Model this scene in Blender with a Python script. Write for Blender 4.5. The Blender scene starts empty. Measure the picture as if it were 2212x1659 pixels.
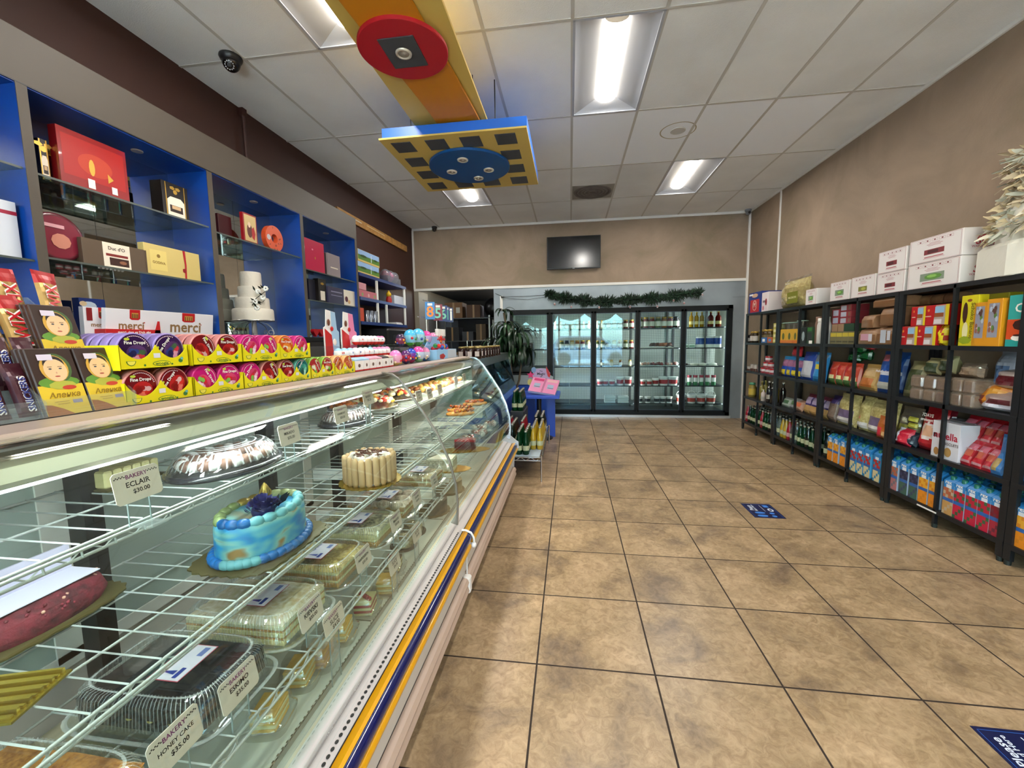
import bpy, math, random
from mathutils import Vector, Matrix
random.seed(7)
PI=math.pi
C=bpy.context.scene.collection
SC=bpy.context.scene
# ---------------------------------------------------------------- camera frame (2212 x 1659)
FPX=895.09
RGT=Vector((.99013,.1383,-.0146)); UPV=Vector((-.0001,.1054,.9943)); FWD=Vector((-.13891,.98486,-.10378))
H=1.434
def _ray(u,v): return FWD+RGT*((u-1106)/FPX)+UPV*((829.5-v)/FPX)
def px(u,v,x):
    d=_ray(u,v); t=x/d.x; return Vector((x,d.y*t,H+d.z*t))
def py(u,v,y):
    d=_ray(u,v); t=y/d.y; return Vector((d.x*t,y,H+d.z*t))
def pz(u,v,z):
    d=_ray(u,v); t=(z-H)/d.z; return Vector((d.x*t,d.y*t,z))
# ---------------------------------------------------------------- materials
MC={}
def srgb(h):
    if isinstance(h,str):
        h=h.lstrip('#'); c=[int(h[i:i+2],16)/255 for i in (0,2,4)]
    else: c=list(h)
    return [x/12.92 if x<=.04045 else ((x+.055)/1.055)**2.4 for x in c]+[1]
def bsdf(m): return m.node_tree.nodes['Principled BSDF']
def M(col,rough=.5,metal=0,spec=.5,bump=0,bscale=200,coat=0,var=0,vscale=8,sss=0):
    key=(str(col),rough,metal,spec,bump,bscale,coat,var,vscale)
    if key in MC: return MC[key]
    m=bpy.data.materials.new('mat'); m.use_nodes=True; b=bsdf(m); nt=m.node_tree
    b.inputs['Base Color'].default_value=srgb(col); b.inputs['Roughness'].default_value=rough
    b.inputs['Metallic'].default_value=metal; b.inputs['Specular IOR Level'].default_value=spec
    if coat: b.inputs['Coat Weight'].default_value=coat
    if var:
        tc=nt.nodes.new('ShaderNodeTexCoord'); n=nt.nodes.new('ShaderNodeTexNoise'); n.inputs['Scale'].default_value=vscale; n.inputs['Detail'].default_value=4
        hs=nt.nodes.new('ShaderNodeHueSaturation'); hs.inputs['Color'].default_value=srgb(col)
        mr=nt.nodes.new('ShaderNodeMapRange'); mr.inputs[1].default_value=.3; mr.inputs[2].default_value=.7; mr.inputs[3].default_value=1-var; mr.inputs[4].default_value=1+var
        nt.links.new(tc.outputs['Object'],n.inputs['Vector']); nt.links.new(n.outputs['Fac'],mr.inputs[0]); nt.links.new(mr.outputs[0],hs.inputs['Value']); nt.links.new(hs.outputs[0],b.inputs['Base Color'])
    if bump:
        tc=nt.nodes.new('ShaderNodeTexCoord'); n=nt.nodes.new('ShaderNodeTexNoise'); n.inputs['Scale'].default_value=bscale
        bp=nt.nodes.new('ShaderNodeBump'); bp.inputs['Strength'].default_value=bump; bp.inputs['Distance'].default_value=.01
        nt.links.new(tc.outputs['Object'],n.inputs['Vector']); nt.links.new(n.outputs['Fac'],bp.inputs['Height']); nt.links.new(bp.outputs[0],b.inputs['Normal'])
    MC[key]=m; return m
def glassy(name,tint,ior=1.5,rough=.0,opac=0,col=(1,1,1),refl='#ffffff'):
    """thin pane: fresnel mirror over a tinted see-through"""
    if name in MC: return MC[name]
    m=bpy.data.materials.new(name); m.use_nodes=True; nt=m.node_tree; nt.nodes.clear()
    o=nt.nodes.new('ShaderNodeOutputMaterial'); t=nt.nodes.new('ShaderNodeBsdfTransparent'); t.inputs[0].default_value=srgb(tint)
    g=nt.nodes.new('ShaderNodeBsdfGlossy'); g.inputs['Roughness'].default_value=rough; g.inputs['Color'].default_value=srgb(refl)
    lw=nt.nodes.new('ShaderNodeLayerWeight'); lw.inputs[0].default_value=.5; pw=nt.nodes.new('ShaderNodeMath'); pw.operation='POWER'; pw.inputs[1].default_value=5
    f=nt.nodes.new('ShaderNodeMath'); f.operation='MULTIPLY_ADD'; f0=((ior-1)/(ior+1))**2; f.inputs[1].default_value=1-f0; f.inputs[2].default_value=f0; mx=nt.nodes.new('ShaderNodeMixShader')
    nt.links.new(lw.outputs['Facing'],pw.inputs[0]); nt.links.new(pw.outputs[0],f.inputs[0]); nt.links.new(f.outputs[0],mx.inputs[0]); nt.links.new(t.outputs[0],mx.inputs[1]); nt.links.new(g.outputs[0],mx.inputs[2])
    last=mx
    if opac:
        d=nt.nodes.new('ShaderNodeBsdfDiffuse'); d.inputs[0].default_value=srgb(col); m2=nt.nodes.new('ShaderNodeMixShader'); m2.inputs[0].default_value=opac
        nt.links.new(mx.outputs[0],m2.inputs[1]); nt.links.new(d.outputs[0],m2.inputs[2]); last=m2
    nt.links.new(last.outputs[0],o.inputs[0]); MC[name]=m; return m
def emit(name,col,s):
    if name in MC: return MC[name]
    m=bpy.data.materials.new(name); m.use_nodes=True; b=bsdf(m); b.inputs['Base Color'].default_value=(0.8,.8,.8,1)
    b.inputs['Emission Color'].default_value=srgb(col); b.inputs['Emission Strength'].default_value=s; MC[name]=m; return m
WHITE=M('#e9e6e0',.5); BLACK=M('#0c0c0e',.4); CHROME=M('#c8c8c8',.22,1); STEEL=M('#9da0a0',.3,1)
GLASS=glassy('pane_glass','#f4faf6',1.5); PLAST=glassy('clear_plastic','#f6f8f8',1.75,.03,.015,'#ffffff'); RIBM=glassy('ribbed_plastic','#ffffff',1.6,.15,.30,'#dfe6e6')
ACRY=glassy('acrylic','#f6fafa',1.45,.02,.05,'#e8eeee')
# ---------------------------------------------------------------- mesh builder
class MB:
    def __init__(s): s.v=[]; s.f=[]; s.mi=[]; s.ms=[]; s.sm=[]
    def m(s,mat):
        if mat not in s.ms: s.ms.append(mat)
        return s.ms.index(mat)
    def add(s,vs,fs,mat,smooth=False,T=None):
        n=len(s.v); k=None if isinstance(mat,(list,tuple)) else s.m(mat)
        s.v+= [tuple((T@Vector(p)) if T else p) for p in vs]
        for i,f in enumerate(fs):
            s.f.append([a+n for a in f]); s.mi.append(k if k is not None else s.m(mat[i])); s.sm.append(smooth)
        return s
    def box(s,x0,x1,y0,y1,z0,z1,mat,T=None,ch=0):
        if ch:
            c=ch; P=[]
            for (x,sx) in ((x0,1),(x1,-1)):
                for (y,sy) in ((y0,1),(y1,-1)):
                    for (z,sz) in ((z0,1),(z1,-1)):
                        P+=[(x,y+sy*c,z+sz*c),(x+sx*c,y,z+sz*c),(x+sx*c,y+sy*c,z)]
            I=lambda i,j,k,a:((i*2+j)*2+k)*3+a
            F=[]
            for i in (0,1): q=[I(i,0,0,0),I(i,0,1,0),I(i,1,1,0),I(i,1,0,0)]; F.append(q if i==0 else q[::-1])
            for j in (0,1): q=[I(0,j,0,1),I(1,j,0,1),I(1,j,1,1),I(0,j,1,1)]; F.append(q if j==0 else q[::-1])
            for k in (0,1): q=[I(0,0,k,2),I(0,1,k,2),I(1,1,k,2),I(1,0,k,2)]; F.append(q if k==0 else q[::-1])
            for j in (0,1):
                for k in (0,1): F.append([I(0,j,k,1),I(1,j,k,1),I(1,j,k,2),I(0,j,k,2)])
            for i in (0,1):
                for k in (0,1): F.append([I(i,0,k,0),I(i,1,k,0),I(i,1,k,2),I(i,0,k,2)])
            for i in (0,1):
                for j in (0,1): F.append([I(i,j,0,0),I(i,j,1,0),I(i,j,1,1),I(i,j,0,1)])
            for i in (0,1):
                for j in (0,1):
                    for k in (0,1): F.append([I(i,j,k,0),I(i,j,k,1),I(i,j,k,2)])
            return s.add(P,F,mat,False,T)
        P=[(x0,y0,z0),(x1,y0,z0),(x1,y1,z0),(x0,y1,z0),(x0,y0,z1),(x1,y0,z1),(x1,y1,z1),(x0,y1,z1)]
        return s.add(P,[(3,2,1,0),(4,5,6,7),(0,1,5,4),(1,2,6,5),(2,3,7,6),(3,0,4,7)],mat,False,T)
    def quad(s,pts,mat,T=None): return s.add(pts,[list(range(len(pts)))],mat,False,T)
    def ring(s,rings,mat,close=True,cap=True,smooth=True,T=None,loop=False):
        n=len(rings[0]); V=[p for r in rings for p in r]; F=[]
        K=len(rings)
        for i in range(K if loop else K-1):
            for j in range(n if close else n-1):
                a=i*n+j; b=i*n+(j+1)%n; i2=(i+1)%K; F.append([a,b,i2*n+(j+1)%n,i2*n+j])
        s.add(V,F,mat,smooth,T)
        if cap and close and not loop: s.add(list(rings[0]),[list(range(n))[::-1]],mat,False,T); s.add(list(rings[-1]),[list(range(n))],mat,False,T)
        return s
    def lathe(s,prof,mat,n=16,c=(0,0,0),cap=True,smooth=True,T=None,sx=1,sy=1):
        R=[[(c[0]+r*sx*math.cos(2*PI*j/n),c[1]+r*sy*math.sin(2*PI*j/n),c[2]+z) for j in range(n)] for r,z in prof]
        return s.ring(R,mat,True,cap,smooth,T)
    def tube(s,pts,r,mat,n=6,cap=True,loop=False,T=None):
        pts=[Vector(p) for p in pts]; R=[]; K=len(pts)
        up=None
        for i,p in enumerate(pts):
            if loop: d=pts[(i+1)%K]-pts[i-1]
            else: d=(pts[min(i+1,K-1)]-pts[max(i-1,0)])
            d.normalize()
            if up is None: up=Vector((0,0,1)) if abs(d.z)<.9 else Vector((1,0,0))
            a=d.cross(up)
            if a.length<1e-4: a=d.cross(Vector((0,1,0)))
            a.normalize(); b=a.cross(d); up=b
            rr=r[i] if isinstance(r,(list,tuple)) else r
            R.append([tuple(p+a*(rr*math.cos(2*PI*j/n))+b*(rr*math.sin(2*PI*j/n))) for j in range(n)])
        return s.ring(R,mat,True,cap,n>4,T,loop)
    def sph(s,c,r,mat,n=10,k=6,sc=(1,1,1),T=None):
        pr=[(r*math.sin(PI*i/k),-r*math.cos(PI*i/k)) for i in range(k+1)]; pr[0]=(r*.02,-r); pr[-1]=(r*.02,r)
        R=[[(c[0]+q*sc[0]*math.cos(2*PI*j/n),c[1]+q*sc[1]*math.sin(2*PI*j/n),c[2]+z*sc[2]) for j in range(n)] for q,z in pr]
        return s.ring(R,mat,True,True,True,T)
    def prism(s,poly,a,b,mat,ax='y',T=None,smooth=False):
        """extrude 2-D polygon between a and b along ax. poly coords: ax=y ->(x,z); ax=x ->(y,z); ax=z ->(x,y)"""
        mk={'y':lambda p,t:(p[0],t,p[1]),'x':lambda p,t:(t,p[0],p[1]),'z':lambda p,t:(p[0],p[1],t)}[ax]
        R=[[mk(p,a) for p in poly],[mk(p,b) for p in poly]]
        return s.ring(R,mat,True,True,smooth,T)
    def mesh(s):
        me=bpy.data.meshes.new('mesh'); me.from_pydata(s.v,[],s.f)
        for mm in s.ms: me.materials.append(mm)
        me.polygons.foreach_set('material_index',s.mi); me.polygons.foreach_set('use_smooth',s.sm); me.update(); return me
    def build(s,name,parent=None,loc=None,rz=None,bev=0):
        o=bpy.data.objects.new(name,s.mesh()); C.objects.link(o)
        if parent: o.parent=parent
        if loc is not None: o.location=loc
        if rz is not None: o.rotation_euler=(0,0,rz)
        if bev:
            b=o.modifiers.new('b','BEVEL'); b.width=bev; b.segments=2; b.limit_method='ANGLE'
        return o
_tx={}
def text_mesh(t,bold=False):
    if t in _tx: return _tx[t]
    cu=bpy.data.curves.new('t','FONT'); cu.body=t; cu.align_x='CENTER'; cu.align_y='CENTER'; cu.size=1; cu.resolution_u=2
    if bold: cu.offset=.02
    o=bpy.data.objects.new('t',cu); C.objects.link(o); dg=bpy.context.evaluated_depsgraph_get()
    me=bpy.data.meshes.new_from_object(o.evaluated_get(dg)); V=[tuple(v.co) for v in me.vertices]; F=[list(p.vertices) for p in me.polygons]
    bpy.data.objects.remove(o); bpy.data.curves.remove(cu); bpy.data.meshes.remove(me); _tx[t]=(V,F); return V,F
def put_text(mb,t,org,ex,ey,mat,size=None,w=None,eps=.0006,shear=0,bold=True):
    """flat lettering centred at org; ex, ey = unit directions of reading and up; size = cap scale or w = total width"""
    V,F=text_mesh(t,bold)
    if not V: return
    xs=[a[0] for a in V]; W=max(xs)-min(xs)
    sx=sy=size if size else w/W
    if size and w: sx=w/W
    ex=Vector(ex).normalized(); ey=Vector(ey).normalized(); n=ex.cross(ey); org=Vector(org)+n*eps
    mb.add([tuple(org+ex*((a[0]+shear*a[1])*sx)+ey*(a[1]*sy)) for a in V],F,mat)
def patch(mb,org,ex,ey,w,h,mat,eps=.0004,n=0,poly=None):
    """flat printed patch: rectangle or n-gon ellipse or given polygon in (ex,ey) units"""
    ex=Vector(ex).normalized(); ey=Vector(ey).normalized(); N=ex.cross(ey); o=Vector(org)+N*eps
    if poly: P=poly
    elif n: P=[(w/2*math.cos(2*PI*i/n),h/2*math.sin(2*PI*i/n)) for i in range(n)]
    else: P=[(-w/2,-h/2),(w/2,-h/2),(w/2,h/2),(-w/2,h/2)]
    mb.quad([tuple(o+ex*a+ey*b) for a,b in P],mat)
# ---------------------------------------------------------------- object helpers
def tag(o,label,cat,group=None,kind=None):
    if label: o['label']=label
    if cat: o['category']=cat
    if group: o['group']=group
    if kind: o['kind']=kind
    return o
def struct(o): o['kind']='structure'; return o
def thing(name,loc,rz=0,label=None,cat=None,group=None):
    o=bpy.data.objects.new(name,None); C.objects.link(o); o.location=loc; o.rotation_euler=(0,0,rz); o.empty_display_size=.05
    return tag(o,label,cat,group)
def dup(o,loc=None,rot=None,label=None,group=None,parent=None,scale=None):
    c=o.copy(); C.objects.link(c)
    if parent: c.parent=parent
    else:
        if loc is not None: c.location=loc
        if rot is not None: c.rotation_euler=rot if isinstance(rot,(tuple,list)) else (0,0,rot)
        if scale is not None: c.scale=scale
        if label: c['label']=label
        if group: c['group']=group
    for ch in list(o.children): dup(ch,parent=c)
    return c
def kill(o):
    for ch in list(o.children): kill(ch)
    bpy.data.objects.remove(o)
# ---------------------------------------------------------------- camera and render look
cd=bpy.data.cameras.new('camera'); cam=bpy.data.objects.new('camera',cd); C.objects.link(cam)
cd.sensor_fit='HORIZONTAL'; cd.sensor_width=36; cd.lens=FPX/2212*36; cd.clip_start=.02; cd.clip_end=300
r_=RGT.normalized(); f_=FWD.normalized(); u_=r_.cross(f_); 
cam.matrix_world=Matrix(((r_.x,u_.x,-f_.x,0),(r_.y,u_.y,-f_.y,0),(r_.z,u_.z,-f_.z,H),(0,0,0,1)))
SC.camera=cam
SC.view_settings.view_transform='Standard'; SC.view_settings.look='None'; SC.view_settings.gamma=1; SC.view_settings.exposure=1.18
try:
    SC.cycles.transparent_max_bounces=40; SC.cycles.max_bounces=8; SC.cycles.sample_clamp_indirect=6
except Exception: pass
# ================================================================ PRODUCT SHAPES (each returns an MB standing on z=0, front towards -y)
def jar_mb(r,h,body,lid,label=None,n=14):
    mb=MB(); mb.lathe([(r*.9,0),(r,.004),(r,h*.72),(r*.8,h*.84),(r*.78,h*.86)],body,n)
    mb.lathe([(r*.86,h*.855),(r*.88,h*.86),(r*.88,h*.985),(r*.8,h)],lid,n)
    if label: mb.lathe([(r*1.015,h*.16),(r*1.015,h*.6)],label,n,cap=False)
    return mb
def can_mb(r,h,bands,top=None,n=16):
    """bands: list of (z0,z1,mat) fractions"""
    mb=MB(); top=top or STEEL
    for a,b,mm in bands: mb.lathe([(r,a*h),(r,b*h)],mm,n,cap=False)
    mb.lathe([(r*.96,h*1.005),(r*1.01,h*1.005),(r*1.01,h*.985)],top,n,cap=True); mb.lathe([(r*.98,0),(r*1.0,.004)],top,n); return mb
def tub_mb(r0,r1,h,body,lid,label=None,n=16):
    mb=MB(); mb.lathe([(r0,0),(r1,h*.92)],body,n); mb.lathe([(r1*1.05,h*.9),(r1*1.07,h*.93),(r1*1.05,h),(r1*.9,h*.99)],lid,n)
    if label: mb.lathe([(r0+(r1-r0)*.22+.001,h*.2),(r0+(r1-r0)*.7+.001,h*.68)],label,n,cap=False)
    return mb
def bottle_mb(r,h,glass,label,cap,shape='soda',liquid=None,n=12):
    mb=MB(); 
    if shape=='wine': pr=[(r*.9,0),(r,.006),(r,h*.62),(r*.8,h*.72),(r*.36,h*.79),(r*.33,h*.97)]
    elif shape=='oil': pr=[(r*.9,0),(r,.006),(r,h*.68),(r*.5,h*.82),(r*.4,h*.95)]
    else: pr=[(r*.85,0),(r,.008),(r,h*.5),(r*.72,h*.68),(r*.42,h*.86),(r*.36,h*.95)]
    mb.lathe(pr,glass,n); mb.lathe([(r*.46,h*.94),(r*.46,h*.99),(r*.38,h)],cap,n)
    if label: mb.lathe([(r*1.02,h*.18),(r*1.02,h*.38)],label,n,cap=False)
    if liquid: mb.lathe([(r*.8,.01),(r*.88,.02),(r*.88,h*.5),(r*.66,h*.66)],liquid,n)
    return mb
def carton_mb(w,d,h,col,cap,gable=True):
    """tall drink carton; col(i,j,face)->material for a 3x8 front grid"""
    mb=MB(); nx,nz=4,10; hb=h*(.86 if gable else 1)
    for face in range(4):
        for i in range(nx):
            for j in range(nz):
                a0,a1=i/nx,(i+1)/nx; z0,z1=hb*j/nz,hb*(j+1)/nz
                if face==0: q=[(-w/2+w*a0,-d/2,z0),(-w/2+w*a1,-d/2,z0),(-w/2+w*a1,-d/2,z1),(-w/2+w*a0,-d/2,z1)]
                elif face==1: q=[(w/2,-d/2+d*a0,z0),(w/2,-d/2+d*a1,z0),(w/2,-d/2+d*a1,z1),(w/2,-d/2+d*a0,z1)]
                elif face==2: q=[(w/2-w*a0,d/2,z0),(w/2-w*a1,d/2,z0),(w/2-w*a1,d/2,z1),(w/2-w*a0,d/2,z1)]
                else: q=[(-w/2,d/2-d*a0,z0),(-w/2,d/2-d*a1,z0),(-w/2,d/2-d*a1,z1),(-w/2,d/2-d*a0,z1)]
                mb.quad(q,col(i,j,face))
    mb.quad([(-w/2,-d/2,0),(-w/2,d/2,0),(w/2,d/2,0),(w/2,-d/2,0)],col(0,0,1))
    t=col(0,nz,0)
    mb.add([(-w/2,-d/2,hb),(w/2,-d/2,hb),(w/2,d/2,hb),(-w/2,d/2,hb),(-w/2,d*.12,h),(w/2,d*.12,h)],[(0,1,5,4),(2,3,4,5),(1,2,5),(3,0,4)],t)
    if cap: mb.lathe([(w*.2,h*.90),(w*.2,h*.99),(w*.16,h)],cap,8,c=(0,-d*.16,0))
    return mb
def pouch_mb(w,h,d,col,nx=10,nz=14,seed=0,crimp=.06,lean=0,wob=.12):
    """pillow bag; front towards -y. col(u,v,front)->material (u,v in 0..1)"""
    rn=random.Random(seed); mb=MB(); G={}
    nz2=nz; ph=[rn.uniform(0,6.28) for _ in range(6)]
    def P(i,j,s):
        u,v=i/nx,j/nz2; e=(math.sin(PI*u)**.55)*(min(1,max(0,(v)/(.16)))**.6 if v<.16 else 1)*(min(1,max(0,(1-v-crimp)/.25))**.7 if v>.75-crimp else 1)
        if v>1-crimp: e=0
        wv=1+wob*(math.sin(u*7+ph[0]+v*3)*math.sin(v*9+ph[1])+.5*math.sin(u*17+ph[2])*math.sin(v*15+ph[3]))
        x=(u-.5)*w*(1-.05*math.sin(PI*v)); y=-s*(d/2)*e*wv; z=v*h
        return (x,y+lean*v*v*h,z)
    for s in (1,-1):
        for i in range(nx):
            for j in range(nz2):
                q=[P(i,j,s),P(i+1,j,s),P(i+1,j+1,s),P(i,j+1,s)]
                if s<0: q=q[::-1]
                mb.add(q,[(0,1,2,3)],col((i+.5)/nx,(j+.5)/nz2,s>0),True)
    return mb
def box_mb(w,d,h,body,ch=.0012):
    mb=MB(); mb.box(-w/2,w/2,-d/2,d/2,0,h,body,ch=ch); return mb
FY=lambda mb,d,mat,x,z,w,h,n=0,poly=None,eps=.0005: patch(mb,(x,-d/2,z),(1,0,0),(0,0,1),w,h,mat,eps,n,poly)
FT=lambda mb,d,t,mat,x,z,size=None,w=None,shear=0,eps=.001: put_text(mb,t,(x,-d/2,z),(1,0,0),(0,0,1),mat,size,w,eps,shear)
def crumb(c1,c2,scale=90,bump=.6):
    key=('crumb',c1,c2,scale)
    if key in MC: return MC[key]
    m=bpy.data.materials.new('crumb'); m.use_nodes=True; N,L,b=m.node_tree.nodes,m.node_tree.links,bsdf(m); tc=N.new('ShaderNodeTexCoord')
    n1=N.new('ShaderNodeTexNoise'); n1.inputs['Scale'].default_value=scale; n1.inputs['Detail'].default_value=4; n2=N.new('ShaderNodeTexNoise'); n2.inputs['Scale'].default_value=scale/7
    L.new(tc.outputs['Object'],n1.inputs[0]); L.new(tc.outputs['Object'],n2.inputs[0])
    ad=N.new('ShaderNodeMath'); ad.operation='ADD'; L.new(n1.outputs['Fac'],ad.inputs[0]); L.new(n2.outputs['Fac'],ad.inputs[1])
    cr=N.new('ShaderNodeValToRGB'); e=cr.color_ramp.elements; e[0].position=.42; e[0].color=srgb(c2); e[1].position=.58; e[1].color=srgb(c1)
    hf=N.new('ShaderNodeMath'); hf.operation='MULTIPLY'; hf.inputs[1].default_value=.5; L.new(ad.outputs[0],hf.inputs[0]); L.new(hf.outputs[0],cr.inputs[0]); L.new(cr.outputs[0],b.inputs['Base Color'])
    bp=N.new('ShaderNodeBump'); bp.inputs['Strength'].default_value=bump; bp.inputs['Distance'].default_value=.006; L.new(n1.outputs['Fac'],bp.inputs['Height']); L.new(bp.outputs[0],b.inputs['Normal']); b.inputs['Roughness'].default_value=.8
    MC[key]=m; return m
ORD=['first','second','third','fourth','fifth','sixth','seventh','eighth','ninth','tenth','eleventh','twelfth','thirteenth','fourteenth','fifteenth','sixteenth','seventeenth','eighteenth']
# ================================================================ ROOM SHELL
XL,XR,YB,YF,ZC=-2.97,3.03,7.78,-3.6,3.566
TX0,TW,TY0,TL=.016,.6096,3.04,1.2192
FX0,FY0,FS=-.147,1.703,.508
def nodes(m): return m.node_tree.nodes,m.node_tree.links,bsdf(m)
# floor tiles
m=bpy.data.materials.new('floor_tile'); m.use_nodes=True; N,L,b=nodes(m)
tc=N.new('ShaderNodeTexCoord'); mp=N.new('ShaderNodeMapping'); mp.inputs['Location'].default_value=(-FX0,-FY0,0)
L.new(tc.outputs['Object'],mp.inputs[0])
br=N.new('ShaderNodeTexBrick'); br.offset=0; br.squash=1; br.inputs['Scale'].default_value=1/FS; br.inputs['Brick Width'].default_value=1; br.inputs['Row Height'].default_value=1; br.inputs['Mortar Size'].default_value=.0085; br.inputs['Mortar Smooth'].default_value=.2
br.inputs['Color1'].default_value=(.9,.9,.9,1); br.inputs['Color2'].default_value=(1.06,1.06,1.06,1); br.inputs['Mortar'].default_value=(0,0,0,1)
L.new(mp.outputs[0],br.inputs[0])
n1=N.new('ShaderNodeTexNoise'); n1.inputs['Scale'].default_value=3.2; n1.inputs['Detail'].default_value=8; n1.inputs['Roughness'].default_value=.62; n1.inputs['Distortion'].default_value=.6
n2=N.new('ShaderNodeTexNoise'); n2.inputs['Scale'].default_value=22; n2.inputs['Detail'].default_value=6; n2.inputs['Roughness'].default_value=.7; n2.inputs['Distortion'].default_value=1.2
L.new(tc.outputs['Object'],n1.inputs[0]); L.new(tc.outputs['Object'],n2.inputs[0])
cr=N.new('ShaderNodeValToRGB'); e=cr.color_ramp.elements; e[0].position=.32; e[0].color=srgb('#786551'); e[1].position=.66; e[1].color=srgb('#b59a78'); k=e.new(.48); k.color=srgb('#9e8665')
L.new(n1.outputs['Fac'],cr.inputs[0])
cr2=N.new('ShaderNodeValToRGB'); e=cr2.color_ramp.elements; e[0].position=.36; e[0].color=(.58,.52,.46,1); e[1].position=.62; e[1].color=(1.08,1.08,1.08,1)
L.new(n2.outputs['Fac'],cr2.inputs[0])
mu=N.new('ShaderNodeMix'); mu.data_type='RGBA'; mu.blend_type='MULTIPLY'; mu.inputs[0].default_value=.75
L.new(cr.outputs[0],mu.inputs[6]); L.new(cr2.outputs[0],mu.inputs[7])
mu2=N.new('ShaderNodeMix'); mu2.data_type='RGBA'; mu2.blend_type='MULTIPLY'; mu2.inputs[0].default_value=1
L.new(mu.outputs[2],mu2.inputs[6]); L.new(br.outputs['Color'],mu2.inputs[7])
mg=N.new('ShaderNodeMix'); mg.data_type='RGBA'; L.new(br.outputs['Fac'],mg.inputs[0]); L.new(mu2.outputs[2],mg.inputs[6]); mg.inputs[7].default_value=srgb('#2a1e15')
L.new(mg.outputs[2],b.inputs['Base Color'])
rr=N.new('ShaderNodeMapRange'); rr.inputs[3].default_value=.34; rr.inputs[4].default_value=.85; L.new(br.outputs['Fac'],rr.inputs[0]); L.new(rr.outputs[0],b.inputs['Roughness'])
bp=N.new('ShaderNodeBump'); bp.inputs['Strength'].default_value=.25; bp.inputs['Distance'].default_value=.004; bp.invert=True; L.new(br.outputs['Fac'],bp.inputs['Height']); L.new(bp.outputs[0],b.inputs['Normal'])
b.inputs['Specular IOR Level'].default_value=.45
FLOORM=m
mb=MB(); mb.box(XL-.3,XR+.3,YF,11.2,-.1,0,FLOORM); struct(mb.build('floor'))
# plaster wall (taupe, mottled)
def plaster(c1,c2,c3):
    m=bpy.data.materials.new('plaster'); m.use_nodes=True; N,L,b=nodes(m); tc=N.new('ShaderNodeTexCoord')
    n1=N.new('ShaderNodeTexNoise'); n1.inputs['Scale'].default_value=1.1; n1.inputs['Detail'].default_value=7; n1.inputs['Roughness'].default_value=.6; n1.inputs['Distortion'].default_value=.8
    cr=N.new('ShaderNodeValToRGB'); e=cr.color_ramp.elements; e[0].position=.36; e[0].color=srgb(c1); e[1].position=.66; e[1].color=srgb(c3); k=e.new(.5); k.color=srgb(c2)
    n2=N.new('ShaderNodeTexNoise'); n2.inputs['Scale'].default_value=60; n2.inputs['Detail'].default_value=3
    L.new(tc.outputs['Object'],n1.inputs[0]); L.new(tc.outputs['Object'],n2.inputs[0]); L.new(n1.outputs['Fac'],cr.inputs[0]); L.new(cr.outputs[0],b.inputs['Base Color'])
    bp=N.new('ShaderNodeBump'); bp.inputs['Strength'].default_value=.12; bp.inputs['Distance'].default_value=.01; L.new(n2.outputs['Fac'],bp.inputs['Height']); L.new(bp.outputs[0],b.inputs['Normal'])
    b.inputs['Roughness'].default_value=.75; return m
TAUPE=plaster('#82725c','#8f7b67','#9b8570')
TRIM=M('#dcd8d2',.45)
mb=MB(); mb.box(XR,XR+.15,YF,11.2,0,ZC+.3,TAUPE); struct(mb.build('wall_right'))
mb=MB(); mb.box(XL,XR,YB,YB+.14,2.44,ZC+.3,TAUPE); struct(mb.build('wall_back'))
BROWN=M('#391c12',.65,var=.12,vscale=1.2)
mb=MB(); mb.box(XL-.15,XL,YF,YB+.1,0,ZC+.3,BROWN); struct(mb.build('wall_left'))
def trim(n,*b,mat=TRIM):
    mb=MB(); mb.box(*b,mat); return struct(mb.build('trim_%d'%n))
trim(1,XL,XR,YB-.02,YB,ZC-.04,ZC-.002)
trim(2,XL,XR,YB-.02,YB+.16,2.405,2.45)
trim(3,XL,XL+.03,YB-.03,YB-.0,2.44,ZC-.04)
trim(4,XR-.03,XR,YB-.03,YB,0,ZC-.04)
trim(5,XR-.02,XR,YF,YB,ZC-.03,ZC-.002)
trim(6,XR-.012,XR,6.72,6.75,1.8,ZC-.03)
trim(7,XL,XL+.09,YB-.02,YB+.5,0,2.405,mat=M('#8d8577',.6))
# ceiling : lay-in tiles on a metal grid, cells of the lamps left open
m=bpy.data.materials.new('ceiling_tile'); m.use_nodes=True; N,L,b=nodes(m); tc=N.new('ShaderNodeTexCoord')
n1=N.new('ShaderNodeTexNoise'); n1.inputs['Scale'].default_value=1.3; n1.inputs['Detail'].default_value=5
cr=N.new('ShaderNodeValToRGB'); e=cr.color_ramp.elements; e[0].position=.36; e[0].color=srgb('#dbdbd9'); e[1].position=.62; e[1].color=srgb('#e8e8e6')
n2=N.new('ShaderNodeTexNoise'); n2.inputs['Scale'].default_value=170; n2.inputs['Detail'].default_value=3
L.new(tc.outputs['Object'],n1.inputs[0]); L.new(tc.outputs['Object'],n2.inputs[0]); L.new(n1.outputs['Fac'],cr.inputs[0]); L.new(cr.outputs[0],b.inputs['Base Color'])
bp=N.new('ShaderNodeBump'); bp.inputs['Strength'].default_value=.35; bp.inputs['Distance'].default_value=.006; L.new(n2.outputs['Fac'],bp.inputs['Height']); L.new(bp.outputs[0],b.inputs['Normal'])
b.inputs['Roughness'].default_value=.85
CT=m; CT2=M('#edeff3',.8)
LAMPS=[(-3,-1),(0,0),(2,2),(-3,2),(3,-2),(-3,-4),(0,-3),(3,-5)]
mb=MB(); g=.004
xs=[TX0+TW*c for c in range(-5,6)]; xs[0]=XL
rows=range(-6,4)
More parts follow.
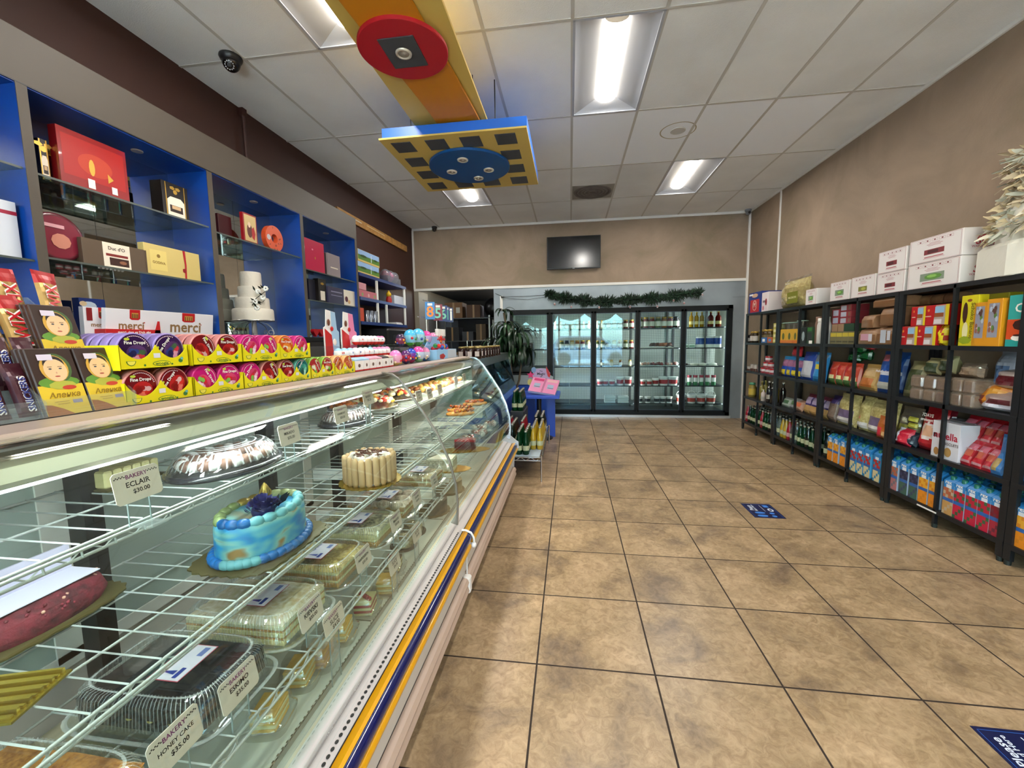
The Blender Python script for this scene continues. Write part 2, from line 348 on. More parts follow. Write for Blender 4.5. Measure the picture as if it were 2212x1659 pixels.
for c in range(-5,5):
    for r in rows:
        if (c,r) in LAMPS: continue
        x0,x1=xs[c+5],min(xs[c+6],XR); y0,y1=TY0+TL*r,min(TY0+TL*(r+1),YB)
        y0=max(y0,YF)
        if y1<=y0: continue
        mb.box(x0+g,x1-g,y0+g,y1-g,ZC,ZC+.015,CT2 if (r==1 and c in(0,1,2,3)) else CT)
o=mb.build('ceiling'); struct(o)
GRID=M('#bcb8b0',.5)
mb=MB()
for x in xs[1:]: mb.box(x-.012,x+.012,YF,YB,ZC-.003,ZC+.004,GRID)
for r in range(-5,4):
    y=TY0+TL*r; mb.box(XL,XR,y-.012,y+.012,ZC-.0035,ZC+.0035,GRID)
struct(mb.build('trim_8'))
mb=MB(); mb.box(XL-.15,XR+.15,YF-.1,YB+.15,ZC+.3,ZC+.34,M('#55524d',.9))
struct(mb.build('ceiling_deck'))
# troffers
LBODY=M('#a9acb4',.4); TUBE=emit('lamp_lens','#fff4e0',6)
def troffer(c,r,label):
    x0=TX0+TW*c; y0=TY0+TL*r; cx=x0+TW/2; cy=y0+TL/2
    t=thing('ceiling_light',(cx,cy,ZC),0,label,'ceiling light')
    w,l=TW/2-.012,TL/2-.012; mb=MB(); d=.075; lw=.085; le=.11
    O=[(-w,-l,0),(w,-l,0),(w,l,0),(-w,l,0)]; I=[(-lw,-l+le,d),(lw,-l+le,d),(lw,l-le,d),(-lw,l-le,d)]
    mb.add(O+I,[(0,4,5,1),(1,5,6,2),(2,6,7,3),(3,7,4,0)],LBODY)
    mb.add([(a[0],a[1],a[2]+.02) for a in O+I],[(1,5,4,0),(2,6,5,1),(3,7,6,2),(0,4,7,3)],LBODY)
    mb.build('reflector',t)
    mb=MB(); mb.box(-w-.01,w+.01,-l-.01,-l+.008,-.004,.004,LBODY).box(-w-.01,w+.01,l-.008,l+.01,-.004,.004,LBODY).box(-w-.01,-w+.008,-l,l,-.004,.004,LBODY).box(w-.008,w+.01,-l,l,-.004,.004,LBODY); mb.build('frame',t)
    mb=MB(); R=[]
    for i in range(9):
        a=PI*i/8; R.append([( -math.cos(a)*lw, y, d-math.sin(a)*.045) for y in (-l+le,l-le)])
    mb.ring(R,TUBE,False,False); mb.build('lens',t)
    # lamp light
    ld=bpy.data.lights.new('tube_light','AREA'); ld.shape='RECTANGLE'; ld.size=.16; ld.size_y=.95; ld.energy=16; ld.color=(1,.96,.91)
    lo=bpy.data.objects.new('tube_light',ld); C.objects.link(lo); lo.parent=t; lo.location=(0,0,.02); 
    return t
names={(-3,-1):'recessed fluorescent ceiling light cut by the top edge left of the yellow strip',(0,0):'largest recessed fluorescent ceiling light right of the red disc',(2,2):'recessed fluorescent ceiling light near the right wall',(-3,2):'recessed fluorescent ceiling light half hidden behind the blue square panel'}
for c,r in LAMPS:
    t_=troffer(c,r,names.get((c,r),'recessed fluorescent ceiling light behind the viewer, near the storefront'))
    if (c,r) not in names: t_['group']='ceiling lights behind the viewer'
# storefront (behind the viewer) : piers, header, sill, mullions, glass
FR=M('#3a3430',.5); WF=M('#a59a8c',.8)
mb=MB(); mb.box(XL,XR,YF-.15,YF,2.75,ZC+.3,WF).box(XL,XL+.25,YF-.15,YF,0,2.75,WF).box(2.35,XR,YF-.15,YF,0,2.75,WF).box(XL,XR,YF-.15,YF,0,.12,WF); struct(mb.build('wall_front'))
xw=[-2.72,-1.6,-.5,.42,1.38,2.35]
for i in range(5):
    w=thing('window_%d'%(i+1),((xw[i]+xw[i+1])/2,YF-.07,0)); w['kind']='structure'; h=(xw[i+1]-xw[i])/2
    mb=MB(); mb.box(-h,-h+.04,-.05,.05,.12,2.75,FR).box(h-.04,h,-.05,.05,.12,2.75,FR).box(-h,h,-.05,.05,.12,.2,FR).box(-h,h,-.05,.05,2.69,2.75,FR).box(-h,h,-.05,.05,2.1,2.14,FR); mb.build('window_frame',w)
    mb=MB(); mb.box(-h+.04,h-.04,-.004,.004,.2,2.69,GLASS); mb.build('window_pane',w)
# outside : pavement, street
mb=MB(); mb.box(-30,30,-45,YF-.15,-.12,-.02,M('#d0cfcc',.8,var=.08,vscale=.6)); struct(mb.build('ground_outside'))
# world
w=bpy.data.worlds.new('world'); SC.world=w; w.use_nodes=True; nt=w.node_tree; bg=nt.nodes['Background']
sk=nt.nodes.new('ShaderNodeTexSky'); sk.sky_type='NISHITA'; sk.sun_elevation=math.radians(48); sk.sun_rotation=math.radians(40); sk.sun_disc=False
nt.links.new(sk.outputs[0],bg.inputs[0]); bg.inputs[1].default_value=2.2
sd=bpy.data.lights.new('sun','SUN'); sd.energy=18; sd.angle=.01; sd.color=(1,.95,.88); so=bpy.data.objects.new('sun',sd); C.objects.link(so); so.rotation_euler=(math.radians(24),0,math.radians(-14))
# ================================================================ CURVED GLASS BAKERY CASE
Y0,Y1,YS=-1.2,3.9,2.0
PROF=[(-1.07,1.283),(-.95,1.283),(-.90,1.275),(-.865,1.252),(-.82,1.20),(-.74,1.08),(-.668,.967),(-.61,.83),(-.578,.70),(-.572,.60),(-.578,.49)]
CASEW=M('#cfcac2',.4); RAILM=M('#b9a79a',.35,.55); LGREY=M('#aab0aa',.35,.3); YEL=M('#d89a08',.3,coat=.4); NAVY=M('#0a1550',.2,coat=.7); MOULD=M('#b9a291',.5)
TAN=M('#8f8770',.45); INW=M('#c5cec9',.35); DARK=M('#15171a',.4); WIRE=M('#a4a9a6',.35)
case=thing('display_case',(0,0,0),0,'long curved-glass bakery display case with yellow and navy bumper stripe','display case')
# base, toe kick, front panel
mb=MB(); mb.box(-1.36,-.62,Y0,Y1-.02,.0,.13,DARK); mb.build('plinth',case)
mb=MB(); mb.prism([(-1.4,.13),(-.555,.13),(-.548,.40),(-.56,.44),(-.70,.44),(-.70,.40),(-1.4,.40)],Y0,Y1,CASEW); mb.box(-1.42,-1.36,Y0,Y1,.13,1.27,CASEW); mb.build('body',case)
for a,b in ((Y0,1.985),(2.03,Y1+.0)):
    mb=MB(); mb.prism([(-.556,.115),(-.53,.115),(-.520,.14),(-.527,.165),(-.520,.185),(-.53,.205),(-.556,.212)],a,b,MOULD); mb.box(-.557,-.552,a,b,.213,.218,BLACK); mb.build('kick_moulding',case)
mb=MB(); mb.box(-.56,-.516,1.985,2.03,.12,.21,WHITE,ch=.008); mb.build('moulding_joint',case)
# bumper: yellow / navy / yellow
mb=MB(); mb.prism([(-.556,.445),(-.534,.452),(-.524,.450),(-.524,.44),(-.55,.435)],Y0,Y1,YEL); mb.build('upper_yellow_stripe',case)
mb=MB(); R=[]
for i in range(9):
    a=math.radians(-40+i*17); R.append((-.524+.021*math.cos(a),.425+.024*math.sin(a)))
mb.prism(R+[(-.545,.42)],Y0,Y1,NAVY,smooth=True); mb.build('navy_bumper',case)
mb=MB(); mb.tube([(-.513,y,.392) for y in (Y0,1.97)],.015,YEL,10); mb.tube([(-.513,y,.392) for y in (2.04,Y1)],.015,YEL,10); mb.build('lower_yellow_stripe',case)
mb=MB(); mb.tube([(-.556,2.0,.462),(-.535,2.0,.462),(-.508,2.0,.45),(-.494,2.0,.425),(-.492,2.0,.39)],.006,WHITE,6); mb.sph((-.495,2.0,.385),.015,WHITE); mb.tube([(-.535,2.005,.38),(-.535,2.005,.22)],.004,WHITE,5); mb.build('stripe_joint_cap',case)
# perforated sill : real round holes shown as dark discs set in the strip
mb=MB(); mb.prism([(-.604,.455),(-.556,.447),(-.556,.44),(-.604,.44)],Y0,Y1,M('#b8aeac',.4)); 
mb.box(-.5575,-.5545,Y0,Y1,.4475,.4485,BLACK)
y=.1
while y<2.0:
    mb.add([(-.573+.0045*math.cos(PI*2*i/8),y+.0065*math.sin(PI*2*i/8),.4515-.0008*math.cos(PI*2*i/8)) for i in range(8)],[list(range(8))],BLACK); y+=.0185
mb.build('perforated_sill',case)
mb=MB(); mb.prism([(-.66,.478),(-.606,.468),(-.604,.452),(-.585,.452),(-.585,.44),(-.70,.44)],Y0,Y1,LGREY); mb.box(-.604,-.600,Y0,Y1,.4561,.4575,BLACK); mb.build('glass_rail',case)
mb=MB(); mb.box(-.705,-.66,Y0,Y1,.44,.4425,DARK)
y=.2
while y<Y1: mb.box(-.703,-.662,y,y+.007,.4425,.445,M('#6f7268',.5)); y+=.017
mb.build('air_grille',case)
mb=MB(); mb.box(-1.06,-.70,Y0,Y1-.02,.43,.445,M('#c6ccc4',.3)); 
for yy in (.35,1.3,2.15,3.0): mb.box(-1.02,-.705,yy-.002,yy+.002,.4452,.4462,DARK)
mb.build('deck',case)
R=[(-1.06,.445)]+[(-1.10+.05*math.cos(math.radians(a)),.56+.05*math.sin(math.radians(a))) for a in range(0,181,20)]+[(-1.16,.445)]
mb=MB(); mb.prism(R,Y0,Y1-.03,TAN,smooth=True); mb.build('rear_duct',case)
# rear sliding doors and posts
REARG=glassy('rear_glass','#b9cfcb',1.6,.05,.7,'#c3d0ca')
for k,(a,b) in enumerate(((Y0,-.1),(-.1,.86),(.86,1.9),(1.9,2.9),(2.9,Y1-.02))):
    mb=MB(); mb.box(-1.345,-1.335,a+.03,b-.03,.62,1.15,REARG); mb.box(-1.35,-1.33,a,a+.03,.6,1.17,WHITE).box(-1.35,-1.33,b-.03,b,.6,1.17,WHITE).box(-1.35,-1.33,a,b,.58,.62,WHITE).box(-1.35,-1.33,a,b,1.15,1.18,WHITE); mb.build('sliding_door',case)
for y in (-.2,.85,1.48,1.98,2.75,3.55):
    mb=MB(); mb.box(-1.24,-1.19,y-.022,y+.022,.44,1.2,DARK); 
    for k in range(12): mb.box(-1.1895,-1.188,y-.004,y+.004,.5+k*.055,.52+k*.055,BLACK)
    mb.build('shelf_post',case)
# shelves
def wire_shelf(name,x0,x1,z,a,b,dy,yl=()):
    mb=MB()
    for x in (x0,x1,x1+.02): mb.tube([(x,a,z),(x,b,z)],.0035,WIRE,5)
    for x in yl: mb.tube([(x,a,z-.006),(x,b,z-.006)],.003,WIRE,5)
    mb.tube([(x1,a,z-.022),(x1,b,z-.022)],.0035,WIRE,5)
    y=a+.02; k=0
    while y<b:
        mb.tube([(x0,y,z+.003),(x1,y,z+.003),(x1+.003,y,z-.022)],.0022,WIRE,4); y+=dy
    y=a
    while y<b-dy:
        mb.tube([(x1,y,z-.022),(x1,y+dy/2,z-.002),(x1,y+dy,z-.022)],.0018,WIRE,4,False); y+=dy
    mb.build(name,case)
for a,b,dy in ((Y0,1.98,.058),(2.02,Y1-.06,.04)):
    wire_shelf('upper_wire_shelf',-1.30,-.905,1.065,a,b,dy,(-1.1,))
    wire_shelf('middle_wire_shelf',-1.20,-.755,.85,a,b,dy,(-.9,-1.05))
    wire_shelf('lower_wire_shelf',-1.12,-.672,.64,a,b,dy,(-.9,))
    for yy in (a+.25,(a+b)/2,b-.2):
        for z,x1 in ((1.065,-.93),(.85,-.78),(.64,-.70)):
            mb=MB(); mb.prism([(-1.22,z-.07),(-1.2,z-.07),(x1,z-.018),(x1,z-.008),(-1.22,z-.008)],yy-.002,yy+.002,WHITE); mb.build('shelf_bracket',case)
# top : rear deck, metal edge rail, lamp housing
mb=MB(); mb.box(-1.42,-1.06,Y0,Y1,1.255,1.279,M('#6a675c',.5)); mb.build('top_board',case)
mb=MB(); mb.prism([(-1.075,1.262),(-1.075,1.288),(-1.03,1.293),(-.955,1.288),(-.945,1.27),(-.96,1.262)],Y0,Y1,RAILM); mb.box(-1.035,-1.031,Y0,Y1,1.2925,1.2945,BLACK); mb.box(-.9465,-.9435,Y0,Y1,1.266,1.274,BLACK); mb.build('top_edge_rail',case)
for a,b in ((Y0,1.95),(2.05,Y1-.08)):
    mb=MB(); mb.prism([(-1.0,1.25),(-.93,1.235),(-.905,1.215),(-.91,1.205),(-.98,1.2),(-1.0,1.22)],a,b,M('#b9b8a8',.35,.3)); mb.build('lamp_housing',case)
    mb=MB(); mb.tube([(-.935,a+.02,1.203),(-.935,b-.02,1.203)],.010,emit('case_tube','#eef4ff',6 if a<1 else 5),8); mb.build('lamp_tube',case)
    ld=bpy.data.lights.new('case_light','AREA'); ld.shape='RECTANGLE'; ld.size=.04; ld.size_y=b-a-.1; ld.energy=5.2; ld.color=(.9,.96,1.0) if a<1 else (1,.93,.78)
    lo=bpy.data.objects.new('case_light',ld); C.objects.link(lo); lo.parent=case; lo.location=(-.93,(a+b)/2,1.19); lo.rotation_euler=(0,math.radians(-8),0)
# glass
def pane(a,b,name):
    mb=MB(); T=.006; out=PROF; inn=[]
    for i,pnt in enumerate(out):
        p0=Vector(out[max(i-1,0)]); p1=Vector(out[min(i+1,len(out)-1)]); d=(p1-p0).normalized(); inn.append((pnt[0]+d.y*T*1.0,pnt[1]-d.x*T))
    loop=out+inn[::-1]; mb.prism(loop,a,b,GLASS,smooth=False); o=mb.build(name,case)
    for p in o.data.polygons: p.use_smooth=len(p.vertices)==4
pane(Y0,YS-.004,'curved_glass'); pane(YS+.004,Y1-.01,'curved_glass')
def strip(y,w,t,mat,name):
    mb=MB(); R=[]
    for i,pnt in enumerate(PROF):
        p0=Vector(PROF[max(i-1,0)]); p1=Vector(PROF[min(i+1,len(PROF)-1)]); d=(p1-p0).normalized(); n=Vector((-d.y,d.x))
        a=Vector(pnt)-n*(-.001); q=a+(-n)*0
        o1=Vector(pnt)+Vector((-d.y,d.x))*-.007; o2=Vector(pnt)+Vector((-d.y,d.x))*t
        R.append([(o1.x,y-w,o1.y),(o1.x,y+w,o1.y),(o2.x,y+w,o2.y),(o2.x,y-w,o2.y)])
    mb.ring(R,mat,True,True,False); mb.build(name,case)
strip(YS,.006,.003,M('#8f8880',.35,.6),'glass_joint')
strip(Y1,.012,.006,M('#c9ccd2',.2,.9),'end_trim')
mb=MB(); mb.prism([(x-.01,z-.01) for x,z in PROF]+[(-.60,.45),(-1.35,.45),(-1.35,1.26)],Y1-.008,Y1-.002,GLASS); mb.build('end_glass',case)
mb=MB(); mb.prism([(-.70,.43),(-.64,.515),(-.58,.525),(-.52,.475),(-.497,.46),(-.492,.40),(-.53,.38),(-.548,.13),(-1.3,.13),(-1.3,.43)],Y1-.01,Y1+.012,M('#c3c7cc',.3,.3)); mb.build('end_cap',case)

# ================================================================ SECOND CASE (beyond)
c2=thing('angled_display_case',(0,0,0),0,'smaller slanted-glass refrigerated case with stainless top beyond the curved bakery case','display case')
SS=M('#8f9699',.28,.9); BLU=M('#2d4fae',.4)
ya,yb=4.05,6.4
mb=MB(); mb.prism([(-1.5,1.15),(-.96,1.15),(-.955,1.255),(-1.5,1.255)],ya,yb,SS); mb.build('steel_top',c2)
mb=MB(); mb.prism([(-1.5,0),(-.88,0),(-.87,.58),(-.84,.62),(-.84,.66),(-1.5,.66)],ya,yb,BLU); mb.build('blue_body',c2)
mb=MB(); mb.prism([(-.965,1.15),(-.955,1.15),(-.845,.74),(-.855,.74)],ya+.02,yb-.02,glassy('dark_glass','#b4c8d0',1.6,.02,refl='#b8d8ec')); mb.build('slanted_glass',c2)
mb=MB(); mb.prism([(-.88,.66),(-.835,.66),(-.842,.74),(-.87,.75)],ya,yb,M('#5b86c9',.35)); mb.build('lower_rail',c2)
for y in (ya,yb-.02):
    mb=MB(); mb.prism([(-.975,1.15),(-.95,1.15),(-.832,.66),(-.86,.66)],y,y+.02,M('#50565c',.35,.6)); mb.build('glass_frame',c2)
mb=MB(); mb.box(-1.48,-1.44,ya,yb,.66,1.15,M('#7f8c90',.4)).box(-1.44,-.87,ya+.02,yb-.02,.66,.68,WHITE); 
for z,x in ((.84,-.93),(1.0,-.98)): mb.box(-1.44,x,ya+.02,yb-.02,z,z+.008,M('#aab4b8',.3))
mb.box(-1.44,-.98,ya+.01,ya+.02,.66,1.15,M('#a9b9bf',.4)); mb.build('interior',c2)
# ================================================================ BACK WALL : COOLER
GAL=M('#8f979e',.42,.35,var=.18,vscale=1.6,bump=.15,bscale=25)
cx0,cx1,cz0,cz1=-1.12,2.80,.05,2.0
mb=MB(); mb.box(-1.42,cx0,YB,YB+.1,0,2.41,GAL).box(cx1,XR,YB,YB+.1,0,2.41,GAL).box(cx0,cx1,YB,YB+.1,cz1,2.41,GAL).box(cx0,cx1,YB,YB+.1,0,cz0,GAL); struct(mb.build('wall_cooler'))
trim(9,-1.30,-1.25,YB-.012,YB,2.0,2.27,mat=TRIM); trim(10,-.3,2.83,YB-.02,YB,0,.045,mat=M('#c9ccd0',.3,.6)); 
trim(11,2.80,3.0,YB-.006,YB,2.13,2.135,mat=M('#6d757c',.4))
CF=M('#0c1014',.5,spec=.25); CFE=M('#3c4c5a',.35,.3)
cool=thing('glass_door_cooler',(0,YB,0),0,'built-in black-framed reach-in cooler of five glass doors under the garland','refrigerator')
mb=MB()
mb.box(cx0,cx1,-.03,.06,cz1-.06,cz1,CF).box(cx0,cx1,-.03,.06,cz0,cz0+.06,CF).box(cx1-.07,cx1,-.03,.06,cz0,cz1,CF).box(cx0,cx0+.03,-.03,.06,cz0,cz1,CF)
DX=[(-1.09,-.392),(-.348,.412),(.436,1.19),(1.212,1.975),(1.998,2.73)]
for k in range(4): mb.box(DX[k][1],DX[k+1][0],-.02,.06,cz0,cz1,CF)
mb.build('frame',cool)
DOORG=glassy('door_glass','#e6f0f0',1.45,.0,refl='#a8d4f0')
for k,(a,b) in enumerate(DX):
    d=bpy.data.objects.new('door',None); C.objects.link(d); d.parent=cool; w=(b-a)/2; d.location=((a+b)/2,-.035,0)
    mb=MB(); z0,z1=cz0+.06,cz1-.06; t=.035
    mb.box(-w,-w+t,-.012,.02,z0,z1,CF).box(w-t,w,-.012,.02,z0,z1,CF).box(-w,w,-.012,.02,z0,z0+t,CF).box(-w,w,-.012,.02,z1-t,z1,CF)
    for s in (-1,1): mb.box(s*(w-t)-.004,s*(w-t)+.004,-.014,-.008,z0+t,z1-t,CFE)
    mb.box(-w+t,w-t,-.014,-.008,z1-t-.006,z1-t+.002,CFE).box(-w+t,w-t,-.014,-.008,z0+t-.002,z0+t+.006,CFE); mb.build('door_frame',d)
    mb=MB(); mb.box(-w+t,w-t,.0,.006,z0+t,z1-t,DOORG); mb.build('door_glass',d)
    if k>=2: mb=MB(); mb.box(w-.028,w-.010,-.045,-.012,.75,1.15,CF,ch=.004); mb.build('handle',d)
INN=M('#c4c6c0',.6)
m=bpy.data.materials.new('grid_panel'); m.use_nodes=True; N,L,b=nodes(m); tc=N.new('ShaderNodeTexCoord'); br=N.new('ShaderNodeTexBrick'); br.offset=0; br.inputs['Scale'].default_value=30; br.inputs['Brick Width'].default_value=1; br.inputs['Row Height'].default_value=1; br.inputs['Mortar Size'].default_value=.14
br.inputs['Color1'].default_value=srgb('#b4b8b0'); br.inputs['Color2'].default_value=srgb('#b4b8b0'); br.inputs['Mortar'].default_value=srgb('#7c827c')
mp=N.new('ShaderNodeMapping'); mp.inputs['Rotation'].default_value=(PI/2,0,0); L.new(tc.outputs['Object'],mp.inputs[0]); L.new(mp.outputs[0],br.inputs[0]); L.new(br.outputs[0],b.inputs['Base Color']); b.inputs['Roughness'].default_value=.5
mb=MB(); mb.box(cx0,cx1,.80,.83,0,2.1,m).box(cx0,cx1,.06,.83,cz1,2.1,INN).box(cx0,cx1,.06,.83,-.0,.09,M('#2a3236',.4)).box(cx0-.02,cx0,.06,.83,0,2.1,INN).box(cx1,cx1+.02,.06,.83,0,2.1,M('#a9ada2',.5)); mb.build('interior',cool)
SHZ=[1.632,1.262,.932,.574,.245]
for a,b in ((-1.1,-.02),(-.01,1.2),(1.22,1.99),(2.0,2.74)):
    for z in SHZ:
        mb=MB(); mb.box(a,b,.12,.6,z-.02,z,M('#1b2024',.4)); mb.build('shelf',cool)
for x in (-.33,.42,1.19,1.88,1.99,2.60):
    mb=MB(); mb.box(x-.016,x+.016,.70,.74,.09,1.98,M('#1a1d20',.5)); mb.build('shelf_upright',cool)
for x in (-.37,.42,1.2,1.986,2.76):
    mb=MB(); mb.box(x-.012,x+.012,.07,.085,.2,1.92,emit('cooler_tube','#e8f2f4',2.2)); mb.build('light_strip',cool)
    ld=bpy.data.lights.new('cooler_light','AREA'); ld.shape='RECTANGLE'; ld.size=.05; ld.size_y=1.7; ld.energy=5.5; ld.color=(1,1,.97)
    lo=bpy.data.objects.new('cooler_light',ld); C.objects.link(lo); lo.parent=cool; lo.location=(x,.10,1.05); lo.rotation_euler=(math.radians(90),0,0)
# ---- goods in the cooler
YC=YB+.17
def put(proto,pos,label,group=None,rz=0,first=[None]): 
    return dup(proto,pos,rz,label,group)
def proto(mb,name,cat,label='x'):
    o=mb.build(name); tag(o,label,cat); return o
shn=['top','second','third','fourth','bottom']; dn=['leftmost','second','middle','fourth','rightmost']
GO=M('#c9a23c',.3,.6); REDL=M('#a81e22',.4); CREAM=M('#e3dcc8',.5); GRN=M('#1c5a34',.35)
jb={'red':M('#6e1511',.15),'amber':M('#8a4a12',.15),'olive':M('#4c5420',.15),'pale':M('#c9b98c',.2),'dark':M('#1e120e',.12)}
JP={}
for k,mm in jb.items(): JP[k]=proto(jar_mb(.045,.17,mm,M('#b58d3c',.35,.6) if k!='dark' else BLACK,CREAM),'glass_jar','jar')
cn={'red':'dark red preserve','amber':'amber preserve','olive':'green pickle','pale':'pale spread','dark':'dark sauce'}
def row(door,shelf,kinds,x0,x1,y=0,sc=1,g='jars on the %s shelf of the %s cooler door'):
    n=len(kinds)
    for i,k in enumerate(kinds):
        x=x0+(x1-x0)*(i/(n-1) if n>1 else 0)
        for q in range(1):
            o=dup(JP[k],(x,YC+y+q*.1,SHZ[shelf]),0,'%s jar, %s from the left, %s shelf, %s cooler door'%(cn[k],ORD[i],shn[shelf],dn[door]),'glass jars inside the cooler'); o.scale=(sc,sc,sc)
row(1,0,['pale','pale','amber','pale','pale','pale','amber'],-.26,.33,sc=.9)
row(1,1,['olive','dark','pale','amber','red','pale'],-.16,.33,sc=.95)
row(2,0,['pale','pale','amber','pale','amber','red','red'],.50,1.12,sc=.92)
row(2,1,['olive','olive','dark','pale','amber','olive','red'],.50,1.12,sc=.9)
row(2,2,['dark','pale','amber','pale'],.60,1.1,sc=.7)
row(3,0,['olive','red','red','olive','amber','red','dark'],1.27,1.91,sc=1.15)
# tubs door 3 / 4 / 5
tubs=[('tub',tub_mb(.045,.055,.11,WHITE,WHITE,REDL),'small white tub with red label'),('tub',tub_mb(.072,.085,.16,WHITE,M('#e9efe9',.4),REDL),'large white tub with red label and pale lid'),('tub',tub_mb(.045,.055,.12,WHITE,WHITE,M('#2b3038',.5)),'small white tub with dark round label')]
TP=[proto(a[1],a[0],'tub') for a in tubs]
for i,x in enumerate((1.24,1.34,1.455)): dup(TP[0],(x,YC,SHZ[3]),0,'small white tub with red label, %s from the left in the fourth cooler door'%ORD[i])
o=dup(TP[0],(1.57,YC,SHZ[3]),0,'taller small red-labelled tub beside the two large tubs in the cooler'); o.scale=(1.15,1.15,1.25)
for i,x in enumerate((1.71,1.875)): dup(TP[1],(x,YC,SHZ[3]),0,'large red-labelled white tub, the %s of the two in the fourth cooler door'%('left','right')[i])
for i,x in enumerate((.93,1.07)): o=dup(TP[1],(x,YC,SHZ[3]),0,'red-labelled white tub behind the middle cooler door, the %s one'%('left','right')[i]); o.scale=(.8,.8,1)
for i,x in enumerate((.56,.66,.78)): dup(TP[0],(x,YC,SHZ[3]),0,'pale cup %s from the left on the fourth shelf behind the middle cooler door'%ORD[i])
for i,x in enumerate((1.29,1.435,1.60,1.71,1.82)): dup(TP[2],(x,YC,SHZ[4]),0,'small dark-labelled white tub, %s from the left, bottom shelf, fourth cooler door'%ORD[i])
# buckets door 5
mb=tub_mb(.066,.078,.15,WHITE,WHITE,M('#c2443a',.4)); bk=mb
for i in range(13): pass
bk.tube([(.076*math.cos(PI*i/12),0,.14+.085*math.sin(PI*i/12)) for i in range(13)],.003,WHITE,5,False)
BK=proto(bk,'bucket','bucket')
for i,x in enumerate((2.02,2.21,2.38,2.55)): dup(BK,(x,YC,SHZ[4]),0,'white bucket with red label, %s from the left, bottom shelf, rightmost cooler door'%ORD[i])
bc=tub_mb(.066,.078,.15,PLAST,M('#cfd8dc',.3)); BC=proto(bc,'bucket','bucket')
for i,x in enumerate((2.10,2.28,2.46)): dup(BC,(x,YC+.19,SHZ[4]),0,'clear plastic bucket, %s from the left behind the white buckets of the cooler'%ORD[i])
# tall cans
TC=proto(can_mb(.038,.19,[(0,.35,M('#3d7d4e',.35)),(.35,.75,WHITE),(.75,1,M('#a93246',.35))]),'tall_can','can')
for i in range(6): dup(TC,(2.06+.105*i,YC,SHZ[3]),0,'tall white, green and red can, %s from the left, rightmost cooler door'%ORD[i])
BCN=proto(can_mb(.072,.2,[(0,.3,WHITE),(.3,.85,M('#1f3f8f',.35)),(.85,1,WHITE)]),'large_can','can')
for i,x in enumerate((2.33,2.50,2.62)): dup(BCN,(x,YC,SHZ[1]),0,'large blue and white can, %s from the left in the rightmost cooler door'%ORD[i])
for i,x in enumerate((2.06,2.18)):
    mb=box_mb(.10,.12,.07,M('#dfe8dd',.5)); FY(mb,.12,M('#5a8a5c',.5),0,.03,.09,.02); o=mb.build('carton',loc=(x,YC,SHZ[1])); tag(o,'low white carton with green band beside the large blue cans, the %s one'%('left','right')[i],'carton')
# bottles on top shelf door 5
YO=glassy('yellow_glass','#d9b23a',1.5,.03,.5,'#c89a20'); RO=glassy('red_glass','#8a2a18',1.5,.03,.5,'#7d2412')
for i,(x,mt,lab) in enumerate(((2.17,YO,'left yellow liquor bottle'),(2.26,YO,'middle yellow liquor bottle'),(2.35,YO,'right yellow liquor bottle'),(2.50,RO,'broad amber bottle'),(2.63,RO,'square amber bottle at the far right'))):
    mb=bottle_mb(.037 if i<3 else .05,.27,mt,M('#d8c07a',.5),GO,'wine'); o=mb.build('bottle',loc=(x,YC,SHZ[0])); tag(o,lab+' on the top shelf of the rightmost cooler door','bottle')
for i in range(3):
    mb=MB(); mb.box(-.13,.13,-.07,.07,0,.012,M('#d9e4e0',.4)); 
    rn=random.Random(i)
    for k in range(12): mb.sph((-.11+.22*rn.random(),-.05+.1*rn.random(),.03+.02*rn.random()),.026,M(rn.choice(['#8c2a2a','#b98f7d','#d8cfc4','#6e3a32']),.35),8,5)
    o=mb.build('meat_tray',loc=(1.33+.25*i,YC,SHZ[2])); tag(o,'tray of red and white sliced meats, %s of three in the fourth cooler door'%('left','middle','right')[i],'tray')
for i,(x,c) in enumerate(((2.06,'#4a3430'),(2.24,'#d8d2c2'),(2.38,'#e3ddcc'),(2.56,'#e8e6dc'))):
    mb=MB(); mb.sph((0,0,.028),.05,M(c,.4,bump=.4,bscale=60),10,6,(1.6,1,.55)); mb.box(-.085,.085,-.055,.055,0,.004,WHITE); o=mb.build('cheese_pack',loc=(x,YC,SHZ[2])); tag(o,('dark braided' if i==0 else 'white')+' cheese pack, %s from the left, third shelf, rightmost cooler door'%ORD[i],'cheese')
# smoked meats on a board
mb=MB(); mb.box(-.30,.30,-.08,.08,0,.012,M('#b9b2a2',.5)); o=mb.build('tray',loc=(1.56,YC,SHZ[1])); tag(o,'long pale tray under the smoked meats in the fourth cooler door','tray')
rn=random.Random(3)
for i,x in enumerate((1.50,1.58,1.66,1.72,1.79)):
    mb=MB(); c=['#3a1a12','#5b2616','#8a4a28','#9c5a34','#4a2013'][i]; mb.tube([(-.05,0,.03),(-.02,-.01,.05),(.03,0,.055),(.06,.01,.035)],[.014,.032,.034,.016],M(c,.35,bump=.5,bscale=40),8); o=mb.build('smoked_meat',loc=(x,YC+.01,SHZ[1]+.012),rz=rn.uniform(-.5,.5)); tag(o,'%s smoked meat piece from the left on the pale tray in the cooler'%ORD[i],'meat')
for s,(x) in enumerate((.74,.98)):
    for k in range(3):
        mb=MB(); mb.box(-.10,.10,-.07,.07,0,.042,M('#dfe3e0',.4),ch=.006); o=mb.build('foam_tray',loc=(x,YC,SHZ[4]+.045*k)); tag(o,'pale food pack, %s of the %s stack of three behind the middle cooler door'%(('bottom','middle','top')[k],('left','right')[s]),'box')
for o in list(JP.values())+TP+[BK,BC,TC,BCN]: kill(o)
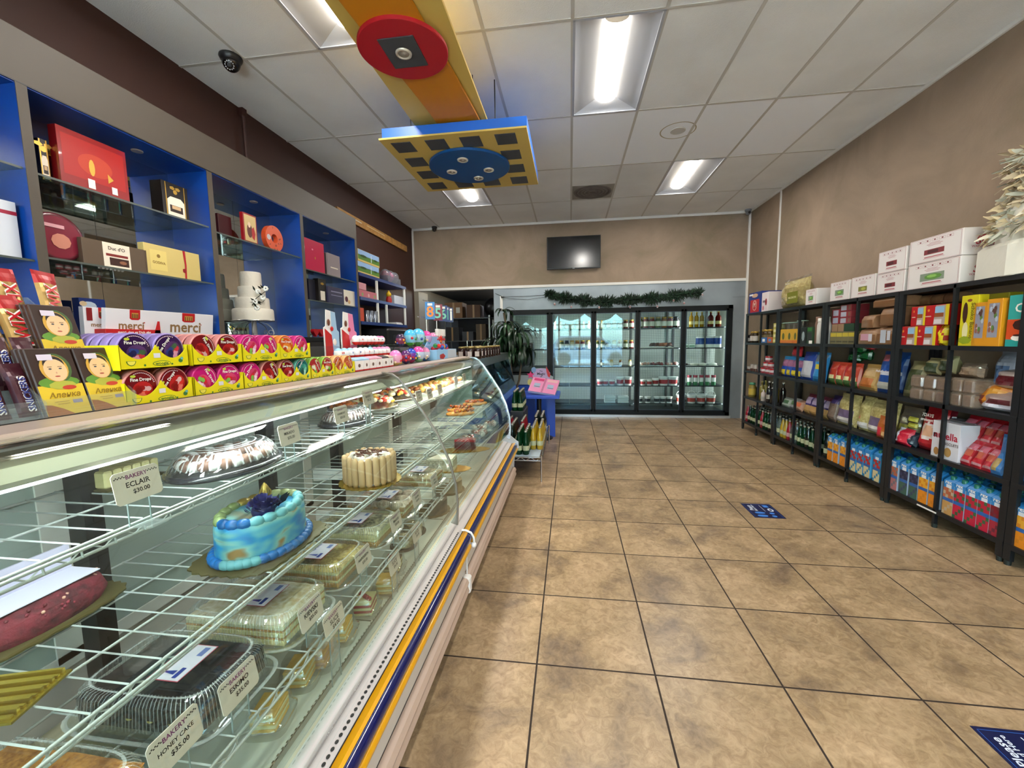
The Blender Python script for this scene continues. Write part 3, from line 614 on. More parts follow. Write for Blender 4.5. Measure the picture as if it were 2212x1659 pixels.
# ---- garland
mb=MB(); rn=random.Random(11); G1,G2,G3=M('#10291a',.7),M('#1d3d26',.7),M('#0a1c12',.7)
P0=[(1182,635),(1205,641),(1235,646),(1270,650),(1310,652),(1350,648),(1390,646),(1430,643),(1470,637),(1515,632)]
pts=[py(u,v,YB-.16) for u,v in P0]
for i in range(len(pts)-1):
    for k in range(230):
        t=rn.random(); p=pts[i].lerp(pts[i+1],t); a=rn.uniform(0,2*PI); L_=rn.uniform(.08,.135)*(1+.3*math.sin((i+t)*5.1))*(1 if .08<(i+t)/9<.95 else .8); dr=Vector((rn.uniform(-.9,.9),math.cos(a)*.55,math.sin(a))).normalized()
        q=p+dr*L_*.15; e=p+dr*L_; s=dr.cross(Vector((rn.random(),rn.random(),rn.random()))).normalized()*rn.uniform(.013,.024); n_=dr.cross(s)*.6
        e.y=min(e.y,YB-.006); q.y=min(q.y,YB-.03)
        mb.add([tuple(q-s),tuple(q+s),tuple(q+n_),tuple(e)],[(0,1,3),(1,2,3),(2,0,3),(0,2,1)],rn.choice([G1,G2,G3,G1]))
mb.tube([tuple(p) for p in pts],.02,G3,6)
tag(mb.build('garland'),'dark green fir garland hung across the wall above the cooler doors','garland')
for i,(u,v) in enumerate([(1198,657),(1234,663),(1294,664),(1361,663),(1420,662),(1455,649),(1478,655),(1517,637)]):
    p=py(u,v,YB-.17); mb=MB(); mb.sph((0,0,0),.018,M('#c9c4c4',.25,.3),10,6,(1,1,1.5)); mb.lathe([(.0165,-.006),(.019,0),(.0165,.006)],M('#a02230',.3),10,cap=False); mb.tube([(0,0,.025),(0,0,.06)],.0015,STEEL,4); o=mb.build('ornament',loc=p)
    tag(o,'striped red and white bauble, %s from the left along the garland'%ORD[i],'ornament')
# cable from the opening to the garland
mb=MB(); mb.tube([tuple(py(u,v,YB-.02)) for u,v in [(1070,634),(1086,641),(1130,640),(1190,637)]],.004,BLACK,5,False); mb.tube([tuple(py(u,v,YB-.02)) for u,v in [(1084,641),(1100,645),(1140,647),(1190,640)]],.003,BLACK,5,False)
p=py(1086,642,YB-.03); mb.box(p.x-.03,p.x+.02,p.y-.01,p.y+.01,p.z-.012,p.z+.012,BLACK)
tag(mb.build('power_cord'),'thin black cord strung from the storeroom opening to the garland','cord')
# tv
tv=thing('television',(0.06,YB-.003,2.985),0,'black flat television hung high on the taupe back wall','television'); 
mb=MB(); mb.box(-.475,.475,-.10,-.06,-.285,.285,M('#0b0c0f',.35),ch=.004); mb.box(-.1,.1,-.06,0,-.1,.1,BLACK); mb.build('casing',tv)
mb=MB(); mb.box(-.46,.46,-.1035,-.1005,-.265,.272,M('#05070a',.16,spec=.9)); mb.build('screen',tv)
mb=MB(); mb.box(-.02,.02,-.106,-.103,-.281,-.274,M('#c8ccd0',.4)); mb.build('logo_plate',tv)
# ---- storeroom seen through the opening
DW=M('#3b3a38',.8)
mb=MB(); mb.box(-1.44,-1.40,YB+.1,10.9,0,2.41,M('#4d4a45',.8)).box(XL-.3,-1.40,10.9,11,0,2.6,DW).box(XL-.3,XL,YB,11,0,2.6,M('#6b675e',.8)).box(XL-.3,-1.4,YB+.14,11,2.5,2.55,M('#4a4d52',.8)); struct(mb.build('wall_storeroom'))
mb=MB(); mb.box(-2.6,-1.42,10.5,10.86,.3,2.2,M('#5a4f3e',.8)); mb.build('x'); 
bpy.data.objects.remove(bpy.data.objects['x'])
CARD=M('#6e4f33',.8); 
def simple(mb,name,label,cat,loc=None,rz=None,group=None): return tag(mb.build(name,loc=loc,rz=rz),label,cat,group)
def sbox(x,y,z,w,d,h,mat,label,rz=0,name='cardboard_box',cat='box',extra=None):
    mb=MB(); mb.box(-w/2,w/2,-d/2,d/2,0,h,mat,ch=.003)
    mb.box(-.02,.02,-d/2-.0006,-d/2,0,h,M('#8c6f4c',.5)); 
    if extra: extra(mb,d)
    return simple(mb,name,label,cat,(x,y,z),rz)
mb=MB()
for x in (-2.75,-1.75):
    for y in (9.0,9.45): mb.box(x-.015,x+.015,y-.015,y+.015,0,2.0,STEEL)
for z in (.3,.9,1.45,1.95): mb.box(-2.77,-1.73,8.98,9.47,z-.02,z,M('#55585a',.4,.5))
simple(mb,'storage_rack','grey steel storeroom rack carrying cardboard boxes','rack')
def lb(mb,d): FY(mb,d,M('#a9a59a',.6),.10,.17,.09,.12)
sbox(-2.55,9.2,1.95,.40,.4,.34,CARD,'cardboard box with a pale label on top of the storeroom rack',extra=lb)
sbox(-2.1,9.2,1.95,.3,.4,.28,M('#4d3524',.8),'dark brown carton right of the labelled box in the storeroom')
for i,(x,z,w,h,c) in enumerate([(-2.6,1.45,.3,.3,'#2a2a2c'),(-2.25,1.45,.25,.2,'#3c3f44'),(-1.95,1.45,.22,.36,'#57493a'),(-2.5,.9,.35,.3,'#222326'),(-2.05,.9,.35,.35,'#3a2f24')]):
    sbox(x,9.2,z,w,.35,h,M(c,.8),'%s dim carton from the left in the storeroom rack, %s shelf'%(ORD[i%3],'third' if z>1 else 'second'))
sbox(-1.75,8.70,.62,.3,.3,.5,M('#8a7340',.8),'tan carton standing near the plant in the storeroom')
mb=MB(); mb.box(-.25,.25,-.2,.2,0,.62,M('#3a3328',.8),ch=.01); simple(mb,'crate','low dark crate under the tan carton in the storeroom','crate',(-1.75,8.70,0))
mb=MB(); mb.sph((0,0,.22),.22,M('#0d0d10',.35,bump=.6,bscale=12),14,9,(1,.8,1)); simple(mb,'trash_bag','shiny black plastic bag stuffed on the storeroom rack top','bag',(-1.69,9.2,1.95))
mb=MB()
for x in (0,.42):
    mb.tube([(x,0,0),(x,0,1.45)],.014,CHROME,8); mb.tube([(x,.4,0),(x,.4,1.45)],.014,CHROME,8)
for z in (.4,.7,1.0,1.3,1.45): mb.tube([(0,0,z),(.42,0,z)],.008,CHROME,6); mb.tube([(0,.4,z),(.42,.4,z)],.008,CHROME,6); mb.box(0,.42,0,.4,z-.004,z,M('#4c4f52',.4,.4))
simple(mb,'tray_rack','chrome tray rack in the storeroom opening beside the plant','rack',(-2.02,8.05,0))
ld=bpy.data.lights.new('storeroom_light','POINT'); ld.energy=2.2; lo=bpy.data.objects.new('storeroom_light',ld); C.objects.link(lo); lo.location=(-2.5,8.3,2.46); ld.shadow_soft_size=.03
# ================================================================ CEILING DECORATION AND FIXTURES
PYEL=M('#c9ab55',.55); ORG=M('#c47a05',.5); RED=M('#ad1420',.45); BLUS=M('#1d63c4',.4); BLUD=M('#0a4a86',.4); SLATE=M('#3f4144',.5)
zs=3.25
fp=thing('ceiling_panel_strip',(-.98,2.0,zs),0,'long pale yellow hanging panel with a wavy orange band on the ceiling','ceiling decoration')
mb=MB(); mb.box(-.315,.30,-3.0,1.72,0,.02,PYEL); mb.build('yellow_board',fp)
mb=MB(); Lf=[];Rt=[]
for i in range(41):
    y=-3+4.72*i/40; o=.07*math.sin((y-.75)*1.55); Lf.append((-.19+o+.02,y)); Rt.append((.20+o*.9-.01,y))
mb.prism(Lf+Rt[::-1],-.03,-.008,ORG,'z'); mb.build('orange_band',fp)
mb=MB()
for y in (-1.5,0,1.5):
    for x in (-.2,.2): mb.tube([(x,y,.02),(x,y,ZC-zs)],.004,BLACK,5)
mb.build('hanging_rod',fp)
rd=thing('red_ceiling_disc',(-1.01,2.62,3.2),0,'round red disc with a grey square and spotlight under the orange band','ceiling decoration')
mb=MB(); mb.lathe([(.265,0),(.27,.003),(.27,.02),(.265,.022)],RED,56,smooth=False); mb.build('red_disc',rd)
mb=MB(); mb.box(-.11,.11,-.13,.13,-.006,0,SLATE); mb.build('grey_square',rd)
def spot(par,x,y,z,nm='spotlight'):
    mb=MB(); W2=M('#cfc7b6',.35,.3); mb.lathe([(.050,0),(.048,-.008),(.036,-.010),(.033,-.002)],W2,20,c=(x,y,z),cap=False); mb.lathe([(.033,-.002),(.030,-.006),(.018,-.004),(.014,-.008),(.001,-.008)],M('#b9b2a4',.25,.5),20,c=(x,y,z),cap=False); mb.build(nm,par)
spot(rd,.0,.0,-.006)
sq=thing('square_ceiling_panel',(-.945,4.04,3.1),0,'blue and yellow square hanging panel with black squares and a blue disc','ceiling decoration')
mb=MB(); mb.box(-.605,.605,-.58,.58,.014,.10,BLUS); mb.build('blue_box',sq)
mb=MB(); mb.box(-.625,.605,-.605,.605,0,.014,PYEL); mb.build('yellow_board',sq)
mb=MB()
for i in range(4):
    for j in range(4):
        x=-.465+.295*i; y=-.45+.30*j; mb.box(x-.085,x+.085,y-.09,y+.09,-.004,0,SLATE)
mb.build('black_square',sq)
mb=MB(); mb.lathe([(.375,-.028),(.38,-.025),(.38,-.006),(.375,-.005)],BLUD,64,smooth=False); mb.build('blue_disc',sq)
for x,y in ((-.02,-.19),(.17,.07),(-.19,.05),(.03,.25)): spot(sq,x,y,-.028)
mb=MB()
for x,y in ((.33,-.45),(-.4,-.45),(.4,.5),(-.4,.5)): mb.tube([(x,y,.1),(x,y,ZC-3.1)],.005,BLACK,6)
mb.build('hanging_rod',sq)
# dome camera
dc=thing('dome_camera',(-2.50,3.0,ZC),0,'black dome security camera on the ceiling over the left cabinet','security camera')
mb=MB(); mb.lathe([(.075,0),(.078,-.012),(.07,-.03),(.062,-.04)],M('#17181a',.35),20); mb.build('base',dc)
mb=MB(); mb.sph((0,0,-.035),.062,M('#0c0c0e',.2),20,12,(1,1,1.15)); mb.build('dome',dc)
Tm=Matrix.Translation((.012,-.03,-.075))@Matrix.Rotation(math.radians(35),4,'Z').to_4x4()@Matrix.Rotation(math.radians(125),4,'X')
mb=MB()
for i in range(12): a=2*PI*i/12; mb.sph((.027*math.cos(a),.027*math.sin(a),.028),.005,M('#b9b9bb',.3),6,4,T=Tm)
mb.lathe([(.014,.02),(.016,.036),(.012,.037)],BLACK,12,T=Tm); mb.build('lens_ring',dc)
def smallcam(x,y,z,label,c='#1b1b1d'):
    t=thing('security_camera',(x,y,z),0,label,'security camera'); mb=MB(); mb.lathe([(.05,0),(.05,-.02),(.045,-.03)],M(c,.4),14); mb.build('base',t)
    mb=MB(); mb.sph((0,-.01,-.05),.042,M(c,.35),12,8); mb.tube([(0,-.03,-.055),(0,-.055,-.06)],.018,BLACK,10); mb.build('camera_ball',t)
smallcam(-2.50,YB-.09,ZC-.005,'small black camera hanging where ceiling meets back wall on the left'); smallcam(2.95,YB-.10,ZC-.005,'small grey camera in the far right ceiling corner','#77787c')
# round air diffuser / speaker
vt=thing('air_diffuser',(.32,6.37,ZC),0,'dusty round brown air diffuser in the ceiling near the television','vent')
mb=MB(); mb.box(-.29,.29,-.27,.29,-.004,0,M('#8f8a80',.8)); mb.build('panel',vt)
mb=MB()
for r in (.27,.22,.17,.12,.07): mb.lathe([(r,-.006),(r-.012,-.018),(r-.03,-.008)],M('#69605a',.8,var=.2,vscale=9),32,cap=False)
mb.lathe([(.27,-.005),(.001,-.006)],M('#5c544e',.85),32,cap=False); mb.build('rings',vt)
sp=thing('ceiling_speaker',(1.10,4.72,ZC),0,'faint round white speaker grille in the ceiling, ringed by a stain','speaker')
mb=MB(); mb.lathe([(.075,-.001),(.075,-.005),(.07,-.006)],M('#bdbab4',.7),24); mb.build('grille',sp)
mb=MB(); mb.lathe([(.178,-.0012),(.165,-.0014)],M('#b0a48d',.9),40,cap=False); mb.build('stain_ring',sp)
# ================================================================ LEFT WALL CABINET
UX,WX=-2.62,-2.95
FAS=M('#4d453c',.55,bump=.05,bscale=300); BLU2=M('#053a8e',.32); MIR=M('#d3d8d6',.02,1.0); SHG=glassy('shelf_glass','#cfdcd8',1.6,.0,.10,'#7f8f8c'); SHE=M('#4b5450',.3)
cab=thing('wall_cabinet',(WX,0,0),0,'tall wall cabinet with grey-brown frame, blue compartments, mirror back and glass shelves','cabinet')
D=UX-WX
mb=MB(); mb.box(-.015,D,-.25,4.975,2.705,2.955,FAS).box(.0,D,-.25,4.975,1.455,1.50,BLACK); mb.box(D-.001,D+.001,-.25,4.975,2.70,2.706,BLACK); mb.build('fascia',cab)
DIV=[.74,1.79,2.845,3.90,4.95]
for y in DIV:
    mb=MB(); mb.box(D-.004,D,y-.022,y+.022,1.5,2.705,FAS); mb.box(0,D-.004,y-.021,y+.021,1.5,2.70,BLU2); mb.build('side_panel',cab)
mb=MB(); mb.box(.0,D-.004,-.2,4.93,2.694,2.704,BLU2); mb.build('top_lining',cab)
mb=MB(); mb.box(.0,.004,-.2,4.93,1.5,2.694,MIR); 
for y in (1.33,2.3,3.42,4.45): mb.box(.004,.0045,y-.001,y+.001,1.5,2.694,BLACK)
mb.build('mirror_back',cab)
SHV={0:[2.31,1.87],1:[2.305,1.895],2:[2.285],3:[2.19,1.885]}
for k,zs_ in SHV.items():
    for z in zs_:
        mb=MB(); a,b=DIV[k]+.024,DIV[k+1]-.024; mb.box(.006,D-.02,a,b,z-.010,z-.001,SHG); mb.box(D-.02,D-.017,a,b,z-.0105,z-.0005,SHE); mb.build('glass_shelf',cab)
for k in range(4):
    mb=MB(); y=(DIV[k]+DIV[k+1])/2+(.1 if k==2 else .15); mb.lathe([(.032,2.694),(.030,2.688),(.02,2.690),(.001,2.690)],M('#b6aba0',.3,.4),18,c=(.17,y,0),cap=False); mb.build('puck_light',cab)
mb=MB(); mb.box(WX,UX+.02,-.3,4.97,0,1.45,M('#17120f',.6)); simple(mb,'back_counter','dark back counter running beneath the blue wall cabinet','counter')
R90=PI/2
def face(uL,uR,vt,x,zb,dep=.05):
    """y centre, width, height of an upright pack seen on plane x between two image columns"""
    v=vt; a=px(uL,v,x); b=px(uR,v,x); 
    return (a.y+b.y)/2,abs(b.y-a.y),(a.z+b.z)/2-zb
def pack(name,cat,label,uL,uR,vt,x,zb,body,dep=.05,deco=None,lean=0,rz=R90,h=None,w=None,group=None):
    y,W,hh=face(uL,uR,vt,x,zb); hh=h or hh; W=w or W
    mb=box_mb(W,dep,hh,body)
    if deco: deco(mb,dep,W,hh)
    o=mb.build(name,loc=(x-dep/2,y,zb),rz=rz); 
    if lean: o.rotation_euler=(0,-lean,0); o.rotation_euler=Matrix.Rotation(-lean,3,'Y').to_4x4().to_euler() if False else (lean,0,rz)
    return tag(o,label,cat,group)
GOLD=M('#d9c27a',.35,.25); GOLDM=M('#caa24a',.3,.7); BRNB=M('#5b4a3a',.5); BURG=M('#5a0d20',.3,coat=.3); CREAMB=M('#e6dccb',.45)
def d1(mb,d,W,h):
    FY(mb,d,M('#a81814',.35),.0,h*.55,W*.9,h*.7); FY(mb,d,M('#b8361a',.4),.0,h*.5,W*.5,h*.4,24,eps=.001); FY(mb,d,GOLDM,-.02,h*.45,.03,h*.3,12,eps=.0015); FY(mb,d,GOLDM,.07,h*.35,.04,h*.2,3,eps=.0015); FY(mb,d,WHITE,-.03,h*.15,.035,.05,eps=.002); FY(mb,d,WHITE,.09,h*.15,.03,.04,eps=.002)
pack('chocolate_box','box','large flat red chocolate box with gold print on the top glass shelf',133,276,392,-2.68,2.305,M('#8e1418',.3,coat=.4),.05,d1,h=.30)
def d2(mb,d,W,h):
    for s in (-1,1): FY(mb,d,GOLDM,s*W*.36,h*.5,.006,h*.98)
    FY(mb,d,CREAMB,0,h*.34,W*.66,h*.6,eps=.0008,poly=[(-W*.33,-h*.3),(W*.33,-h*.3),(W*.33,h*.16),(W*.2,h*.26),(-W*.2,h*.26),(-W*.33,h*.16)])
    FY(mb,d,GOLDM,-.02,h*.86,.04,.025,5,eps=.001); FY(mb,d,GOLDM,.02,h*.86,.04,.025,5,eps=.0012); FY(mb,d,GOLDM,0,h*.76,.03,.03,12,eps=.001)
    FY(mb,d,M('#2a1b14',.4),0,h*.26,W*.5,h*.2,eps=.0012); FY(mb,d,M('#c9a77c',.4),0,h*.3,W*.34,h*.1,eps=.0016)
pack('chocolate_box','box','black chocolate box with gold bow and cream panel on the top glass shelf, right end',348,402,398,-2.68,2.305,M('#16100e',.35),.09,d2)
pack('chocolate_box','box','black chocolate box with gold bow half hidden behind the left cabinet divider',80,100,300,-2.72,2.305,M('#16100e',.35),.09,d2)
# round burgundy tin
y,W,h_=face(100,158,470,-2.68,1.895)
mb=MB(); T=Matrix.Rotation(PI/2,4,'X'); r=.125
mb.lathe([(r*.98,-.03),(r,-.025),(r,.025),(r*.98,.03),(r*.9,.032)],BURG,32,T=T); mb.lathe([(r*.86,.0325),(.001,.0335)],M('#7a1830',.25,coat=.5),32,T=T,cap=False)
patch(mb,(0.01,-.035,-.02),(1,0,0),(0,0,1),.09,.08,M('#c9826e',.4),0,10); patch(mb,(-.02,-.0352,.055),(1,0,0),(0,0,1),.10,.018,M('#d9a0a8',.4)); 
tag(mb.build('round_tin',loc=(-2.74,y,1.895+.125),rz=R90),'round burgundy chocolate tin standing on edge beside the brown box','tin')
def d3(mb,d,W,h):
    FY(mb,d,CREAMB,-.02*0,h*.5,W*.42,h*.98); FT(mb,d,"Duc d'O",M('#4a3428',.5),0,h*.78,w=W*.26); FY(mb,d,M('#7e2420',.4),0,h*.52,W*.34,h*.1,eps=.001); FY(mb,d,M('#3a1c16',.4),.01,h*.27,W*.3,h*.3,eps=.001); FY(mb,d,M('#8d5a40',.4),.03,h*.27,W*.12,h*.14,8,eps=.0014)
pack('chocolate_box','box',"brown chocolate box with cream label on the middle glass shelf",176,314,527,-2.68,1.895,BRNB,.05,d3)
def d4(mb,d,W,h):
    FY(mb,d,M('#e6cf7d',.3,.2),-W*.27,h*.5,W*.28,h*.66); FT(mb,d,"GODIVA",M('#8a6a2c',.4),-W*.27,h*.42,w=W*.22,eps=.0012); FY(mb,d,M('#8a6a2c',.4),-W*.27,h*.64,.025,.025,7,eps=.0012)
    FY(mb,d,M('#a8121c',.4),W*.2,h*.5,.014,h,eps=.001,poly=[(-.012,h/2),(.008,h/2),(.012,0),(.006,-h/2),(-.008,-h/2),(-.002,0)]); FY(mb,d,M('#8e0f18',.4),W*.18,h*.3,.03,.035,5,eps=.0015)
pack('chocolate_box','box','flat gold chocolate box tied with a red ribbon on the middle glass shelf',310,428,537,-2.68,1.895,GOLD,.045,d4)
# merci boxes on the cabinet base
def dm(mb,d,W,h):
    FY(mb,d,M('#b3151b',.4),.02,h*.80,W*.22,h*.36,poly=[(-W*.11,h*.2),(W*.11,h*.2),(W*.11,-h*.14),(W*.07,-h*.19),(-W*.07,-h*.19),(-W*.11,-h*.14)]); FY(mb,d,M('#c99a4a',.4,.3),.02,h*.78,W*.14,h*.2,eps=.001)
    for k in range(4): FY(mb,d,M('#6a3a1c',.4),.02+(k-1.5)*W*.035,h*.76,.006,h*.16,eps=.0014)
    FT(mb,d,"merci",M('#8a6a44',.4),.0,h*.38,w=W*.52); FY(mb,d,M('#b3151b',.4),W*.265,h*.52,.014,.012,3,eps=.0016)
MW=M('#dcd9e0',.35)
pack('chocolate_box','box','white merci chocolate box, the rightmost, leaning on the cabinet base',328,455,676,-2.66,1.50,MW,.03,dm,lean=.12)
pack('chocolate_box','box','white merci chocolate box in the middle of the red tray',222,328,668,-2.66,1.50,MW,.03,dm,lean=.12)
def dm2(mb,d,W,h): dm(mb,d,W,h); FY(mb,d,M('#7d1016',.4),-W*.3,h*.75,W*.2,h*.45,eps=.0018)
pack('chocolate_box','box','white merci chocolate box with dark red bars print, left of the others',176,236,664,-2.70,1.50,MW,.03,dm2,lean=.05)
y,W,h_=face(236,354,715,-2.60,1.50)
mb=box_mb(W,.12,.035,M('#b3151b',.4)); FT(mb,.12,'merci, dass es Dich gibt',WHITE,0,.017,w=W*.6); mb.prism([(W*.36,.0),(W*.5,.0),(W*.5,.09),(W*.46,.09)],-.06,-.058,M('#b3151b',.4)); tag(mb.build('display_tray',loc=(-2.685,y,1.501),rz=R90),'red cardboard tray holding the white merci boxes','tray')
bpy.data.objects[-1] if False else None
def db(mb,d,W,h): FY(mb,d,M('#c9d3e6',.4),-.02,h*.8,.08,.05,10); FY(mb,d,M('#e9c9a0',.4),-.05,h*.85,.04,.03,8,eps=.001)
pack('chocolate_box','box','dark blue box standing behind the merci boxes',170,226,645,-2.80,1.50,M('#12307c',.35),.05,db)
# compartment 3 (second full one)
pack('chocolate_box','box','small dark red box behind the divider on the second compartment shelf',470,498,465,-2.74,2.285,M('#3c1015',.35),.10)
for k,(a,b) in enumerate(((498,516),(506,524),(520,556))):
    def dz(mb,d,W,h,k=k):
        FY(mb,d,M('#d9c088',.3,.4),0,h*.5,W*.86,h*.9); FY(mb,d,M('#5a2a20',.4),-.01,h*.42,W*.4,h*.5,10,eps=.001); FY(mb,d,M('#e6c7a8',.4),-.012,h*.62,W*.2,h*.2,10,eps=.0015)
        FY(mb,d,M('#a81e1a',.4),.03,h*.35,W*.3,h*.5,5,eps=.0013)
    pack('chocolate_box','box','%s red and gold portrait chocolate box of three on the upper glass shelf'%('leftmost','middle','front')[k],520,556,466,-2.66-.035*(2-k),2.285,M('#8e141c',.3),.03,dz,h=.235,w=.15)
y,W,h_=face(566,622,493,-2.68,2.285)
mb=MB(); T=Matrix.Rotation(PI/2,4,'X'); R=[]
for i in range(33):
    a=2*PI*i/32; ca,sa=math.cos(a),math.sin(a); R.append([(.115*ca,-.022,.115*sa),(.115*ca,.022,.115*sa),(.040*ca,.022,.040*sa),(.040*ca,-.022,.040*sa)])
mb.ring(R,M('#d4532a',.4),True,False,False)
rn=random.Random(5)
for k in range(12): a=rn.uniform(0,6.28); q=rn.uniform(.055,.1); patch(mb,(q*math.cos(a),-.022,q*math.sin(a)),(math.cos(a),0,math.sin(a)),(-math.sin(a),0,math.cos(a)),.018,.008,M('#7a2a18',.4))
patch(mb,(-.075,-.022,.0),(1,0,0),(0,0,1),.05,.05,M('#c9c0c4',.4),.0006,10)
tag(mb.build('ring_tin',loc=(-2.72,y,2.285+.116),rz=R90),'orange ring-shaped candy pack with a dark centre on the upper glass shelf','candy')
# wedding cake on scroll stand
cx,cy=-2.765,px(548,690,-2.765).y
zt=px(548,691,-2.70).z; 
IC=M('#cfc8bb',.6,bump=.25,bscale=40)
st=thing('cake_stand',(cx,cy,1.50),0,'scrolled silver wire cake stand under the tiered cake in the cabinet','cake stand'); hz=zt-1.5
mb=MB(); mb.lathe([(.165,hz-.012),(.172,hz-.008),(.172,hz-.001),(.165,hz)],CHROME,36); mb.build('plate',st)
mb=MB()
for k in range(5):
    a=2*PI*k/5+.3; pts=[]
    for i in range(26):
        t=i/25
        if t<.55: q=t/.55; rr=.05+.11*math.sin(q*PI/2); zz=hz-.015-(hz-.03)*q**1.7
        else: q=(t-.55)/.45; th=-PI/2+q*2.3*PI; ra=.028*(1-.6*q); rr=.132+ra*math.cos(th)-.0; zz=.038+ra*math.sin(th)
        pts.append((rr*math.cos(a),rr*math.sin(a),zz))
    mb.tube(pts,.0035,M('#9c9ca2',.3,.6),6)
mb.lathe([(.02,0),(.022,.02),(.02,hz-.01)],M('#b9b2b4',.4,.3),12); mb.build('scroll_leg',st)
wc=thing('tiered_cake',(cx,cy,zt),0,'four-tier white display cake with a white flower sprig in the blue cabinet','cake')
hh=[(.160,.098),(.132,.095),(.105,.095),(.082,.125)]; z=0
for r,h in hh:
    mb=MB(); mb.lathe([(r,z),(r*1.005,z+.01),(r*.99,z+h*.9),(r*.95,z+h)],IC,36); mb.build('tier',wc); z+=h
mb=MB(); rn=random.Random(4); LFM=M('#1f2c1c',.5); PET=M('#dfe0dc',.5)
base=[(.128,.03,.24),(.145,.0,.15),(.14,.06,.19),(.15,.01,.10),(.11,.09,.27)]
mb.tube([(.13,-.02,.12),(.15,.01,.18),(.12,.08,.24),(.10,.12,.28)],.003,LFM,5)
for k in range(16):
    p=Vector(rn.choice(base))+Vector((rn.uniform(0,.02),rn.uniform(-.03,.03),rn.uniform(-.02,.02))); d=Vector((rn.uniform(0,.5),rn.uniform(-1,1),rn.uniform(-.9,.6))).normalized()*.055; s=Vector((0.006,.006,.004)); mb.add([tuple(p),tuple(p+d*.5+s),tuple(p+d),tuple(p+d*.5-s)],[(0,1,2,3),(3,2,1,0)],LFM)
for p in base:
    for k in range(7):
        a=k*.9; mb.sph((p[0]+.008,p[1]+.014*math.cos(a),p[2]+.014*math.sin(a)),.010,PET,7,5,(.6,1,1))
mb.build('flower_sprig',wc,rz=-.75)
# compartment 4
PINKB=M('#c01848',.3,coat=.3)
pack('chocolate_box','box','hot pink box with a gold crest on the third compartment upper shelf',657,698,520,-2.68,2.19,PINKB,.05,lambda mb,d,W,h:(FY(mb,d,GOLDM,.0,h*.45,.02,.03,8),FY(mb,d,M('#e58aa5',.4),-.04,h*.7,.03,.02,6)))
pack('chocolate_box','box','low grey-beige box beside the hot pink box',707,733,550,-2.68,2.19,M('#8c8084',.45),.05,lambda mb,d,W,h:FY(mb,d,CREAMB,0,h*.4,W*.6,.012))
pack('chocolate_box','box','narrow black box between the hot pink and grey-beige boxes',698,706,546,-2.70,2.19,M('#241c1c',.45),.05)
pack('chocolate_box','box','dark blue box behind the divider on the lower glass shelf',666,684,604,-2.72,1.885,M('#1c1c2e',.4),.06)
pack('chocolate_box','box','tall black box with gold print left of the purple praline box',687,703,603,-2.68,1.885,M('#120d0b',.35),.06,lambda mb,d,W,h:(FY(mb,d,CREAMB,0,h*.28,W*.6,h*.4),FY(mb,d,GOLDM,0,h*.8,W*.5,h*.12,5)))
def dp(mb,d,W,h): FY(mb,d,CREAMB,W*.28,h*.5,W*.44,h*.98); FY(mb,d,M('#5a2a38',.4),W*.16,h*.4,.07,.07,10,eps=.001); FY(mb,d,M('#d8b07a',.4),W*.26,h*.25,.06,.05,9,eps=.0012); FY(mb,d,M('#8e8aa8',.4),-W*.2,h*.72,W*.4,.012,eps=.001); FY(mb,d,M('#8e8aa8',.4),-W*.2,h*.5,W*.4,.008,eps=.001)
pack('chocolate_box','box','purple and cream praline box on the lower glass shelf',708,765,624,-2.66,1.885,M('#2b2748',.3,coat=.3),.04,dp)
for i,(a,b) in enumerate(((672,688),(686,700))):
    mb=MB(); P=[]
    for k in range(24):
        t=2*PI*k/24; P.append((.045*16*math.sin(t)**3/16,.045*(13*math.cos(t)-5*math.cos(2*t)-2*math.cos(3*t)-math.cos(4*t))/16))
    mb.prism(P,-.02,.02,M('#b3151f',.3,coat=.4)); y=px((a+b)/2,720,-2.68).y; tag(mb.build('heart_box',loc=(-2.68,y,1.555),rz=R90),'%s red heart-shaped box on the cabinet base'%('left','right')[i],'box')
# compartment 1 (left edge)
y0=px(40,440,-2.68).y
mb=box_mb(.30,.07,.27,M('#cfd3dc',.5)); FY(mb,.07,M('#9c1d38',.4),0,.215,.30,.018); tag(mb.build('gift_box',loc=(-2.72,y0-.16,1.87),rz=R90),'white box with a dark red stripe at the left edge of the picture','box')
# wooden board and pipe on the wall
WD=M('#a5793f',.6,var=.25,vscale=14)
mb=MB(); mb.box(WX-.02,WX+.01,5.13,7.42,3.07,3.17,WD); mb.box(WX+.01,WX+.013,5.2,5.75,3.12,3.135,M('#c9bda4',.5)).box(WX+.01,WX+.012,5.9,6.5,3.13,3.14,M('#c9b48a',.5)); simple(mb,'wooden_board','long light wooden board fixed high on the brown wall','board')
mb=MB(); mb.tube([(WX+.012,3.62,3.11),(WX+.012,3.62,3.50)],.014,M('#3a1c14',.5),8); mb.box(WX-.02,WX+.03,3.595,3.645,3.50,3.56,M('#3a1c14',.5)); simple(mb,'wall_conduit','short brown conduit on the brown wall above the cabinet','pipe')
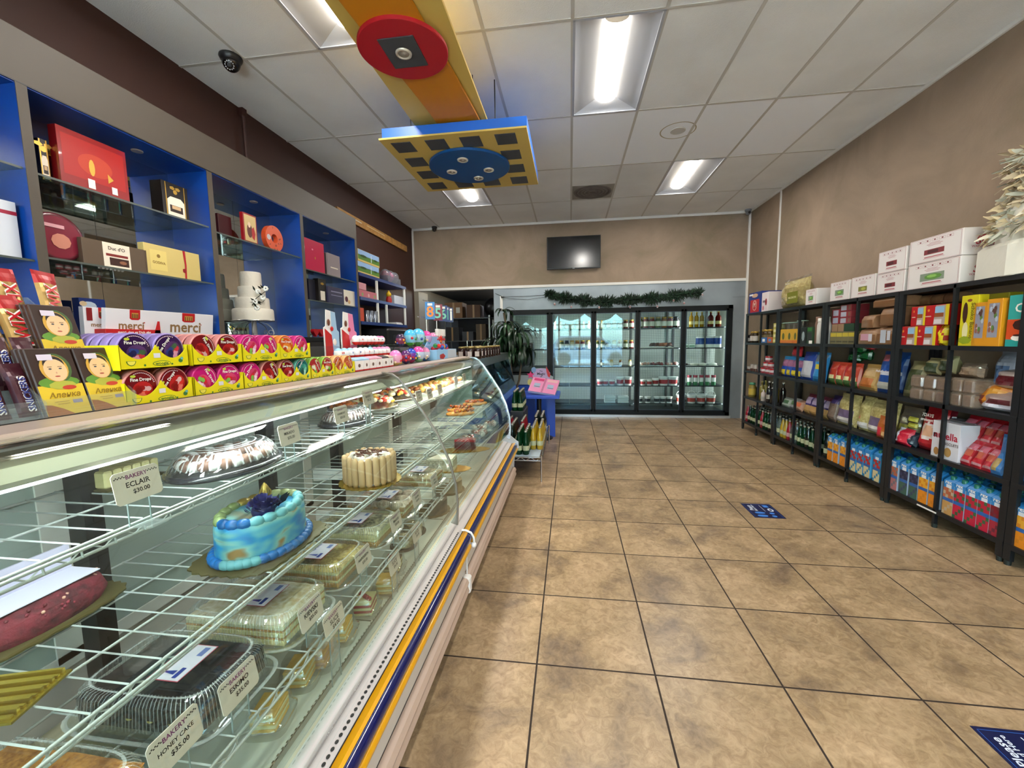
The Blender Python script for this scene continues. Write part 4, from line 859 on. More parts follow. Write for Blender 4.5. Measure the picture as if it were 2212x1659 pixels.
# ---- open blue shelf
os_=thing('open_shelf_unit',(WX,5.0,0),0,'open blue three-board wall shelf with white metal posts, right of the cabinet','shelf')
BLU3=M('#12306e',.4)
for z in (2.32,2.02,1.71): mb=MB(); mb.box(-.015,.33,0,1.5,z-.04,z,BLU3); mb.build('shelf_board',os_)
for y,zz in ((.50,(1.71,2.28)),(.78,(1.71,1.98)),(1.46,(1.71,2.28))):
    mb=MB(); mb.box(.30,.325,y-.014,y+.014,zz[0],zz[1],WHITE); mb.build('post',os_)
def dl(mb,d,W,h): FY(mb,d,M('#8fb2dc',.4),0,h*.75,W*.98,h*.46); FY(mb,d,M('#4e7a2a',.5),0,h*.36,W*.98,h*.4); FY(mb,d,M('#2c4a1e',.5),-W*.25,h*.5,W*.3,h*.22,8,eps=.001); FY(mb,d,M('#c9d4dc',.5),W*.1,h*.5,.02,h*.6,eps=.0012); FY(mb,d,M('#2c4a1e',.5),W*.3,h*.48,W*.2,h*.2,7,eps=.001)
for k in range(2): pack('candy_box','box','%s of two stacked boxes printed with a green meadow and sky'%('lower','upper')[k],772,818,570-28*k,-2.64,2.32+.15*k,M('#c9b06a',.4),.12,dl,h=.148)
PC=glassy('pack_plastic','#dfe6f2',1.5,.03,.15,'#cfd6e4')
y=px(850,605,-2.68).y
mb=MB(); mb.box(-.25,.22,-.08,.08,0,.10,PC); 
for i,(x,c) in enumerate(((-.16,'#8a2a3a'),(.0,'#c9486e'),(.15,'#6a3a3a'))): mb.sph((x,0,.11),.07,M(c,.4),12,8,(1,.9,1.1)); mb.sph((x,0,.115),.082,PC,14,9,(1,.95,1.15))
tag(mb.build('egg_pack',loc=(-2.74,y,2.32),rz=R90),'clear pack of three large toy eggs at the end of the blue shelf','toy')
pack('candy_box','box','small pale pink box stacked on the longer pink box',773,790,603,-2.64,2.115,M('#c78a94',.5),.1,h=.085)
pack('candy_box','box','longer pink floral box on the middle blue board',773,816,622,-2.64,2.02,M('#b8606c',.5),.1,lambda mb,d,W,h:[FY(mb,d,M(c,.5),x*W,h*.4,.05,.05,7) for x,c in ((-.3,'#7d9a5a'),(0,'#d9a8a8'),(.3,'#7d9a5a'))],h=.09)
mb=MB(); mb.lathe([(.04,0),(.045,.05),(.03,.1)],M('#a8201c',.4),12); mb.sph((0,0,.13),.04,M('#d9b01c',.4),10,7); mb.sph((0,0,.17),.02,M('#d9b01c',.4),8,5); tag(mb.build('candy_dispenser',loc=(-2.70,px(840,650,-2.70).y,2.02)),'small red candy bottle with a yellow top on the middle blue board','candy')
pack('gift_box','box','pale grey box at the right end of the middle blue board',851,874,633,-2.68,2.02,M('#b9bcc6',.5),.1,h=.14)
pack('candy_box','box','upright orange box at the left end of the lowest blue board',776,786,660,-2.64,1.71,M('#c8481c',.45),.08,h=.17,w=.10)
for k,u in enumerate((792,798,804)):
    mb=MB(); mb.lathe([(.035,0),(.036,.15),(.03,.155)],M('#8c93a0',.25,.8),14); tag(mb.build('metal_canister',loc=(-2.70+.02*k,px(u,680,-2.70).y,1.71)),'%s of three silver canisters beside the upright orange box'%('left','middle','right')[k],'canister')
mb=MB(); mb.box(-.10,.10,-.12,.12,0,.02,WHITE).box(-.08,.09,-.1,.1,.02,.035,M('#cfcfcf',.5)); tag(mb.build('paper_stack',loc=(-2.74,px(855,690,-2.7).y,1.71)),'flat stack of white papers on the lowest blue board','papers')
# dark appliance and calculators under the shelf
mb=MB(); mb.box(-.25,.25,-.45,.45,0,.38,M('#0d0d0f',.4),ch=.02); mb.box(.25,.252,-.3,.3,.08,.3,M('#1a1a1e',.2)); tag(mb.build('microwave',loc=(-2.66,5.75,1.24)),'black boxy appliance beneath the open blue shelf','appliance')
mb=MB(); mb.box(WX,-2.35,5.0,7.2,0,1.24,M('#4a4641',.6)); simple(mb,'side_counter','grey counter carrying the black appliance below the blue shelf','counter')
# ================================================================ GOODS ON TOP OF THE BAKERY CASE
ZT=1.281; XF_=-1.082
CY=M('#d6c90a',.4); CYD=M('#b8ac08',.45); GR2=M('#2f6b2a',.5)
def tray_mb(n=2,w=.184,dep=.13,h=.062):
    mb=MB(); P=[(-w/2,0),(w/2,0)]
    for i in range(25):
        x=w/2-w*i/24; q=abs(math.sin(PI*x/(w/2)*1.0)) if n==2 else 0
        P.append((x,h-.036*q**.8))
    mb.prism(P,-dep/2,-dep/2+.0015,CY); mb.box(-w/2,w/2,-dep/2,dep/2,0,.003,CY).box(-w/2,-w/2+.0015,-dep/2,dep/2,0,h,CY).box(w/2-.0015,w/2,-dep/2,dep/2,0,h,CY).box(-w/2,w/2,dep/2-.0015,dep/2,0,h,CYD)
    F=lambda m_,x,z,a,b,n=0,e=.0005,poly=None: FY(mb,dep,m_,x,z,a,b,n,poly,e)
    F(GR2,.012,.013,.05,.014,18); F(CY,.012,.013,.046,.011,18,.0008); FT(mb,dep,'woogie',GR2,.012,.013,w=.036,eps=.0012)
    P=[(-.012*math.cos(PI*i/8),-.012*math.sin(PI*i/8)) for i in range(9)]; F(GR2,-w*.36,.022,0,0,0,.0005,P); P=[(a*.82,b*.82-.0006) for a,b in P]; F(M('#d9cc4a',.5),-w*.36,.022,0,0,0,.0008,P)
    F(GR2,w*.36,.018,.014,.012,7); F(M('#5aa0a0',.5),w*.38,.024,.01,.008,6,.0009); F(GR2,-w*.18,.010,.006,.006,8); F(GR2,w*.22,.010,.007,.005,6)
    F(M('#c9c9cc',.5),.0,.034,.018,.012,0,.001)
    return mb
def tin_mb(rim,face_,inner,blobs,txt='Fine Drops',rot=0):
    mb=MB(); T=Matrix.Rotation(PI/2,4,'X'); r=.0445
    mb.lathe([(r*.97,-.011),(r,-.009),(r,.009),(r*.985,.0115),(r*.93,.0118)],rim,28,T=T)
    mb.lathe([(r*.92,.0119),(.001,.012)],face_,28,T=T,cap=False)
    c,s=math.cos(rot),math.sin(rot); ex=(c,0,s); ey=(-s,0,c)
    def at(a,b): return (a*c-b*s,-.012,a*s+b*c)
    patch(mb,at(.004,-.008),ex,ey,.052,.044,inner,.0004,16)
    rn=random.Random(sum(map(ord,str(blobs))))
    for k,cc in enumerate(blobs*2): 
        a=k*2.4; q=.006+.014*((k*37%10)/10); patch(mb,at(.004+q*math.cos(a),-.010+q*math.sin(a)*.8),ex,ey,.016,.013,M(cc,.3),.0007+.0001*k,9)
    put_text(mb,txt,at(0,.019),ex,ey,WHITE,w=.052,eps=.002); 
    for i in range(14):
        a=.3+i*.13; patch(mb,at(.036*math.cos(a),.036*math.sin(a)),ex,ey,.0035,.002,M('#d9b8c4',.5),.0006)
    patch(mb,at(-.018,.028),ex,ey,.014,.007,M('#b6c23a',.4),.001,10)
    return mb
FL={'purple':(M('#8d7bb8',.35,.2),M('#2c0f42',.25,coat=.4),M('#4a2a5a',.3),['#b8283a','#2a3a7a','#c98aa0','#3a5a3a','#1c1c4a']),
'red':(M('#c98480',.35,.2),M('#6a0c14',.25,coat=.4),M('#a81c1c',.3),['#c42a22','#8a1410','#d96a5a','#c9a0a0','#7a0c0c']),
'magenta':(M('#c02a78',.35,.2),M('#b8146a',.25,coat=.4),M('#c43a62',.3),['#d9a0b8','#c8202c','#e6d2dc','#b02848','#7ab04a']),
'orange':(M('#d9833a',.35,.2),M('#c8501a',.25,coat=.4),M('#d97a22',.3),['#e6a03a','#d9d0c0','#c85a1a','#e0b060','#a83a12']),
'teal':(M('#5aa89c',.35,.2),M('#0f5a58',.25,coat=.4),M('#2a7a70',.3),['#7ac0b0','#1c5a4a','#b0d8c8','#3a9080','#1a4a4a']),
'green':(M('#7aa83a',.35,.2),M('#9c1f22',.25,coat=.4),M('#b8423a',.3),['#4a8a2a','#c9d0b0','#a8241c','#7ab04a','#d9d9c0']),
'peach':(M('#d9a86a',.35,.2),M('#b8501c',.25,coat=.4),M('#c87a3a',.3),['#d9b070','#a83a1c','#e6d0a0','#7a3a1a','#c9503a'])}
TP={}
for k,v in FL.items():
    for j in range(3):
        o=tin_mb(*v,rot=[.0,.9,-1.0][j]).build('candy_tin'); TP[(k,j)]=o
trayP=tray_mb().build('display_tray')
rowspec=[('bottom',ZT,[(.867,'red','red'),(1.057,'magenta','magenta'),(1.242,'magenta','red'),(1.425,'red','teal'),(1.605,'green','green'),(1.785,'peach','peach')]),
         ('top',ZT+.094,[(.862,'purple','purple'),(1.060,'red','red'),(1.245,'magenta','magenta'),(1.428,'orange','magenta')])]
hue={'purple':'purple berry','red':'dark red cherry','magenta':'magenta grapefruit','orange':'orange citrus','teal':'teal mint','green':'green-rimmed melon','peach':'peach-rimmed fruit'}
for rname,z,lst in rowspec:
    for i,(y,a,b) in enumerate(lst):
        dp_=.13 if i else .16
        o=dup(trayP,(XF_-.065,y+.094,z),R90,'yellow scalloped candy tray, %s from the left in the %s row on the case'%(ORD[i],rname)); o['category']='tray'
        if i==0: o.scale=(1,1.25,1); o.location.x-=.016
        for j,c in enumerate((a,b)):
            nd=5 if i==0 else 3
            for q in range(nd):
                v=(i*2+j+q)%3 if q==0 else 0
                t=dup(TP[(c,v)],(XF_-.022-.028*q,y+.094+(j-.5)*.0905,z+.049),R90); t['category']='tin'
                if q==0: t['label']='round %s candy tin, %s place in the %s tray of the %s row'%(hue[c],('left','right')[j],ORD[i],rname)
                else: t['label']='round %s candy tin lined up behind the front tins of the yellow trays'%hue[c]; t['group']='%s candy tins behind the front ones'%hue[c]
for o in TP.values(): kill(o)
kill(trayP)
mb=MB(); mb.box(-.10,.10,-.37,.37,0,.006,M('#6a6458',.5)).box(-.10,-.09,-.37,.37,-.09,0,M('#6a6458',.5)); 
# ---- acrylic rack with chocolate bars
rk=thing('acrylic_bar_rack',(-1.16,.60,ZT),0,'clear stepped acrylic rack holding chocolate bars at the left of the case top','display rack')
for z,x0,x1 in ((.0,-.10,.085),(.10,-.19,-.0),(.2,-.27,-.09)):
    mb=MB(); mb.box(x0,x1,-.32,.29,z,z+.004,ACRY); mb.build('step',rk)
for y in (-.32,.105,.285):
    mb=MB(); mb.prism([(.085,0),(.088,.04),(-.20,.28),(-.28,.28),(-.28,0)],y-.002,y+.002,ACRY); mb.build('divider',rk)
mb=MB(); mb.box(.083,.086,-.32,.285,.0,.045,ACRY); mb.build('front_lip',rk)
DB=M('#33211a',.35); YB2=M('#d6b62a',.4); PRICE=M('#cfc4d4',.5)
def alenka():
    mb=MB(); w,h,d=.082,.150,.011; mb.box(-w/2,w/2,-d/2,d/2,0,h,DB,ch=.002)
    F=lambda m_,x,z,a,b,n=0,e=.0004,poly=None: FY(mb,d,m_,x,z,a,b,n,poly,e)
    F(YB2,0,.034,w*.98,.066); F(M('#9c5a14',.4),-w*.26,.010,w*.44,.02,0,.0006,[(-.018,-.010),(.03,-.010),(.012,.004),(-.006,.014),(-.018,.016)])
    F(M('#5a8a2a',.45),0,.073,.074,.026,14,.0006); F(M('#a8a83a',.45),.004,.066,.05,.02,9,.0008)
    F(M('#3f5a2c',.45),0.002,.105,.056,.066,20,.0007); F(M('#c99a3a',.45),-.001,.104,.050,.060,20,.0009); F(M('#241a18',.4),0,.114,.038,.036,16,.0011); F(M('#e0b98c',.45),.0,.100,.041,.050,20,.0013)
    for s in (-1,1): F(M('#3a4652',.3),s*.009,.103,.006,.0035,8,.0016); F(M('#5a3a24',.5),s*.009,.1075,.008,.0012,0,.0016)
    F(M('#c99478',.5),0,.094,.003,.005,6,.0016); F(M('#a8483a',.4),0,.086,.010,.0032,10,.0016)
    F(M('#b83a22',.4),.014,.060,.026,.010,14,.0010); FT(mb,d,'Аленка',M('#8a6a10',.4),.002,.044,w=.056,shear=.25,eps=.0012); F(M('#a8861a',.5),-.008,.030,.026,.0015,0,.001); F(M('#a8861a',.5),-.006,.025,.022,.0015,0,.001); F(M('#8c8494',.4),.020,.028,.018,.008,0,.001)
    F(PRICE,-.012,.129,.026,.013,0,.002); return mb
AP=alenka().build('chocolate_bar')
c,s=math.cos(R90),math.sin(R90)
def leanput(o,loc,lean,yaw=R90): o.location=loc; o.rotation_euler=(-lean,0,yaw); return o
spots=[(-1.085,.752,.0,'front row, left of the two yellow-brown bars'),(-1.085,.838,.0,'front row, right of the two yellow-brown bars'),(-1.17,.825,.10,'upper step, frontmost')]
for i,(x,y,z,t) in enumerate(spots):
    o=dup(AP); leanput(o,(x,y,ZT+z+.006),.28); o['label']='chocolate bar with a headscarf child picture, '+t; o['category']='chocolate bar'
    for q in range(2 if i<2 else 3):
        o=dup(AP); leanput(o,(x-.0118*(q+1),y-.0*q,ZT+z+.006),.28); o['label']='dark brown chocolate bar stacked behind the headscarf child bars'; o['category']='chocolate bar'; o['group']='chocolate bars behind the front ones'
kill(AP)
def wrapper(w,h,base,top,txt,tc,oc,ph=.6):
    def col(u,v,f): return base if v<.72 else top
    mb=pouch_mb(w,h,.022,col,8,12,seed=int(h*1e4),crimp=.05,wob=.06); 
    ex=(0,0,1); ey=(-1,0,0)
    put_text(mb,txt,(0,-.0135,h*.40),ex,ey,oc,w=h*.66,eps=.0002); put_text(mb,txt,(0,-.0138,h*.40),ex,ey,tc,w=h*.60,eps=.0008); return mb
TWG=M('#a88850',.3,.5); TWR=M('#8e121c',.3); TWT=M('#b8101c',.35)
TW=wrapper(.048,.145,TWG,M('#a01a20',.3,.2),'TWIX',TWT,WHITE).build('candy_bar')
SNB=M('#3d1420',.3,.2); SN=wrapper(.036,.115,SNB,SNB,'SNICKERS',M('#1c2c78',.35),WHITE).build('candy_bar')
k=0
for y in (.60,.52,.44,.36):
    for z,x in ((.205,-1.32),):
        pass
tw=[(-1.205,.725,.135),(-1.205,.772,.135),(-1.205,.68,.135),(-1.27,.76,.20),(-1.27,.81,.20),(-1.245,.862,.205)]
for i,(x,y,z) in enumerate(tw):
    o=dup(TW); leanput(o,(x,y,ZT+z),.30+.05*(i%2)); o.rotation_euler.y=.12*((i%3)-1); o['category']='candy bar'; o['label']='gold and red TWIX wrapper, %s row of the rack, %s from the left'%('front' if i<3 else 'back',['second','third','first','first','second','third'][i])
sn=[(-1.10,.650,.012),(-1.10,.696,.012),(-1.10,.604,.012),(-1.15,.705,.066),(-1.15,.748,.066),(-1.15,.662,.066)]
for i,(x,y,z) in enumerate(sn):
    o=dup(SN); leanput(o,(x,y,ZT+z),.30); o['category']='candy bar'; o['label']='dark SNICKERS wrapper, %s row of the rack, %s from the left'%('bottom' if i<3 else 'second',['second','third','first','second','third','first'][i])
kill(TW); kill(SN)
# ---- Kinder displays, eggs, milk boxes
KR=M('#c01c1c',.4); KW=M('#e8e4e2',.35)
for i,(u0,u1,c,nm) in enumerate(((698,730,'#9fc0dc','blue and white'),(735,768,'#dc7fa6','pink and white'))):
    x=-1.34; a=px(u0,690,x); b=px(u1,690,x); w=b.y-a.y; y=(a.y+b.y)/2
    mb=MB(); P=[(-w/2,0),(w/2,0),(w/2,.22),(w*.38,.23),(w*.3,.33),(-w*.3,.34),(-w*.36,.25),(-w/2,.24)]
    mb.prism(P,0,.004,KW); mb.prism([(0.0,.0),(w/2,0),(w/2,.219),(w*.37,.228),(w*.29,.328),(0,.334)],-.0012,0,M(c,.4)); mb.prism([(-w*.45,.0),(w*.2,0),(w*.05,.10),(-w*.02,.20),(-w*.45,.235)],-.002,-.0012,KR); mb.sph((-w*.2,-.003,.27),.016,M('#6a3a24',.4),8,5,(1,.2,1.2)); mb.sph((w*.15,-.003,.16),.02,M('#e8dcd4',.4),8,5,(1,.2,1)); mb.sph((0,-.003,.235),.014,KR,8,5,(1.2,.2,1))
    mb.box(-w/2,w/2,-.10,0,0,.02,KW); mb.box(-w/2,-w*.1,-.105,-.10,0,.12,M('#7db0dc' if i==0 else '#dfe3ea',.4)); 
    tag(mb.build('cardboard_display',loc=(x,y,ZT),rz=R90),'%s cut-out cardboard candy display on the case top'%nm,'display')
EW=M('#eceae8',.25); ER=M('#c8281e',.25); EB=M('#8fc0e0',.25); EP=M('#d87aa8',.25)
def egg(top,mid,bot,r=.024):
    mb=MB(); pr=lambda a:(r*math.sin(a)*(1-.10*math.cos(a)),-r*1.28*math.cos(a)+r*1.28)
    def seg(a0,a1,m_): mb.lathe([pr(a0+(a1-a0)*i/4) if a0+(a1-a0)*i/4>0.02 else (.0005,0) for i in range(5)],m_,12,cap=True)
    seg(.0,1.25,bot); seg(1.25,2.2,mid); seg(2.2,3.13,top); return mb
def eggp(*a):
    mb=egg(*a)
    for k in range(3):
        q=2.1*k; mb.sph((.0205*math.cos(q),.0205*math.sin(q),.036),.007,M(['#7a3a2a','#3a5a9c','#c8281e'][k],.3),6,4,(.5,1,1))
    return mb
E1=eggp(EW,EW,ER).build('candy_egg'); E2=eggp(EB,EW,ER).build('candy_egg'); E3=eggp(EP,EW,ER).build('candy_egg')
es=thing('egg_display',(-1.2,0,ZT),0,'clear stepped plastic trays carrying rows of white and red candy eggs','display')
ye0,ye1=px(712,765,-1.15).y,px(842,765,-1.2).y
for z,x0,x1 in ((.062,-.07,.04),(.135,-.19,-.08)):
    mb=MB(); mb.box(x0,x1,ye0,ye1+.35,z,z+.003,PLAST); mb.box(x0,x0+.002,ye0,ye1+.35,0,z,PLAST); mb.build('plastic_step',es)
kinds=[E2,E1,E2,E1,E2,E3,E3]
n=0
for tier,(z,x,cnt,ys,ye) in enumerate(((.066,-1.185,11,px(731,765,-1.185).y,px(836,765,-1.185).y),(.066,-1.24,11,px(731,765,-1.24).y,px(836,765,-1.24).y),(.139,-1.31,8,px(768,735,-1.31).y,px(824,735,-1.31).y),(.139,-1.36,8,px(770,735,-1.36).y,px(824,735,-1.36).y))):
    for i in range(cnt):
        y=ys+(ye-ys)*i/(cnt-1); src=(E2 if (i//3)%2==0 else E1) if i<7 else E3
        if tier>=2: src=E1 if i<6 else E3
        o=dup(src,(x,y,ZT+z),random.uniform(0,6)); o['category']='candy egg'
        if tier in (0,2): o['label']='%s candy egg, %s from the left in the %s clear tray'%('blue-topped' if src is E2 else 'pink-topped' if src is E3 else 'white and red',ORD[i],'lower' if tier==0 else 'upper')
        else: o['label']='small candy egg in the rear line of the clear trays'; o['group']='rear candy eggs'
for e in (E1,E2,E3): kill(e)
mk=[(769,787,'#9fc4e4','left blue-roofed'),(788,800,'#9fc4e4','right blue-roofed'),(801,815,'#dc9fb4','left pink-roofed'),(816,828,'#dc9fb4','right pink-roofed'),(829,842,'#2a2422','black-roofed'),(843,852,'#c9b09a','tan-roofed')]
for i,(a,b,c,nm) in enumerate(mk):
    ya_,yb_=px(a,790,-1.085).y,px(b,790,-1.085).y; w=yb_-ya_; m1,m2=KW,KR
    mb=carton_mb(w*.96,.06,.078,lambda i_,j,f:(M(c,.4) if j>8 else (m2 if j<2 else m1)),None); FY(mb,.06,M('#6a5048',.4),0,.035,w*.3,.02,8)
    tag(mb.build('candy_carton',loc=(-1.12,(ya_+yb_)/2,ZT),rz=R90),'%s small candy carton in the front row on the case top'%nm,'carton')
# big plastic eggs
def bigegg(c1,c2,c3,r=.06):
    mb=MB(); pr=lambda a:(r*math.sin(a)*(1-.12*math.cos(a)) if a>.03 else .0008,-r*1.3*math.cos(a)+r*1.3)
    for a0,a1,m_ in ((0,1.0,c3),(1.0,1.9,c2),(1.9,3.12,c1)): mb.lathe([pr(a0+(a1-a0)*i/5) for i in range(6)],M(m_,.2,coat=.5),18)
    rn=random.Random(sum(map(ord,c1))); 
    for k in range(9):
        th=rn.uniform(0,6.28); a=rn.uniform(.9,1.7); q=pr(a); mb.sph((q[0]*math.cos(th)*.97,q[0]*math.sin(th)*.97,q[1]),r*.22,M(rn.choice(['#c8202c','#2a7a3a','#e0c8a0','#2a4a9c','#e6a03a']),.3),7,5)
    return mb
be=[(887,752,'#4ab0dc','#7ac0d8','#3a8a2a',-1.2,.13,.055,'blue and green egg, left on the upper tier'),(904,752,'#58b8e0','#9cc8d8','#3a8a3a',-1.2,.13,.06,'blue egg with a green base, middle of the upper tier'),(921,750,'#d84a9c','#b8a0d0','#5ab0d0',-1.22,.14,.055,'pink-topped egg on the upper tier'),(936,753,'#e08ab8','#8ab8d8','#2a6aa8',-1.24,.13,.05,'pale pink egg at the back right of the upper tier'),
(855,787,'#d87ab8','#e0a0c0','#c8a060',-1.11,.0,.045,'single pink egg at the front edge'),(877,786,'#5a2a6a','#a02a4a','#3a2a5a',-1.14,.0,.042,'dark red and purple egg, lower tier'),(888,784,'#2a4ab8','#7a3a9c','#a82a5a',-1.16,.0,.047,'blue and purple egg, lower tier'),(904,783,'#d84a9c','#b8c8e0','#8ab88a',-1.13,.0,.052,'pink and pale blue egg, lower tier'),(918,781,'#e08ab8','#c8c8dc','#3a6ab0',-1.16,.0,.048,'pink and grey egg, lower tier'),(866,752,'#3a2a4a','#7a2a4a','#2a2a4a',-1.22,.10,.04,'small dark egg left of the blue eggs'),(947,750,'#d8281c','#c8382c','#b82018',-1.22,.12,.045,'glossy red egg on the upper tier')]
et=thing('clear_egg_stand',(-1.2,3.05,ZT),0,'clear plastic shelf under the upper tier of large toy eggs','display')
y0,y1=px(866,770,-1.2).y,px(950,770,-1.2).y; et.location.y=(y0+y1)/2; w=(y1-y0)/2
mb=MB(); mb.box(-.10,.06,-w-.05,w+.05,.115,.12,PLAST); mb.build('shelf_plate',et); mb=MB(); 
for s in (-1,1): mb.box(-.10,.06,s*w-.002,s*w+.002,0,.115,PLAST)
mb.build('support',et)
for i,(u,v,a,b,c,x,z,r,nm) in enumerate(be):
    y=px(u,v,x).y; t=bigegg(a,b,c,r*.9).build('toy_egg',loc=(x,y,ZT+(.121 if z else 0))); tag(t,'large toy egg: '+nm,'toy egg')
mb=MB(); ya_,yb_=px(934,775,-1.12).y,px(977,770,-1.12).y; w=yb_-ya_
mb.box(-w/2,w/2,-.06,.06,0,.085,M('#8fc0e6',.4)); FY(mb,.12,M('#a81e20',.4),-w*.25,.03,w*.3,.05,5); FY(mb,.12,M('#b9c4d0',.4),w*.25,.042,w*.46,.082); mb.prism([(-w/2,.085),(w/2,.085),(w*.1,.2),(-w*.2,.2)],.055,.06,M('#8fb4e0',.4))
rn=random.Random(8)
for k in range(10): mb.sph((rn.uniform(-w*.4,w*.4),rn.uniform(-.03,.03),.09+rn.uniform(0,.03)),.02,M(rn.choice(['#c8202c','#2a7a3a','#e0c020','#2a4a9c','#d8281c']),.3),7,5)
tag(mb.build('toy_box',loc=(-1.14,(ya_+yb_)/2,ZT),rz=R90),'sky blue open box of colourful toys with a red barn print','box')
# wire stand with candles
ws=thing('candle_stand',(-1.23,3.62,ZT),0,'wire stand carrying birthday candle packs at the far end of the case','display stand')
mb=MB(); 
for dy in (-.14,.14): mb.tube([(0,dy,0),(0,dy,.50)],.006,CHROME,6)
for z in (.18,.36,.49): mb.tube([(.05 if z>.4 else 0,-.34,z),(.05 if z>.4 else 0,.30,z)],.005,CHROME,6)
mb.box(-.08,.06,-.2,.2,0,.006,CHROME); mb.build('wire_frame',ws)
yb0=ws.location.y
cd_=[(929,'#2f78b8','#e0802a','8','orange figure'),(946,'#7a2438','#7ac8b0','5','green figure five'),(957,'#203a70','#7ac8b0','6','green figure six'),(966,'#203a70','#5ac0a0','1','narrow green digit'),(974,'#2a3a60','#e8ece8','1','white stick')]
for i,(u,c1,c2,tx,nm) in enumerate(cd_):
    y=px(u,680,-1.18).y; mb=MB(); w=.080 if i<3 else .045
    mb.box(-w/2,w/2,-.004,.004,-.145,0,M(c1,.4)); FY(mb,.008,WHITE,0,-.02,w*.5,.02); put_text(mb,tx,(0,-.004,-.085),(1,0,0),(0,0,1),M(c2,.4),size=.125,eps=.003)
    tag(mb.build('candle_pack',loc=(-1.18,y,ZT+.49),rz=.38),'hanging birthday candle pack with the %s'%nm,'candle')
for i in range(7):
    y=px(944+2.6*i,745,-1.20).y; mb=MB(); mb.tube([(0,0,-.04),(0,0,.17)],.004,M('#d8ccd0',.4),5); mb.box(-.014,.014,-.004,.004,.16,.225,WHITE,ch=.002); mb.sph((0,0,.13),.012,M('#b82a30',.4),8,5); o=mb.build('lollipop',loc=(-1.2,y,ZT+.045)); tag(o,'long red and white candy stick in the rack near the jars','candy',group='candy sticks in the rack')
# jam jars on the second case
JM=M('#1d0a0c',.1,coat=.5); 
JJ=jar_mb(.04,.125,JM,M('#9c8a58',.3,.6)); FYJ=lambda m_,z,w,h:patch(JJ,(0,-.0405,z),(1,0,0),(0,0,1),w,h,m_); FYJ(M('#b8aaa6',.5),.05,.045,.05); JJ=JJ.build('jam_jar')
jj=[(997,4.16,'leftmost'),(1016,4.17,'second'),(1032,4.18,'third')]
for i,(u,y,nm) in enumerate(jj):
    dup(JJ,(py(u,750,y).x,y,1.256),0,'dark gold-lidded jam jar, %s in the front row on the steel top'%nm)
for i,(u,y) in enumerate([(1040,4.35),(1047,4.5),(1053,4.64),(1059,4.78),(1064,4.92),(1069,5.06),(1074,5.2)]):
    dup(JJ,(py(u,750,y).x,y,1.256),0,'dark jam jar %s back along the right edge of the steel top'%ORD[i+1])
for i,(u,y) in enumerate([(1008,4.35),(1018,4.5),(1028,4.64),(1036,4.8)]):
    o=dup(JJ,(py(u,750,y).x,y,1.256),0,'dark jam jar in the inner rows on the steel top','inner jam jars')
for o in C.objects:
    if o.name.startswith('jam_jar'): o['category']='jar'
kill(JJ)
# ================================================================ CAKES INSIDE THE BAKERY CASE
BRD=M('#a88c3a',.25,.7); BRDD=M('#5a5230',.45,.3); TAGM=M('#c9bcb0',.5); INK=M('#2a2226',.6); PUR=M('#7a3a6a',.6)
def price_tag(u,v,x,zb,name,price,label,h=.065,w=.094,stand=.115,tilt=.16,full=True):
    """card facing the aisle on a clear L stand; (u,v) aims at the card centre on plane x"""
    p=px(u,v,x); t=thing('price_tag',(x,p.y,zb),0,label,'price tag',None); zc=p.z-zb
    mb=MB(); T=Matrix.Translation((0,0,zc))@Matrix.Rotation(-tilt,4,'Y')
    hw,hh,r=w/2,h/2,.006
    P=[(-hw,-hh+r),(-hw+r,-hh),(hw-r,-hh),(hw,-hh+r),(hw,hh-r),(hw-r,hh),(-hw+r,hh),(-hw,hh-r)]
    mb.prism(P,-.0008,.0008,TAGM,'x',T=T)
    def tx(s,y,z,ww,m_,b=True):
        V,F=text_mesh(s,b); xs=[a[0] for a in V]; k=ww/(max(xs)-min(xs)); mb.add([(.0012,y+a[0]*k,z+a[1]*k) for a in V],F,m_,False,T)
    tx('BAKERY',0.0,hh*.60,w*.46,PUR); tx(name,0,hh*.10,min(w*.7,w*.085*len(name)),INK); tx(price,.004,-hh*.38,w*.36,INK)
    q=w*.024
    for s in (-1,1):
        for i in range(7):
            for j in (0,1):
                if (i+j)%2==0:
                    y=s*(w*.25+i*q*1.35); z=hh*.68+s*0+(j-.5)*q; mb.add([(.0012,y-q*.6,z-q*.5),(.0012,y+q*.6,z-q*.5),(.0012,y+q*.6,z+q*.5),(.0012,y-q*.6,z+q*.5)],[(0,1,2,3)],INK,False,T)
    mb.build('card',t)
    mb=MB(); sw=.022; mb.box(-.004,-.002,-sw,sw,0,zc-hh*.4,ACRY); mb.box(-.004,.045,-sw,sw,0,.002,ACRY); 
    for s in (-1,1): mb.box(-.0045,-.0015,s*sw-.0007,s*sw+.0007,0,zc-hh*.4,M('#7d8a8a',.3))
    mb.build('acrylic_stand',t); return t
def cake_slab(mb,hx,hy,z0,layers,top,side_noise=0):
    z=z0
    for h,m_ in layers: mb.box(-hx,hx,-hy,hy,z,z+h,m_,ch=min(.003,h*.3)); z+=h
    nx,ny=14,20; rn=random.Random(int(hx*1e4)); G=[[z+.002+rn.uniform(0,.005) for j in range(ny+1)] for i in range(nx+1)]
    V=[(-hx+2*hx*i/nx,-hy+2*hy*j/ny,G[i][j]-(0.003 if i in(0,nx) or j in (0,ny) else 0)) for i in range(nx+1) for j in range(ny+1)]
    mb.add(V,[(i*(ny+1)+j,(i+1)*(ny+1)+j,(i+1)*(ny+1)+j+1,i*(ny+1)+j+1) for i in range(nx) for j in range(ny)],top,True); return z
